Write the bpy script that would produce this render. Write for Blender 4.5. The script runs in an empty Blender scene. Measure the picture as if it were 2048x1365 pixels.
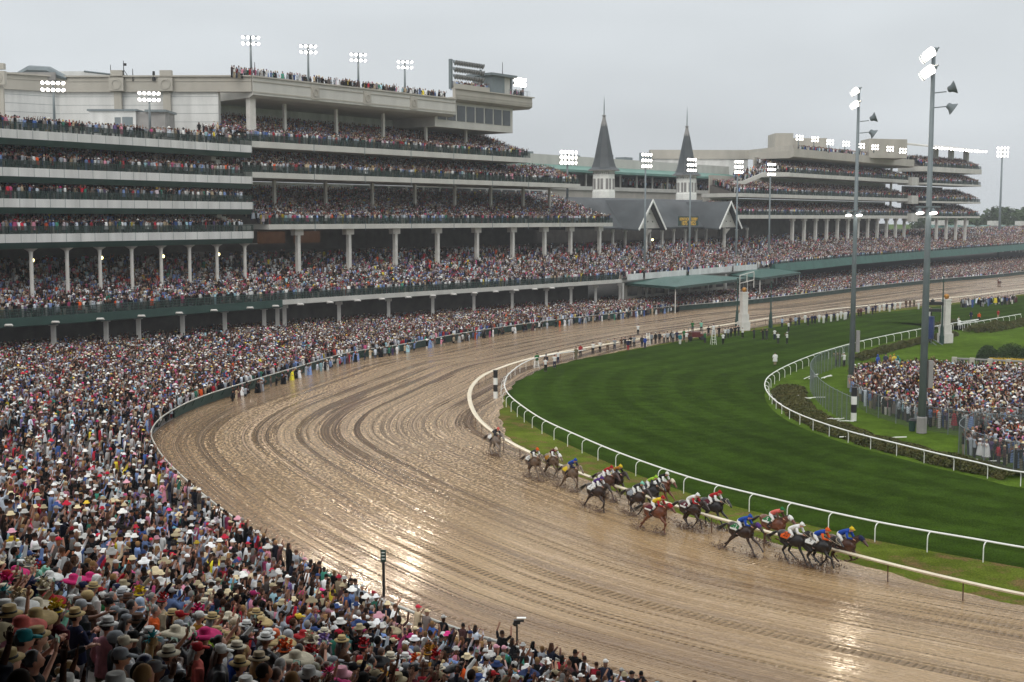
import bpy, bmesh, math, random
import numpy as np
from mathutils import Vector, Matrix

# ---------------------------------------------------------------- camera, sky, sun, exposure
S = bpy.context.scene
C = S.collection
H = 19.5
F_PX = 2500.0
CX, CY, HY = 1024.0, 682.5, 437.0
PITCH = math.atan((CY - HY) / F_PX)
cam_d = bpy.data.cameras.new('camera')
cam = bpy.data.objects.new('camera', cam_d)
C.objects.link(cam)
cam_d.sensor_width = 36.0
cam_d.lens = F_PX / 2048.0 * 36.0
cam_d.clip_start = 0.5
cam_d.clip_end = 6000
cam.location = (0, 0, H)
cam.rotation_euler = (math.pi / 2 - PITCH, 0, 0)
S.camera = cam

W = bpy.data.worlds.new("World")
S.world = W
W.use_nodes = True
wt = W.node_tree
wt.nodes.clear()
def wn(t, **k):
    n = wt.nodes.new(t)
    for a, b in k.items(): setattr(n, a, b)
    return n
wo = wn('ShaderNodeOutputWorld'); wb = wn('ShaderNodeBackground')
sky = wn('ShaderNodeTexSky', sky_type='NISHITA', sun_disc=False, sun_elevation=math.radians(38), sun_rotation=math.radians(200))
sky.air_density = 1.0; sky.dust_density = 4.0
hs = wn('ShaderNodeHueSaturation'); hs.inputs['Saturation'].default_value = 0.25; hs.inputs['Value'].default_value = 0.10
wt.links.new(sky.outputs[0], hs.inputs['Color'])
tc = wn('ShaderNodeTexCoord'); sx = wn('ShaderNodeSeparateXYZ')
wt.links.new(tc.outputs['Generated'], sx.inputs[0])
cr = wn('ShaderNodeValToRGB')
e = cr.color_ramp.elements
e[0].position = 0.0; e[0].color = (0.66, 0.70, 0.73, 1)
e[1].position = 1.0; e[1].color = (1.7, 1.74, 1.78, 1)
m_ = e.new(0.18); m_.color = (0.70, 0.745, 0.775, 1)
m_ = e.new(0.45); m_.color = (1.05, 1.08, 1.10, 1)
wt.links.new(sx.outputs['Z'], cr.inputs[0])
nz = wn('ShaderNodeTexNoise'); nz.inputs['Scale'].default_value = 2.2; nz.inputs['Detail'].default_value = 3
mp = wn('ShaderNodeMapping'); mp.inputs['Scale'].default_value = (1, 1, 3.5)
wt.links.new(tc.outputs['Generated'], mp.inputs[0]); wt.links.new(mp.outputs[0], nz.inputs['Vector'])
nr = wn('ShaderNodeMapRange'); nr.inputs['To Min'].default_value = 0.84; nr.inputs['To Max'].default_value = 1.12
nr.inputs['From Min'].default_value = 0.3; nr.inputs['From Max'].default_value = 0.7
wt.links.new(nz.outputs[0], nr.inputs[0])
mul = wn('ShaderNodeVectorMath', operation='MULTIPLY'); wt.links.new(cr.outputs[0], mul.inputs[0])
wt.links.new(nr.outputs[0], mul.inputs[1])
mx = wn('ShaderNodeMix', data_type='RGBA'); mx.inputs[0].default_value = 0.88
wt.links.new(hs.outputs[0], mx.inputs[6]); wt.links.new(mul.outputs[0], mx.inputs[7])
wt.links.new(mx.outputs[2], wb.inputs[0]); wb.inputs[1].default_value = 1.05
wt.links.new(wb.outputs[0], wo.inputs[0])

sl = bpy.data.lights.new('sun', 'SUN'); so = bpy.data.objects.new('sun', sl); C.objects.link(so)
sl.energy = 0.9; sl.angle = math.radians(24); sl.color = (1.0, 0.95, 0.88)
so.rotation_euler = (math.radians(52), 0, math.radians(-20))
S.view_settings.view_transform = 'Standard'; S.view_settings.look = 'None'
S.view_settings.exposure = 0.0; S.view_settings.gamma = 1.0
S.render.engine = 'CYCLES'
S.cycles.max_bounces = 6; S.cycles.diffuse_bounces = 3; S.cycles.glossy_bounces = 3
S.cycles.transparent_max_bounces = 12; S.cycles.volume_bounces = 0

# ---------------------------------------------------------------- geometry helpers
R = random.Random(7)
NR = np.random.RandomState(11)
def ray(px, py):
    x = (px - CX) / F_PX; y = -(py - CY) / F_PX
    return Vector((x, math.cos(PITCH) + y * math.sin(PITCH), -math.sin(PITCH) + y * math.cos(PITCH)))
def G(px, py, z=0.0):
    "the point at height z seen at a photo pixel"
    d = ray(px, py); s = (z - H) / d.z
    return Vector((d.x * s, d.y * s, z))
def AT(px, py, Y):
    d = ray(px, py); s = Y / d.y
    return Vector((d.x * s, Y, H + d.z * s))
def proj(p):
    dy = p[1] * math.cos(PITCH) - (p[2] - H) * math.sin(PITCH)
    dz = p[1] * math.sin(PITCH) + (p[2] - H) * math.cos(PITCH)
    return CX + F_PX * p[0] / dy, CY - F_PX * dz / dy, dy

class MB:
    def __init__(s): s.v = []; s.f = []; s.m = []; s.mi = 0
    def add(s, vs, fs):
        o = len(s.v); s.v += [tuple(v) for v in vs]; s.f += [tuple(i + o for i in f) for f in fs]; s.m += [s.mi] * len(fs)
        return s
    def box(s, c, size, rz=0.0, M=None):
        hx, hy, hz = size[0] / 2, size[1] / 2, size[2] / 2
        vs = [Vector((a * hx, b * hy, d * hz)) for d in (-1, 1) for b in (-1, 1) for a in (-1, 1)]
        if M is None: M = Matrix.Rotation(rz, 3, 'Z')
        vs = [M @ v + Vector(c) for v in vs]
        return s.add(vs, [(0, 2, 3, 1), (4, 5, 7, 6), (0, 1, 5, 4), (2, 6, 7, 3), (0, 4, 6, 2), (1, 3, 7, 5)])
    def quad(s, a, b, c, d): return s.add([a, b, c, d], [(0, 1, 2, 3)])
    def tube(s, pts, rs, n=8, caps=True, flat=None):
        pts = [Vector(p) for p in pts]
        if not hasattr(rs, '__len__'): rs = [rs] * len(pts)
        vs = []; fs = []
        prev = None
        for i, p in enumerate(pts):
            t = (pts[min(i + 1, len(pts) - 1)] - pts[max(i - 1, 0)])
            if t.length < 1e-9: t = Vector((0, 0, 1))
            t.normalize()
            if prev is None:
                a = Vector((0, 0, 1)) if abs(t.z) < .9 else Vector((1, 0, 0))
                x = a.cross(t).normalized()
            else:
                x = (prev - t * prev.dot(t)).normalized()
            prev = x; y = t.cross(x)
            r = rs[i]
            ra, rb = (r if hasattr(r, '__len__') else (r, r))
            for k in range(n):
                an = 2 * math.pi * k / n
                vs.append(p + x * (ra * math.cos(an)) + y * (rb * math.sin(an)))
        for i in range(len(pts) - 1):
            for k in range(n):
                a = i * n + k; b = i * n + (k + 1) % n
                fs.append((a, b, b + n, a + n))
        if caps:
            fs.append(tuple(range(n - 1, -1, -1))); fs.append(tuple(range((len(pts) - 1) * n, len(pts) * n)))
        return s.add(vs, fs)
    def lathe(s, prof, c=(0, 0, 0), n=12, rot=0.0):
        vs = []; fs = []
        for r, z in prof:
            for k in range(n):
                a = 2 * math.pi * k / n + rot
                vs.append((c[0] + r * math.cos(a), c[1] + r * math.sin(a), c[2] + z))
        for i in range(len(prof) - 1):
            for k in range(n):
                a = i * n + k; b = i * n + (k + 1) % n
                fs.append((a, b, b + n, a + n))
        fs.append(tuple(range(n - 1, -1, -1))); fs.append(tuple(range((len(prof) - 1) * n, len(prof) * n)))
        return s.add(vs, fs)
    def ball(s, c, r, nu=8, nv=6, sc=(1, 1, 1)):
        vs = [(c[0], c[1], c[2] - r * sc[2])]; fs = []
        for j in range(1, nv):
            ph = -math.pi / 2 + math.pi * j / nv
            for k in range(nu):
                a = 2 * math.pi * k / nu
                vs.append((c[0] + r * sc[0] * math.cos(ph) * math.cos(a), c[1] + r * sc[1] * math.cos(ph) * math.sin(a), c[2] + r * sc[2] * math.sin(ph)))
        vs.append((c[0], c[1], c[2] + r * sc[2])); L = len(vs) - 1
        for k in range(nu): fs.append((0, 1 + (k + 1) % nu, 1 + k))
        for j in range(nv - 2):
            for k in range(nu):
                a = 1 + j * nu + k; b = 1 + j * nu + (k + 1) % nu
                fs.append((a, b, b + nu, a + nu))
        for k in range(nu): fs.append((L, 1 + (nv - 2) * nu + k, 1 + (nv - 2) * nu + (k + 1) % nu))
        return s.add(vs, fs)
    def prism(s, poly, z0, z1):
        n = len(poly)
        vs = [(p[0], p[1], z0) for p in poly] + [(p[0], p[1], z1) for p in poly]
        fs = [tuple(range(n - 1, -1, -1)), tuple(range(n, 2 * n))] + [(i, (i + 1) % n, n + (i + 1) % n, n + i) for i in range(n)]
        return s.add(vs, fs)
    def mesh(s, name, mats, smooth=False):
        me = bpy.data.meshes.new(name)
        me.from_pydata(s.v, [], s.f)
        if not isinstance(mats, (list, tuple)): mats = [mats]
        for m in mats: me.materials.append(m)
        if len(mats) > 1: me.polygons.foreach_set('material_index', s.m)
        bm = bmesh.new(); bm.from_mesh(me); bmesh.ops.recalc_face_normals(bm, faces=bm.faces); bm.to_mesh(me); bm.free()
        if smooth: me.shade_smooth() if hasattr(me, 'shade_smooth') else None
        me.update()
        return me
    def build(s, name, mats, parent=None, smooth=False, loc=None):
        o = bpy.data.objects.new(name, s.mesh(name, mats, smooth)); C.objects.link(o)
        if parent is not None: o.parent = parent
        if loc is not None: o.location = loc
        return o

def tag(o, label=None, cat=None, group=None, kind=None):
    if label: o['label'] = label
    if cat: o['category'] = cat
    if group: o['group'] = group
    if kind: o['kind'] = kind
    return o
def thing(name, label, cat, loc=(0, 0, 0), rz=0.0, group=None):
    o = bpy.data.objects.new(name, None); C.objects.link(o); o.empty_display_size = .2
    o.location = loc; o.rotation_euler = (0, 0, rz)
    return tag(o, label, cat, group)

# ---------------------------------------------------------------- materials
MATS = {}
def mat(name, col, rough=0.8, var=0.15, scale=1.0, bump=0.0, metal=0.0, spec=0.5, emit=None, streak=0.0, attr=None):
    if name in MATS: return MATS[name]
    m = bpy.data.materials.new(name); m.use_nodes = True; MATS[name] = m
    nt = m.node_tree; N = nt.nodes; L = nt.links
    b = N['Principled BSDF']
    b.inputs['Roughness'].default_value = rough; b.inputs['Metallic'].default_value = metal
    b.inputs['Specular IOR Level'].default_value = spec
    t = N.new('ShaderNodeTexCoord'); n = N.new('ShaderNodeTexNoise')
    n.inputs['Scale'].default_value = scale; n.inputs['Detail'].default_value = 5
    vec = t.outputs['Object']
    if streak:
        mp = N.new('ShaderNodeMapping'); mp.inputs['Scale'].default_value = (1, 1, streak)
        L.new(vec, mp.inputs[0]); vec = mp.outputs[0]
    L.new(vec, n.inputs['Vector'])
    r = N.new('ShaderNodeMapRange'); r.inputs['From Min'].default_value = .3; r.inputs['From Max'].default_value = .7
    r.inputs['To Min'].default_value = 1 - var; r.inputs['To Max'].default_value = 1 + var
    L.new(n.outputs[0], r.inputs[0])
    v = N.new('ShaderNodeVectorMath'); v.operation = 'SCALE'
    if attr:
        a = N.new('ShaderNodeAttribute'); a.attribute_name = attr; L.new(a.outputs['Color'], v.inputs[0])
    else:
        v.inputs[0].default_value = col[:3]
    L.new(r.outputs[0], v.inputs['Scale']); L.new(v.outputs[0], b.inputs['Base Color'])
    if bump:
        bp = N.new('ShaderNodeBump'); bp.inputs['Strength'].default_value = bump; bp.inputs['Distance'].default_value = .05
        L.new(n.outputs[0], bp.inputs['Height']); L.new(bp.outputs[0], b.inputs['Normal'])
    if emit:
        b.inputs['Emission Color'].default_value = (*emit[:3], 1); b.inputs['Emission Strength'].default_value = emit[3]
    return m

M_WHITE = mat('white_painted_panel', (.60, .60, .58), .6, .16, .6, streak=.15)
M_BEIGE = mat('beige_precast_concrete', (.40, .375, .325), .85, .10, .4, bump=.1, streak=.3)
M_CREAM = mat('cream_fascia', (.50, .49, .45), .7, .10, .5, streak=.25)
M_CONC = mat('grey_concrete', (.26, .25, .24), .9, .2, .5)
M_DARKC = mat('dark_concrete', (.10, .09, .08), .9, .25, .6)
M_GREEN = mat('dark_green_steel', (.012, .045, .035), .55, .2, .5)
M_TENT = mat('green_canopy_cloth', (.035, .11, .09), .35, .2, .5)
M_SLATE = mat('grey_slate_roof', (.048, .056, .060), .5, .25, .35, bump=.1)
M_COL = mat('white_column_paint', (.60, .58, .54), .6, .12, 1.0)
M_DGREY = mat('galvanised_steel', (.15, .18, .19), .5, .12, .8)
M_BLACK = mat('black_paint', (.015, .015, .016), .5, .2, 1)
M_PURE = mat('bright_white_rail', (.80, .80, .76), .4, .06, 2)
M_RAILC = mat('cream_plastic_rail', (.66, .58, .43), .4, .12, 2)
M_GLASS = mat('dark_window_glass', (.05, .06, .065), .12, .2, .3)
M_WARM = mat('warm_lamp_glass', (.8, .7, .4), .4, 0, 1, emit=(1.0, .85, .35, 6))
M_FLOOD = mat('lit_floodlight_glass', (.9, .9, .9), .4, 0, 1, emit=(1.0, .94, .85, 9))
M_RAILMESH = None
M_BRICK = mat('reddish_mud_post', (.10, .045, .025), .7, .2, 2)
# ---------------------------------------------------------------- curves of the track, traced on the ground
def crom(P, n=14):
    P = [np.array(p[:2], float) for p in P]; Q = [2 * P[0] - P[1]] + P + [2 * P[-1] - P[-2]]; out = []
    for i in range(1, len(Q) - 2):
        for k in range(n):
            t = k / n
            out.append(.5 * ((2 * Q[i]) + (-Q[i - 1] + Q[i + 1]) * t + (2 * Q[i - 1] - 5 * Q[i] + 4 * Q[i + 1] - Q[i + 2]) * t * t + (-Q[i - 1] + 3 * Q[i] - 3 * Q[i + 1] + Q[i + 2]) * t ** 3))
    out.append(P[-1]); return np.array(out)
class Curve:
    def __init__(s, P, n=14, smooth=6):
        p = crom(P, n)
        s.p = p; s._len()
        # even resample + smoothing
        L = s.L; k = max(40, int(L / 1.0)); q = s.at(np.linspace(0, L, k))
        for _ in range(smooth):
            q[1:-1] = .25 * q[:-2] + .5 * q[1:-1] + .25 * q[2:]
        s.p = q; s._len()
    def _len(s):
        d = np.hypot(*(s.p[1:] - s.p[:-1]).T); s.s = np.concatenate([[0], np.cumsum(d)]); s.L = s.s[-1]
    def at(s, t):
        t = np.asarray(t, float)
        return np.stack([np.interp(t, s.s, s.p[:, 0]), np.interp(t, s.s, s.p[:, 1])], -1)
    def tan(s, t):
        d = s.at(np.clip(np.asarray(t) + .6, 0, s.L)) - s.at(np.clip(np.asarray(t) - .6, 0, s.L))
        return d / np.maximum(1e-9, np.linalg.norm(d, axis=-1, keepdims=True))
    def near(s, q):
        "distance and arc position of nearest point, q (N,2)"
        q = np.atleast_2d(q); D = np.full(len(q), 1e9); T = np.zeros(len(q))
        pts = s.p
        for i in range(0, len(pts)):
            d = np.hypot(q[:, 0] - pts[i, 0], q[:, 1] - pts[i, 1]); m = d < D
            D[m] = d[m]; T[m] = s.s[i]
        return D, T
def gp(L, z=1.1): return [tuple(G(x, y, z)[:2]) for x, y in L]
# every curve runs from the near end (right of the camera) round the turn to the far straight
OUT = Curve([(95, 24), (70, 25), (45, 28.5), (22, 37), (8, 46)] + gp([(930,1265),(840,1230),(760,1200),(640,1140),(560,1095),(480,1045),(400,985),(335,925),(310,890),(302,862),(330,830),(400,795),(500,763),(600,733),(700,705),(800,690),(900,671),(1000,655),(1109,640),(1219,628),(1323,615),(1476,602),(1600,589),(1771,569),(1906,556),(2048,543)]) + [(330, 640)])
INN = Curve([(95, 33), (70, 36), (45, 43.5)] + gp([(2047,1188),(1950,1166),(1860,1147),(1781,1128),(1712,1109),(1623,1087),(1533,1062),(1432,1035),(1334,1006),(1240,974),(1188,957),(1139,938),(1099,922),(1062,906),(1020,885),(982,861),(954,836),(940,810),(937,787),(945,768),(965,750),(1000,735),(1040,722),(1095,709),(1190,692),(1360,664),(1500,642),(1668,618),(1850,600),(2048,578)]) + [(330, 560)])
TOUT = Curve([(95, 42), (70, 46), (48, 54)] + gp([(2045,1097),(2000,1088),(1900,1072),(1800,1055),(1700,1035),(1600,1012),(1500,988),(1400,963),(1300,930),(1220,900),(1150,870),(1085,840),(1040,810),(1017,790),(1009,770),(1022,745),(1075,716)]) + gp([(1190,698),(1360,670),(1500,650),(1668,625),(1850,606),(2048,583)]) + [(332, 552)])
TIN = Curve([(95, 66), (60, 76)] + gp([(2048,947),(2000,935),(1900,915),(1800,890),(1700,865),(1610,835),(1560,810),(1534,785),(1530,765),(1545,748),(1590,725),(1650,703),(1740,679),(1850,657),(1960,639),(2035,630)]) + [(330, 520)])

def strip(name, ca, cb, ta, tb, n, z, m, nv=12, za=None):
    "sheet between two curves; UV in metres (u along, v across)"
    q_ = ca.at(np.linspace(*ta, n)); T_ = np.maximum.accumulate(cb.near(q_)[1]); T_ = np.convolve(np.pad(T_, 10, 'edge'), np.ones(21) / 21, 'valid'); T_[-1] = cb.L
    A = q_; B = cb.at(T_)
    mid = (A + B) / 2; u = np.concatenate([[0], np.cumsum(np.hypot(*(mid[1:] - mid[:-1]).T))])
    vs = []; uv = []
    for i in range(n):
        w = np.hypot(*(B[i] - A[i]))
        for j in range(nv + 1):
            f = j / nv; p = A[i] * (1 - f) + B[i] * f
            vs.append((p[0], p[1], z)); uv.append((u[i], f * w))
    fs = [(i * (nv + 1) + j, i * (nv + 1) + j + 1, (i + 1) * (nv + 1) + j + 1, (i + 1) * (nv + 1) + j) for i in range(n - 1) for j in range(nv)]
    me = bpy.data.meshes.new(name); me.from_pydata(vs, [], fs); me.materials.append(m)
    l = me.uv_layers.new(name='uv')
    idx = np.zeros(len(me.loops), int); me.loops.foreach_get('vertex_index', idx)
    l.data.foreach_set('uv', np.array(uv)[idx].ravel())
    bm = bmesh.new(); bm.from_mesh(me); bmesh.ops.recalc_face_normals(bm, faces=bm.faces)
    if bm.faces[0].normal.z < 0: bmesh.ops.reverse_faces(bm, faces=bm.faces)
    bm.to_mesh(me); bm.free()
    o = bpy.data.objects.new(name, me); C.objects.link(o); return o

def nodes_mat(name):
    m = bpy.data.materials.new(name); m.use_nodes = True; nt = m.node_tree
    def N(t, **k):
        n = nt.nodes.new(t)
        for a, b in k.items():
            if a in n.inputs.keys() and not hasattr(n, a): n.inputs[a].default_value = b
            else: setattr(n, a, b)
        return n
    return m, nt, N, nt.links.new, nt.nodes['Principled BSDF']
def noise(N, L, vec, scale, detail=4, rough=.55):
    n = N('ShaderNodeTexNoise'); n.inputs['Scale'].default_value = scale; n.inputs['Detail'].default_value = detail; n.inputs['Roughness'].default_value = rough
    L(vec, n.inputs['Vector']); return n.outputs[0]
def ramp(N, L, f, stops):
    r = N('ShaderNodeValToRGB'); e = r.color_ramp.elements
    while len(e) < len(stops): e.new(.5)
    for i, (p, c) in enumerate(stops):
        e[i].position = p; e[i].color = (*c, 1) if hasattr(c, '__len__') else (c, c, c, 1)
    L(f, r.inputs[0]); return r.outputs[0]
def mapv(N, L, vec, s, loc=(0, 0, 0)):
    m = N('ShaderNodeMapping'); m.inputs['Scale'].default_value = s; m.inputs['Location'].default_value = loc; L(vec, m.inputs[0]); return m.outputs[0]
def math_(N, L, op, a, b, c=None):
    m = N('ShaderNodeMath', operation=op)
    for i, x in enumerate((a, b, c)):
        if x is None: continue
        if isinstance(x, (int, float)): m.inputs[i].default_value = x
        else: L(x, m.inputs[i])
    return m.outputs[0]

# wet racing dirt
m, nt, N, L, B = nodes_mat('wet_racing_dirt')
t = N('ShaderNodeUVMap'); t.uv_map = 'uv'; UV = t.outputs[0]
sep = N('ShaderNodeSeparateXYZ'); L(UV, sep.inputs[0]); vpos = sep.outputs['Y']
wob = noise(N, L, mapv(N, L, UV, (.03, .05, 1)), 1.0, 3, .5)
clod = noise(N, L, mapv(N, L, UV, (1.0, 1.4, 1)), 3.0, 4, .60)
fine = noise(N, L, mapv(N, L, UV, (1.0, 1.3, 1)), 5.0, 4, .7)
rut = noise(N, L, mapv(N, L, UV, (.0035, .50, 1)), 1.3, 4, .62)
rutf = noise(N, L, mapv(N, L, UV, (.008, 2.4, 1)), 1.4, 4, .65)
big = noise(N, L, mapv(N, L, UV, (.018, .07, 1)), 1.0, 3, .5)
patch = noise(N, L, mapv(N, L, UV, (.03, .22, 1)), 1.6, 5, .6)
# cloddy on the outside of the turn, smooth and puddled along the inner rail
outer = math_(N, L, 'ADD', math_(N, L, 'MULTIPLY', vpos, 1 / 28.0), math_(N, L, 'MULTIPLY_ADD', big, .7, -.35))
obj_ = N('ShaderNodeTexCoord').outputs['Object']; so_ = N('ShaderNodeSeparateXYZ'); L(obj_, so_.inputs[0])
farf = N('ShaderNodeMapRange'); farf.interpolation_type = 'SMOOTHSTEP'; farf.inputs['From Min'].default_value = 72; farf.inputs['From Max'].default_value = 122; farf.inputs['To Min'].default_value = .07; farf.inputs['To Max'].default_value = 1
L(math_(N, L, 'ADD', so_.outputs['Y'], math_(N, L, 'MULTIPLY', so_.outputs['X'], -.7)), farf.inputs[0])
cl_amt = math_(N, L, 'MULTIPLY', ramp(N, L, outer, [(.06, .25), (.30, .75), (.60, 1.0)]), farf.outputs[0])
tread = N('ShaderNodeTexWave', wave_type='BANDS', bands_direction='X'); tread.inputs['Scale'].default_value = .9; tread.inputs['Distortion'].default_value = 2.5; tread.inputs['Detail'].default_value = 2
L(UV, tread.inputs['Vector'])
tgate = ramp(N, L, noise(N, L, mapv(N, L, UV, (.03, .02, 1), (2, 5, 0)), 1.5, 2, .5), [(.42, .1), (.56, 1)])
tline = ramp(N, L, noise(N, L, mapv(N, L, UV, (.006, .9, 1), (3, 7, 0)), 1.6, 2, .5), [(.555, 0), (.575, 1), (.60, 1), (.62, 0)])
slick = ramp(N, L, math_(N, L, 'ADD', math_(N, L, 'MULTIPLY', rut, .75), math_(N, L, 'MULTIPLY', patch, .25)), [(.455, 1), (.487, 0)])     # wet smooth ruts
chop = ramp(N, L, clod, [(.46, 0), (.50, .4), (.545, 1)])
def lines(loc, sc, stops, u=.005):
    return ramp(N, L, noise(N, L, mapv(N, L, UV, (u, sc, 1), loc), 1.6, 2, .45), stops)
ridge = math_(N, L, 'MAXIMUM', lines((1, 4, 0), 1.2, [(.50, 0), (.507, 1), (.525, 1), (.532, 0)]), lines((9, 2, 0), 2.0, [(.44, 0), (.448, 1), (.47, 1), (.478, 0)], .007))
dline = math_(N, L, 'MAXIMUM', lines((1, 4, 0), 1.2, [(.536, 0), (.543, 1), (.56, 1), (.567, 0)]), lines((5, 8, 0), 1.7, [(.50, 0), (.508, 1), (.528, 1), (.536, 0)], .006))
h = math_(N, L, 'MULTIPLY', math_(N, L, 'MULTIPLY', chop, cl_amt), .22)
h = math_(N, L, 'ADD', h, math_(N, L, 'MULTIPLY', math_(N, L, 'MULTIPLY', rut, .5), math_(N, L, 'ADD', cl_amt, .06)))
h = math_(N, L, 'ADD', h, math_(N, L, 'MULTIPLY', math_(N, L, 'MULTIPLY', rutf, cl_amt), .09))
h = math_(N, L, 'ADD', h, math_(N, L, 'MULTIPLY', fine, math_(N, L, 'MULTIPLY_ADD', cl_amt, .03, .0035)))
h = math_(N, L, 'SUBTRACT', h, math_(N, L, 'MULTIPLY', math_(N, L, 'MULTIPLY', math_(N, L, 'MULTIPLY', tline, tgate), tread.outputs[1]), .11))
h = math_(N, L, 'ADD', h, math_(N, L, 'MULTIPLY', math_(N, L, 'MULTIPLY', math_(N, L, 'SUBTRACT', ridge, dline), math_(N, L, 'ADD', cl_amt, .1)), .07))
bp = N('ShaderNodeBump'); bp.inputs['Strength'].default_value = .8; bp.inputs['Distance'].default_value = 1.0
L(h, bp.inputs['Height']); L(bp.outputs[0], B.inputs['Normal'])
def mixn(f, a, b):
    x = N('ShaderNodeMix', data_type='RGBA')
    if isinstance(f, (int, float)): x.inputs[0].default_value = f
    else: L(f, x.inputs[0])
    for k, c in ((6, a), (7, b)):
        if isinstance(c, tuple): x.inputs[k].default_value = (*c, 1)
        else: L(c, x.inputs[k])
    return x.outputs[2]
base = ramp(N, L, rut, [(.34, (.18, .100, .036)), (.46, (.28, .17, .070)), (.56, (.38, .245, .112)), (.68, (.24, .14, .057))])
clc = ramp(N, L, chop, [(.0, (.085, .045, .019)), (.45, (.34, .205, .095)), (1.0, (.86, .63, .39))])  # palest stop paints the wet highlights of the clods into their colour
sm = math_(N, L, 'SUBTRACT', 1.0, cl_amt)
base = mixn(math_(N, L, 'MULTIPLY', sm, .75), base, ramp(N, L, patch, [(.36, (.19, .106, .038)), (.48, (.31, .195, .083)), (.62, (.37, .245, .115))]))
inn = math_(N, L, 'MULTIPLY', ramp(N, L, math_(N, L, 'ADD', math_(N, L, 'MULTIPLY', vpos, 1 / 28.0), math_(N, L, 'MULTIPLY_ADD', patch, .5, -.25)), [(.10, .85), (.34, 0)]), sm)
base = mixn(inn, base, (.17, .088, .034))
c_ = mixn(math_(N, L, 'MULTIPLY', cl_amt, .9), base, clc)
c_ = mixn(math_(N, L, 'MULTIPLY', slick, math_(N, L, 'MULTIPLY_ADD', cl_amt, .6, .2)), c_, (.115, .062, .027))
c_ = mixn(math_(N, L, 'MULTIPLY', math_(N, L, 'MULTIPLY', tline, tgate), .45), c_, (.08, .043, .022))
c_ = mixn(math_(N, L, 'MULTIPLY', math_(N, L, 'MULTIPLY', dline, .7), math_(N, L, 'ADD', cl_amt, .15)), c_, (.08, .043, .022))
c_ = mixn(math_(N, L, 'MULTIPLY', math_(N, L, 'MULTIPLY', ridge, .75), math_(N, L, 'ADD', cl_amt, .1)), c_, (.60, .43, .30))
L(c_, B.inputs['Base Color'])
rg = N('ShaderNodeMix', data_type='FLOAT'); L(slick, rg.inputs[0]); L(math_(N, L, 'MULTIPLY_ADD', cl_amt, .22, .09), rg.inputs[2]); rg.inputs[3].default_value = .08
L(rg.outputs[0], B.inputs['Roughness']); B.inputs['Specular IOR Level'].default_value = .65; B.inputs['Specular Tint'].default_value = (1.0, .83, .62, 1)
M_DIRT = m

def grass_mat(name, a, b, c, s1=.6, brown=0.0, lines=False):  # lines: faint mowing bands along the course
    m, nt, N, L, B = nodes_mat(name)
    o = N('ShaderNodeTexCoord').outputs['Object']
    fine = noise(N, L, o, 9, 4, .7); mid = noise(N, L, o, s1, 5, .6); big = noise(N, L, o, .07, 4, .6)
    col = ramp(N, L, fine, [(.3, a), (.5, b), (.72, c)])
    mm = N('ShaderNodeMix', data_type='RGBA', blend_type='MULTIPLY'); mm.inputs[0].default_value = 1.0
    L(col, mm.inputs[6]); L(ramp(N, L, math_(N, L, 'ADD', math_(N, L, 'MULTIPLY', mid, .5), math_(N, L, 'MULTIPLY', big, .5)), [(.36, .62), (.5, .95), (.64, 1.35)]), mm.inputs[7])
    out = mm.outputs[2]
    if lines:
        uvn = N('ShaderNodeUVMap'); uvn.uv_map = 'uv'; w = N('ShaderNodeTexWave', wave_type='BANDS', bands_direction='Y'); w.inputs['Scale'].default_value = .075; w.inputs['Distortion'].default_value = .6
        L(uvn.outputs[0], w.inputs['Vector']); mb_ = N('ShaderNodeMix', data_type='RGBA', blend_type='MULTIPLY'); mb_.inputs[0].default_value = 1.0; L(out, mb_.inputs[6]); L(ramp(N, L, w.outputs[1], [(.3, .90), (.7, 1.12)]), mb_.inputs[7]); out = mb_.outputs[2]
    if brown:
        x = N('ShaderNodeMix', data_type='RGBA'); L(math_(N, L, 'MULTIPLY', ramp(N, L, noise(N, L, o, .45, 6, .75), [(.50, 0), (.60, 1)]), brown), x.inputs[0])
        L(out, x.inputs[6]); L(ramp(N, L, fine, [(.35, (.07, .05, .025)), (.6, (.20, .125, .06))]), x.inputs[7]); out = x.outputs[2]
    L(out, B.inputs['Base Color']); B.inputs['Roughness'].default_value = 1.0; B.inputs['Specular IOR Level'].default_value = 0
    bp = N('ShaderNodeBump'); bp.inputs['Strength'].default_value = .5; bp.inputs['Distance'].default_value = .08
    L(math_(N, L, 'ADD', fine, math_(N, L, 'MULTIPLY', mid, 2)), bp.inputs['Height']); L(bp.outputs[0], B.inputs['Normal'])
    return m
M_TURF = grass_mat('turf_course_grass', (.010, .023, .003), (.027, .052, .007), (.056, .086, .012), lines=True)
M_LAWN = grass_mat('infield_lawn_grass', (.036, .062, .007), (.065, .112, .013), (.12, .17, .026), brown=.0)
M_VERGE = grass_mat('rough_verge_grass', (.045, .060, .009), (.085, .115, .015), (.15, .17, .03), brown=.8)

# ground to the horizon
gm = MB(); n_ = 40
gm.quad((-3000, -800, -.05), (3000, -800, -.05), (3000, 4000, -.05), (-3000, 4000, -.05))
tag(gm.build('ground', M_LAWN), kind='structure')
tag(strip('verge_grass', INN, TOUT, (0, INN.L), (0, TOUT.L), 260, -.012, M_VERGE, 6), kind='structure')
tag(strip('turf_course', TOUT, TIN, (0, TOUT.L), (0, TIN.L), 260, -.02, M_TURF, 10), kind='structure')
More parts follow.
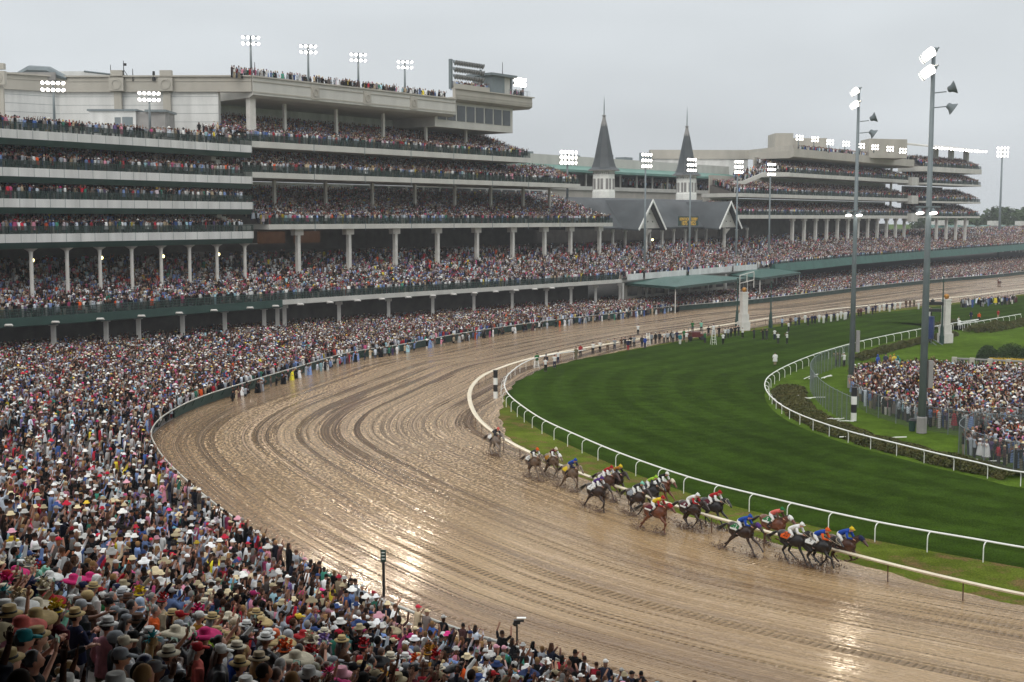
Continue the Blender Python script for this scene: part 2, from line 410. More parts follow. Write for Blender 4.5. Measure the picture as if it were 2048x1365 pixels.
# find matching arc stations of outer and inner dirt rail
def dirt_strip():
    n = 420
    ti = np.linspace(0, INN.L, n)
    q = INN.at(ti); tn = INN.tan(ti); nr_ = np.stack([-tn[:, 1], tn[:, 0]], -1)     # left of travel = outward
    # decide sign: outward must approach OUT
    D1, _ = OUT.near(q + nr_ * 5); D2, _ = OUT.near(q - nr_ * 5)
    sg = 1 if D1.mean() < D2.mean() else -1
    _, T = OUT.near(q); T = np.maximum.accumulate(T)
    T = np.convolve(np.pad(T, 8, 'edge'), np.ones(17) / 17, 'valid')
    A = OUT.at(T); B_ = q - nr_ * sg * 1.6
    # the bare sand bulges inward round the apex
    ap = np.exp(-((q[:, 1] - 140) / 26.0) ** 2) * (q[:, 0] < 25)
    B_ = B_ - nr_ * sg * (2.2 * ap)[:, None]
    B_ += nr_ * ((np.sin(ti * 1.3) + np.sin(ti * .47 + 1)) * .16)[:, None]
    dd = A - B_; A = A + dd / np.hypot(*dd.T)[:, None] * .9
    nv = 24; vs = []; uv = []
    d = A - B_; w = np.hypot(*d.T)
    for i in range(n):
        for j in range(nv + 1):
            f = j / nv; p = A[i] * (1 - f) + B_[i] * f; vs.append((p[0], p[1], 0.0)); uv.append((ti[i], f * w[i]))
    fs = [(i * (nv + 1) + j, i * (nv + 1) + j + 1, (i + 1) * (nv + 1) + j + 1, (i + 1) * (nv + 1) + j) for i in range(n - 1) for j in range(nv)]
    me = bpy.data.meshes.new('dirt_track'); me.from_pydata(vs, [], fs); me.materials.append(M_DIRT)
    l = me.uv_layers.new(name='uv'); idx = np.zeros(len(me.loops), int); me.loops.foreach_get('vertex_index', idx)
    l.data.foreach_set('uv', np.array(uv)[idx].ravel())
    bm = bmesh.new(); bm.from_mesh(me); bmesh.ops.recalc_face_normals(bm, faces=bm.faces)
    if sum(f.normal.z for f in bm.faces) < 0: bmesh.ops.reverse_faces(bm, faces=bm.faces)
    bm.to_mesh(me); bm.free()
    o = bpy.data.objects.new('dirt_track', me); C.objects.link(o); tag(o, kind='structure')
dirt_strip()

# ---------------------------------------------------------------- stands' front lines (plan)
MEZ = [(-130, 95), (-66, 162), (-37, 199), (23.7, 268), (68.6, 326), (97.6, 361), (202, 494), (330, 655)]
MEZ_Z = [6.5, 6.5, 6.5, 6.5, 7.0, 7.8, 8.8, 9.2]
MEZC = Curve(MEZ, n=10, smooth=0)
def smooth01(x): x = np.clip(x, 0, 1); return x * x * (3 - 2 * x)
def ground_z(x, y, d):
    k = 1 - smooth01((np.asarray(y) - 58) / 45.0)
    k2 = smooth01((np.asarray(y) - 305) / 60.0)
    return .02 + np.maximum(0, d - 2.2) * (.40 * k + (.022 + .088 * k2) * (1 - k))
def crowd_ground():
    n = 260; nd = 26; tt = np.linspace(0, OUT.L, n); q = OUT.at(tt); tn = OUT.tan(tt)
    nn = np.stack([-tn[:, 1], tn[:, 0]], -1)
    D1, _ = INN.near(q + nn * 5); D2, _ = INN.near(q - nn * 5)
    if D1.mean() < D2.mean(): nn = -nn
    ds = np.concatenate([[0.35], np.linspace(1.5, 125, nd - 1)])
    vs = []
    for i in range(n):
        for d in ds:
            p = q[i] + nn[i] * d; vs.append((p[0], p[1], float(ground_z(p[0], p[1], d))))
    fs = [(i * nd + j, i * nd + j + 1, (i + 1) * nd + j + 1, (i + 1) * nd + j) for i in range(n - 1) for j in range(nd - 1)]
    mb = MB(); mb.add(vs, fs); o = mb.build('terrace_paving', M_DARKC, smooth=True); tag(o, kind='structure')
    return nn, q, tt
OUT_N, OUT_Q, OUT_T = crowd_ground()
def out_normal(t):
    v = np.stack([np.interp(t, OUT_T, OUT_N[:, 0]), np.interp(t, OUT_T, OUT_N[:, 1])], -1)
    return v / np.linalg.norm(v, axis=-1, keepdims=True)
# ---------------------------------------------------------------- stands
CROWD = []       # arrays of x, y, z, facing
def add_crowd(xy, z, ang, keep=1.0):
    xy = np.asarray(xy, float); n = len(xy)
    z = np.broadcast_to(z, n); ang = np.broadcast_to(ang, n)
    a = np.column_stack([xy, z, ang])
    if keep < 1: a = a[NR.rand(n) < keep]
    CROWD.append(a)
class Frame:
    def __init__(s, ox, oy, deg):
        a = math.radians(deg); s.o = np.array([ox, oy]); s.u = np.array([math.sin(a), math.cos(a)]); s.m = np.array([-math.cos(a), math.sin(a)])
        s.face = math.atan2(-s.m[1], -s.m[0])          # people look at the track
    def P(s, a, d, z=0): q = s.o + s.u * a + s.m * d; return (q[0], q[1], z)
    def s_at(s, px, d=0.0):
        "arc position of the point of the line offset d that shows at photo column px"
        k = (px - CX) / F_PX * math.cos(PITCH) ; o = s.o + s.m * d      # good enough near the horizon
        return (k * o[1] - o[0]) / (s.u[0] - k * s.u[1])
    def block(s, mb, s0, s1, prof):
        "extrude a (d,z) profile from s0 to s1; s0/s1 may be functions of d"
        f0 = s0 if callable(s0) else (lambda d: s0); f1 = s1 if callable(s1) else (lambda d: s1)
        n = len(prof)
        vs = [s.P(f0(d), d, z) for d, z in prof] + [s.P(f1(d), d, z) for d, z in prof]
        mb.add(vs, [tuple(range(n)), tuple(range(2 * n - 1, n - 1, -1))] + [(i, (i + 1) % n, n + (i + 1) % n, n + i) for i in range(n)])
    def box(s, mb, s0, s1, d0, d1, z0, z1): s.block(mb, s0, s1, [(d0, z0), (d1, z0), (d1, z1), (d0, z1)])
    def rows(s, s0, s1, d0, z0, slope, n, pitch=.82, seat=.56, keep=.93, jit=.12):
        for r in range(n):
            a = np.arange(s0 + .3 + R.random() * .4, s1 - .3, seat); a = a + NR.uniform(-jit, jit, len(a))
            d = d0 + r * pitch + NR.uniform(-.12, .12, len(a))
            q = s.o + np.outer(a, s.u) + np.outer(d, s.m)
            add_crowd(q, z0 + r * pitch * slope, s.face + NR.uniform(-.35, .35, len(a)), keep)
def steps_prof(d0, z0, slope, depth, th=.5, pitch=.82):
    "stepped seating profile"
    p = []; d = d0; z = z0
    while d < d0 + depth - .01:
        p.append((d, z)); d += pitch; p.append((d, z)); z += pitch * slope
    return p + [(d0 + depth, z0 - th)] + [(d0, z0 - th)]
def railing(fr, s0, s1, d, z, h=1.1, step=.75, mid=3):
    mb = MB()
    fr.box(mb, s0, s1, d - .03, d + .03, z + h - .06, z + h)
    for k in range(1, mid + 1): fr.box(mb, s0, s1, d - .012, d + .012, z + h * k / (mid + 1) - .014, z + h * k / (mid + 1) + .014)
    a = s0
    while a <= s1 + .01:
        fr.box(mb, a - .03, a + .03, d - .032, d + .032, z, z + h); a += step * 2
    return mb
def rail_mesh_mat():
    m = bpy.data.materials.new('dark_railing_mesh'); m.use_nodes = True; nt = m.node_tree; B = nt.nodes['Principled BSDF']
    B.inputs['Base Color'].default_value = (.012, .03, .025, 1); tr = nt.nodes.new('ShaderNodeBsdfTransparent'); ms = nt.nodes.new('ShaderNodeMixShader')
    tc_ = nt.nodes.new('ShaderNodeTexCoord'); w = nt.nodes.new('ShaderNodeTexNoise'); w.inputs['Scale'].default_value = 1.2; r = nt.nodes.new('ShaderNodeMapRange'); r.inputs['To Min'].default_value = .55; r.inputs['To Max'].default_value = .8
    nt.links.new(tc_.outputs['Object'], w.inputs['Vector']); nt.links.new(w.outputs[0], r.inputs[0]); nt.links.new(r.outputs[0], ms.inputs[0]); nt.links.new(tr.outputs[0], ms.inputs[1]); nt.links.new(B.outputs[0], ms.inputs[2]); nt.links.new(ms.outputs[0], nt.nodes['Material Output'].inputs['Surface'])
    return m
M_RMESH = rail_mesh_mat()
def rail_net(fr, s0, s1, d, z, root, h=1.05):
    mb = MB(); mb.quad(fr.P(s0, d, z + .03), fr.P(s1, d, z + .03), fr.P(s1, d, z + h), fr.P(s0, d, z + h)); mb.build('railing_net', M_RMESH, root)
def joint_box(mb, fr, s, d, z0, z1, w=.12): fr.box(mb, s - w / 2, s + w / 2, d - .02, d + .015, z0, z1)

def stand_floor(root, fr, s0, s1, d0, ztop, th, rows, slope, zceil, depth, keep=.93, fascia=M_CREAM, wall=M_BEIGE, joints=None, s0c=None, s1c=None, seatmat=None, walk=1.3, wallz=None):
    mb = MB(); fr.box(mb, s0, s1, d0, d0 + depth, ztop - th, ztop)
    o = mb.build('floor_slab', fascia, root)
    if joints:
        for j in joints: jb = MB(); joint_box(jb, fr, j, d0, ztop - th - .35, ztop + .05, .16); jb.build('drain_pipe', M_DGREY, root)
    sd = d0 + walk; tier = rows * .82
    mb = MB(); fr.block(mb, s0, s1, steps_prof(sd, ztop + .01, slope, tier, 0.0))
    mb.build('stepped_seating', seatmat or M_DARKC, root)
    mb = MB(); fr.box(mb, s0, s1, sd + tier, sd + tier + .4, ztop + .011, wallz or zceil)
    w = mb.build('rear_wall', wall, root)
    railing(fr, s0, s1, d0 + .12, ztop).build('railing', M_GREEN, root); rail_net(fr, s0, s1, d0 + .2, ztop, root)
    a0 = s0 if s0c is None else s0c; a1 = s1 if s1c is None else s1c
    fr.rows(a0, a1, d0 + .55, ztop, 0, 1, keep=keep)
    fr.rows(a0, a1, d0 + 1.2, ztop, 0, 1, keep=keep * .9)
    fr.rows(a0, a1, sd + .8, ztop + slope * .5, slope, rows - 1, keep=keep)
    return w

# ===== main grandstand beside the left wing
FR = Frame(-42, 205, 38.3)
sp = FR.s_at
main = thing('grandstand', 'tall cream grandstand with three packed balconies and a roof parapet, beside the lower left wing', 'grandstand', (-42, 205, 0))
def reparent_world(root):
    inv = root.matrix_basis.inverted()
    for c in root.children: c.matrix_parent_inverse = inv
COLPX = [596, 698, 791, 875.5, 954.5, 1026, 1090, 1142, 1200]
JT = [sp(x) for x in (630, 731, 823, 908, 985, 1057, 1120)]
stand_floor(main, FR, 3.0, 105, 0, 18.5, .85, 20, .34, 26.1, 26, joints=JT, s0c=2, seatmat=M_DARKC, wall=M_WHITE)  # rear wall whitened: lamplight on beige is put into its colour
stand_floor(main, FR, -2.0, 92, 0, 27.0, .9, 9, .40, 31.0, 16, joints=JT[:6])
stand_floor(main, FR, -4.0, 74, 0, 32.0, 1.0, 14, .34, 39.0, 18, joints=JT[:5], wall=M_WHITE)  # white here stands in for a beige rear wall lit by lamps
# dark rear windows between the second and third balconies
wb_ = MB()
for k in range(12):
    a = sp(840) + k * 5.2
    FR.box(wb_, a, a + 4.4, 17.55, 17.6, 24.2, 25.9)
wb_.build('window', M_GLASS, main)
# columns
for px in COLPX:
    a = sp(px, 1.5)
    if a < 105:
        mb = MB(); FR.box(mb, a - .32, a + .32, 1.3, 2.0, 8.0, 17.64); FR.box(mb, a - .95, a + .95, 1.2, 2.3, 16.6, 17.64 - .01)
        mb.build('column', M_COL, main)
    if a < 92:
        mb = MB(); FR.box(mb, a - .24, a + .24, 7.2, 7.7, 20.4, 26.1); mb.build('column', M_COL, main)
    if a < 66:
        mb = MB(); FR.box(mb, a - .25, a + .25, 4.2, 4.7, 32.6, 39.2); mb.build('column', M_COL, main)
mb = MB(); FR.box(mb, .5, 1.7, 1.2, 2.2, 32.1, 39.8); mb.build('column', M_COL, main)
# roof with parapet and curved soffit
mb = MB(); FR.block(mb, 0, 50, [(-.2, 42.2), (-.2, 39.4), (.6, 39.0), (3.0, 38.9), (18, 38.6), (18, 41.0), (.5, 41.0), (.5, 42.2)])
rf = mb.build('roof', M_CREAM, main)
mb = MB()
FR.box(mb, 0, 50.0, -.45, .6, 42.21, 42.45)
FR.box(mb, 0, 50.0, -.30, -.21, 39.75, 39.95); FR.box(mb, 0, 50.0, -.32, -.21, 41.5, 41.65)
for px in (632, 735, 827):
    a = sp(px)
    FR.box(mb, a - .9, a + .9, -.38, -.201, 39.6, 41.9)
    for k in range(12):
        an = k * math.pi / 6; FR.box(mb, a + .5 * math.cos(an) - .14, a + .5 * math.cos(an) + .14, -.5, -.381, 40.75 + .6 * math.sin(an) - .13, 40.75 + .6 * math.sin(an) + .13)
mb.build('cornice', M_BEIGE, rf)
# side wall that turns left behind the wing
SW = [(-42.05, 204.75), (-73.6, 205.5), (-82, 199), (-118, 168)]
def wall_poly(mb, pts, z0, z1, th, out=0.0):
    for a, b in zip(pts[:-1], pts[1:]):
        a = Vector(a); b = Vector(b); t = (b - a).normalized(); n = Vector((-t.y, t.x))   # away from camera
        if n.y < 0: n = -n
        p = [a - n * out, b - n * out, b + n * th, a + n * th]; mb.prism([(q.x, q.y) for q in p], z0, z1)
mb = MB(); wall_poly(mb, SW, 39.85, 42.2, 1.5); mb.build('parapet_wall', M_BEIGE, main)
mb = MB(); wall_poly(mb, SW, 42.21, 42.45, 1.5, .35); wall_poly(mb, SW, 41.5, 41.66, .2, .1); mb.build('cornice', M_BEIGE, main)
SW2 = [(-47.6, 205.4), (-73.6, 206.1), (-82, 199.6), (-118, 168.6)]
mb = MB(); wall_poly(mb, SW2, 29.0, 39.84, 1.5); wl = mb.build('side_wall', M_WHITE, main)
mb = MB()
for z in np.arange(31, 39.8, 1.35): wall_poly(mb, SW2, z, z + .05, .1, .015)
mb.build('panel_joint', M_DGREY, wl)
for px in (236, 334, 0):
    mb = MB(); p = AT(px, 200, 205.2 if px else 196); mb.box((p.x, p.y - .1, 42.8), (1.9, .9, .9)); mb.box((p.x, p.y + .1, 35), (1.2, .5, 9.6))
    mb.box((p.x, p.y - .35, 41.0), (2.3, 1.0, 2.1))
    for k in range(16):
        an = k * math.pi / 8; mb.box((p.x + .72 * math.cos(an), p.y - .9, 41.0 + .72 * math.sin(an)), (.26, .12, .26))
    mb.build('pilaster', M_BEIGE, main)
mb = MB(); FR.block(mb, -6, 1.5, [(2, 31.0), (14, 31.0), (14, 39.2), (12, 39.2), (12, 31.6), (2, 31.6)])
mb.build('stair_landing', M_BEIGE, main)
FR.rows(-5.5, 2, 3.0, 32.0, .25, 9, keep=.8)
# corner steps beside the wing, between the balconies
for z0, z1, dz in ((26.1, 29.2, 3), (17.6, 20.6, 3)):
    mb = MB()
    for k in range(6): FR.box(mb, -3.2 - .9 * k, -2.3 - .9 * k if k else 0, 1.0, 6, z0 + .5 * k, z0 + .5 * k + .7)
    mb.build('corner_stair', M_CREAM, main)
# press box on the right end
mb = MB(); FR.box(mb, 46, 70, 1.6, 16, 37.0, 42.0); pb = mb.build('press_box', M_CREAM, main)
for k in range(8):
    a = 46.8 + k * 2.85; mb = MB(); FR.box(mb, a, a + 2.35, 1.5, 1.62, 38.4, 41.4); w_ = mb.build('window', M_GLASS, pb)
mb = MB(); FR.block(mb, 50.05, 74.4, [(-.1, 44.3), (-.1, 42.4), (.8, 42.02), (16, 42.02), (16, 42.8), (.6, 42.8), (.6, 44.3)]); tp = mb.build('roof_terrace', M_BEIGE, main)
mb = MB(); FR.box(mb, 50.0, 74.9, -.4, .8, 44.31, 44.52); FR.box(mb, 50.0, 74.5, -.2, -.11, 43.2, 43.3); FR.box(mb, 50.0, 74.5, -.2, -.11, 42.7, 42.76)
FR.box(mb, 50.2, 61, .3, .5, 44.53, 45.4); mb.build('cornice', M_BEIGE, tp)
mb = MB(); FR.box(mb, 62.4, 66.6, 1.0, 6.0, 42.9, 48.0); FR.box(mb, 61.6, 69.8, .2, 7.0, 48.01, 48.5); mb.build('stair_tower', M_DGREY, main)
mb = MB(); FR.box(mb, 66.62, 68.6, 1.2, 5.8, 42.9, 48.0); mb.build('tower_door', M_CREAM, main)
railing(FR, 67.2, 74.3, .3, 44.52).build('railing', M_DGREY, main)
FR.rows(51, 61.5, 1.2, 44.2, .1, 2, keep=.8); FR.rows(68.9, 74, 1.0, 44.0, .1, 2, keep=.8)
FR.rows(-4, 49, .9, 41.9, .0, 1, keep=.8); FR.rows(-2, 49, 1.7, 41.9, 0, 1, keep=.6); FR.rows(47, 68, 3.2, 37.9, 0, 1, keep=.2)
reparent_world(main)

# ===== left wing
FL = Frame(-42, 204, 33.0)
left = thing('grandstand', 'four storey left wing with white bands and dark green gutters, open terrace on top', 'grandstand', (-42, 204, 0))
def left_floor(z, rows, slope, zc, th=1.15, depth=22, crowdd=0, s1=0.0):
    mb = MB(); FL.box(mb, -78, s1, 0, depth, z - th, z); sl_ = mb.build('floor_slab', M_WHITE, left)
    mb = MB(); FL.block(mb, -78, s1 - .1, [(.0, z - th - .01), (.35, z - th - .8), (1.2, z - th - .85), (1.2, z - th - .01)]); mb.build('gutter', M_GREEN, left)
    mb = MB()
    for a in np.arange(-77, 0, 2.4): FL.box(mb, a, a + .06, -.015, .05, z - th, z)
    mb.build('panel_joint', M_DGREY, sl_)
    if zc:
        mb = MB(); FL.block(mb, -78, 0, steps_prof(1.3, z + .01, slope, rows * .82, 0)); mb.build('stepped_seating', M_DARKC, left)
        mb = MB(); FL.box(mb, -78, 0, 1.3 + rows * .82, 1.7 + rows * .82, z + .01, zc); mb.build('rear_wall', M_BEIGE, left)
    railing(FL, -78, s1, .12, z, 1.0).build('railing', M_GREEN, left); rail_net(FL, -78, s1, .2, z, left)
left_floor(31.2, 0, 0, 0)
left_floor(26.2, 8, .42, 30.0); left_floor(22.1, 7, .42, 25.0); left_floor(17.4, 8, .42, 20.9)
for z, n, sl2 in ((26.2, 7, .42), (22.1, 6, .42), (17.4, 7, .42)):
    FL.rows(-77, -1.5, .6, z, 0, 1); FL.rows(-77, -1.5, 2.0, z + .1, sl2, n)
FL.rows(-77, -.5, .6, 31.2, 0, 3, keep=.78)
# service buildings on the open terrace
mb = MB(); p0 = AT(180, 262, 196); p1 = AT(272, 262, 196); mb.prism([(p0.x, 196), (p1.x, 196), (p1.x, 201), (p0.x, 201)], 31.25, 36.0); sb = mb.build('service_cabin', M_WHITE, left)
mb = MB(); mb.prism([(p0.x - .3, 195.7), (p1.x + .3, 195.7), (p1.x + .3, 201.3), (p0.x - .3, 201.3)], 36.01, 36.3); p = AT(255, 250, 195.9); mb.box((p.x, 195.95, 33.6), (1.6, .09, 3.0)); p = AT(235, 240, 195.9); mb.box((p.x, 195.95, 34.4), (.9, .09, 1.3)); mb.build('door', M_DGREY, sb)
mb = MB(); p0 = AT(273, 262, 196.5); p1 = AT(331, 262, 196.5); mb.prism([(p0.x, 196.5), (p1.x, 196.5), (p1.x, 202), (p0.x, 202)], 31.25, 35.9); sb = mb.build('stair_cabin', M_CONC, left)
mb = MB(); mb.prism([(p0.x + 1.5, 195.9), (p1.x + .3, 195.9), (p1.x + .3, 202.2), (p0.x + 1.5, 202.2)], 35.91, 36.25); mb.build('cabin_roof', M_DGREY, sb)
# columns under the wing
for px in (59, 131, 197, 261, 320, 377, 432, 488):
    a = FL.s_at(px, 1.2); mb = MB(); q = FL.P(a, 1.2)
    mb.lathe([(.27, 8), (.27, 14.6), (.34, 15.0), (.95, 15.4)], (q[0], q[1], 0), 10)
    mb.build('column', M_COL, left, smooth=False)
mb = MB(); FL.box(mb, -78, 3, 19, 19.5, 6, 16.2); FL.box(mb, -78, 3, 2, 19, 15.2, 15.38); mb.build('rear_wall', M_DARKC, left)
mb = MB()
for k in range(7):
    a = -68 + k * 10; FL.box(mb, a, a + 4.5, 17.6, 18.9, 9.5, 12.2)
mb.build('concession_booth', M_CONC, left)
reparent_world(left)
# main stand under-storey back wall
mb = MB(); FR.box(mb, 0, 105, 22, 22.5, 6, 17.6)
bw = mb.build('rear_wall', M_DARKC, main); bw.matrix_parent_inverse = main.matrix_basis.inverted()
for k in range(4):
    mb = MB(); a = 1 + k * 9; FR.box(mb, a, a + 6.5, 21.6, 21.98, 14.8, 17.0)
    bw = mb.build('lounge_window', mat('warm_lit_lounge', (.05, .028, .015), .5, .7, .6, emit=(.35, .14, .05, .10)), main); bw.matrix_parent_inverse = main.matrix_basis.inverted()

# ===== mezzanine terrace that runs in front of everything
mezz = thing('mezzanine_terrace', 'long packed mezzanine terrace on white posts that runs below all the grandstands', 'terrace', (-66, 162, 0))
def mez_pt(t, off):
    p = MEZC.at(t); tn = MEZC.tan(t); n = np.stack([-tn[..., 1], tn[..., 0]], -1)
    return p + n * off
mz_t = [float(MEZC.near(np.array([p]))[1][0]) for p in MEZ]
def mez_z(t): return np.interp(t, mz_t, MEZ_Z)
def mez_strip(t0, t1, prof, n=60, closed=True):
    "prof (d,z rel)"
    tt = np.linspace(t0, t1, n); vs = []; k = len(prof)
    for t in tt:
        z = float(mez_z(t))
        for d, dz in prof:
            p = mez_pt(t, d); vs.append((p[0], p[1], z + dz))
    fs = [(i * k + j, i * k + (j + 1) % k, (i + 1) * k + (j + 1) % k, (i + 1) * k + j) for i in range(n - 1) for j in range(k)]
    fs += [tuple(range(k)), tuple(range((n - 1) * k + k - 1, (n - 1) * k - 1, -1))]
    return MB().add(vs, fs)
T_SPLIT = float(MEZC.near(np.array([G(558, 600, 6.5)[:2]]))[1][0]); T_END = MEZC.L
T_B0 = float(MEZC.near(np.array([(23.7, 268)]))[1][0])
mez_strip(0, T_SPLIT, [(0, 0), (0, -1.15), (.8, -1.3), (26, -1.3), (26, 0)], 40).build('deck_edge', M_GREEN, mezz)
mez_strip(T_SPLIT, T_B0, [(0, 0), (0, -.75), (.8, -.9), (26, -.9), (26, 0)], 60).build('deck_edge', M_CREAM, mezz)
T_G0 = float(MEZC.near(np.array([AT(1545, 520, 326)[:2]]))[1][0])
mez_strip(T_B0, T_G0, [(1.4, -.3), (1.4, -.8), (2, -.9), (26, -.9), (26, -.3)], 40).build('deck_edge', M_CREAM, mezz)
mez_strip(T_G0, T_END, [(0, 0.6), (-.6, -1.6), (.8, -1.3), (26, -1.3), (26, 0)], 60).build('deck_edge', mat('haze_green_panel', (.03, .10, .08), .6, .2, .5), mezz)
mez_strip(0, T_END, [(1.6, .02), (26, 7.2), (26, .02)], 200).build('stepped_seating', M_DARKC, mezz)
tt = np.arange(4, T_END, 1.5); mb = MB(); rp = []
def along_rail(curvept, zf, t0, t1, h, step, rr=.035, levels=(1.0, .66, .33)):
    mb = MB(); tt = np.arange(t0, t1, step)
    P_ = [curvept(t) for t in tt]
    for lv in levels: mb.tube([(p[0], p[1], zf(t) + h * lv) for p, t in zip(P_, tt)], rr if lv == 1 else rr * .5, 4)
    for p, t in zip(P_, tt): mb.box((p[0], p[1], zf(t) + h / 2), (rr * 1.6, rr * 1.6, h))
    return mb
def mez_net(t0, t1):
    tt = np.arange(t0, t1, 2.0); vs = []
    for t in tt:
        p = mez_pt(t, .18); z = float(mez_z(t)); vs += [(p[0], p[1], z + .03), (p[0], p[1], z + 1.05)]
    MB().add(vs, [(2 * i, 2 * i + 2, 2 * i + 3, 2 * i + 1) for i in range(len(tt) - 1)]).build('railing_net', M_RMESH, mezz)
mez_net(2, T_B0); mez_net(T_G0, T_END)
along_rail(lambda t: mez_pt(t, .1), lambda t: float(mez_z(t)), 2, T_B0, 1.1, 1.5, .045).build('railing', M_GREEN, mezz)
along_rail(lambda t: mez_pt(t, .1), lambda t: float(mez_z(t)), T_G0, T_END, 1.1, 2.5, .06).build('railing', M_GREEN, mezz)
# posts below
for px in (102, 208, 274, 364, 449, 527, 553, 568, 677, 776, 866, 948, 1024, 1093, 1142, 1192, 1240):
    off = 2.0
    tt = np.linspace(0, T_END, 3000); pp = mez_pt(tt, off); xx = pp[:, 0] / pp[:, 1] * 2500 / math.cos(PITCH) * .995 + 1024
    t = tt[np.argmin(abs(xx - px))]; p = mez_pt(t, off); z = float(mez_z(t))
    mb = MB(); mb.box((p[0], p[1], (z - 1.2) / 2 + .3), (.55, .55, z - 1.8)); mb.box((p[0], p[1], z - 1.25), (1.1, .8, .5))
    mb.build('post', M_COL, mezz)
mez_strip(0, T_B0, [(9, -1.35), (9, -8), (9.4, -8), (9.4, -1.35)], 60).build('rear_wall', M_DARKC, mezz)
# white advertising boards hung along the centre of the terrace
for k, (a, b) in enumerate(((1254, 1285), (1290, 1372), (1378, 1462), (1467, 1513))):
    def tm(px):
        tt = np.linspace(0, T_END, 3000); pp = mez_pt(tt, 0); xx = pp[:, 0] / pp[:, 1] * 2500 + 1024; return float(tt[np.argmin(abs(xx - px))])
    t0, t1 = tm(a), tm(b)
    mez_strip(t0, t1, [(-.1, 1.0), (-.1, -.35), (.02, -.35), (.02, 1.0)], 6).build('white_banner', M_WHITE, mezz)
reparent_world(mezz)
for r in range(24):
    tt = np.arange(3, T_END - 3, .56 if r < 26 else .8); tt = tt + NR.uniform(-.15, .15, len(tt))
    d = .55 + r * .85; p = mez_pt(tt, d); tn = MEZC.tan(tt)
    z = mez_z(tt) + np.maximum(0, (d - 1.6)) * .295
    add_crowd(p, z, np.arctan2(-tn[:, 0], tn[:, 1]) + NR.uniform(-.3, .3, len(tt)), .93 if r < 10 else (.7 if r < 16 else .5))

# ===== the central clubhouse with the twin spires
FC = FR
club = thing('clubhouse', 'old clubhouse with a steep grey slate roof, two pointed gables and twin spires', 'clubhouse', (25, 300, 0))
mb = MB(); s0_, s1_ = 92, 178
FC.block(mb, s0_, s1_, [(4, 17.3), (14, 24.5), (16, 24.5), (16, 16.9), (4, 16.9)]); mb.build('roof', M_SLATE, club)
for px in (1200, 1226, 1251, 1300, 1325, 1348, 1371, 1393, 1413, 1474, 1495):
    a = sp(px, 6); mb = MB(); FC.box(mb, a - .25, a + .25, 5.8, 6.3, 9.5, 16.89); FC.box(mb, a - .7, a + .7, 5.9, 6.2, 16.2, 16.88); mb.build('column', M_COL, club)
def gable(px):
    a = sp(px, 1); w = 6.2; ro = None
    mb = MB()      # two roof slopes running back into the main roof
    for sgn in (-1, 1):
        f = [FC.P(a, -.6, 23.9), FC.P(a + sgn * w, -.6, 16.9), FC.P(a + sgn * w, 12, 16.9 + .6), FC.P(a, 13, 23.9)]
        g = [(x, y, z - .35) for x, y, z in f]; mb.add(f + g, [(0, 1, 2, 3), (7, 6, 5, 4), (0, 4, 5, 1), (1, 5, 6, 2), (2, 6, 7, 3), (3, 7, 4, 0)])
    g_ = mb.build('gable_roof', M_SLATE, club)
    mb = MB()
    f = [FC.P(a, .8, 23.2), FC.P(a - w + .7, .8, 17.1), FC.P(a + w - .7, .8, 17.1)]; b_ = [FC.P(a, 1.0, 23.2), FC.P(a - w + .7, 1.0, 17.1), FC.P(a + w - .7, 1.0, 17.1)]
    mb.add(f + b_, [(0, 1, 2), (5, 4, 3), (0, 3, 4, 1), (1, 4, 5, 2), (2, 5, 3, 0)]); mb.build('gable_face', M_CREAM, g_)
    mb = MB()
    for sgn in (-1, 1):
        f = [FC.P(a, -.75, 24.1), FC.P(a + sgn * (w + .1), -.75, 16.9), FC.P(a + sgn * (w + .1) - sgn * .4, -.75, 16.6), FC.P(a, -.75, 23.4)]
        g = [FC.P(a, -.58, 24.1), FC.P(a + sgn * (w + .1), -.58, 16.9), FC.P(a + sgn * (w + .1) - sgn * .4, -.58, 16.6), FC.P(a, -.58, 23.4)]
        mb.add(f + g, [(0, 1, 2, 3), (7, 6, 5, 4), (0, 4, 5, 1), (1, 5, 6, 2), (2, 6, 7, 3), (3, 7, 4, 0)])
    mb.build('barge_board', M_PURE, g_)
    mb = MB()
    for sx_, z in ((-.9, 20.6), (.9, 20.6), (0, 21.9), (-2.2, 18.7), (2.2, 18.7), (0, 18.7)): FC.box(mb, a + sx_ - .18, a + sx_ + .18, .74, .79, z - .18, z + .18)
    mb.build('quatrefoil', M_BLACK, g_)
    mb = MB(); FC.box(mb, a - .3, a + .3, 1.0, 1.6, 9.3, 17.0)
    FC.block(mb, a - .15, a + .15, [(-.4, 16.8), (.99, 15.2), (.99, 16.8)]); mb.build('column', M_COL, club)
gable(1294); gable(1451)
mb = MB(); FC.box(mb, 92, 330, 24, 24.5, 6, 17.5); mb.build('rear_wall', M_DARKC, club)
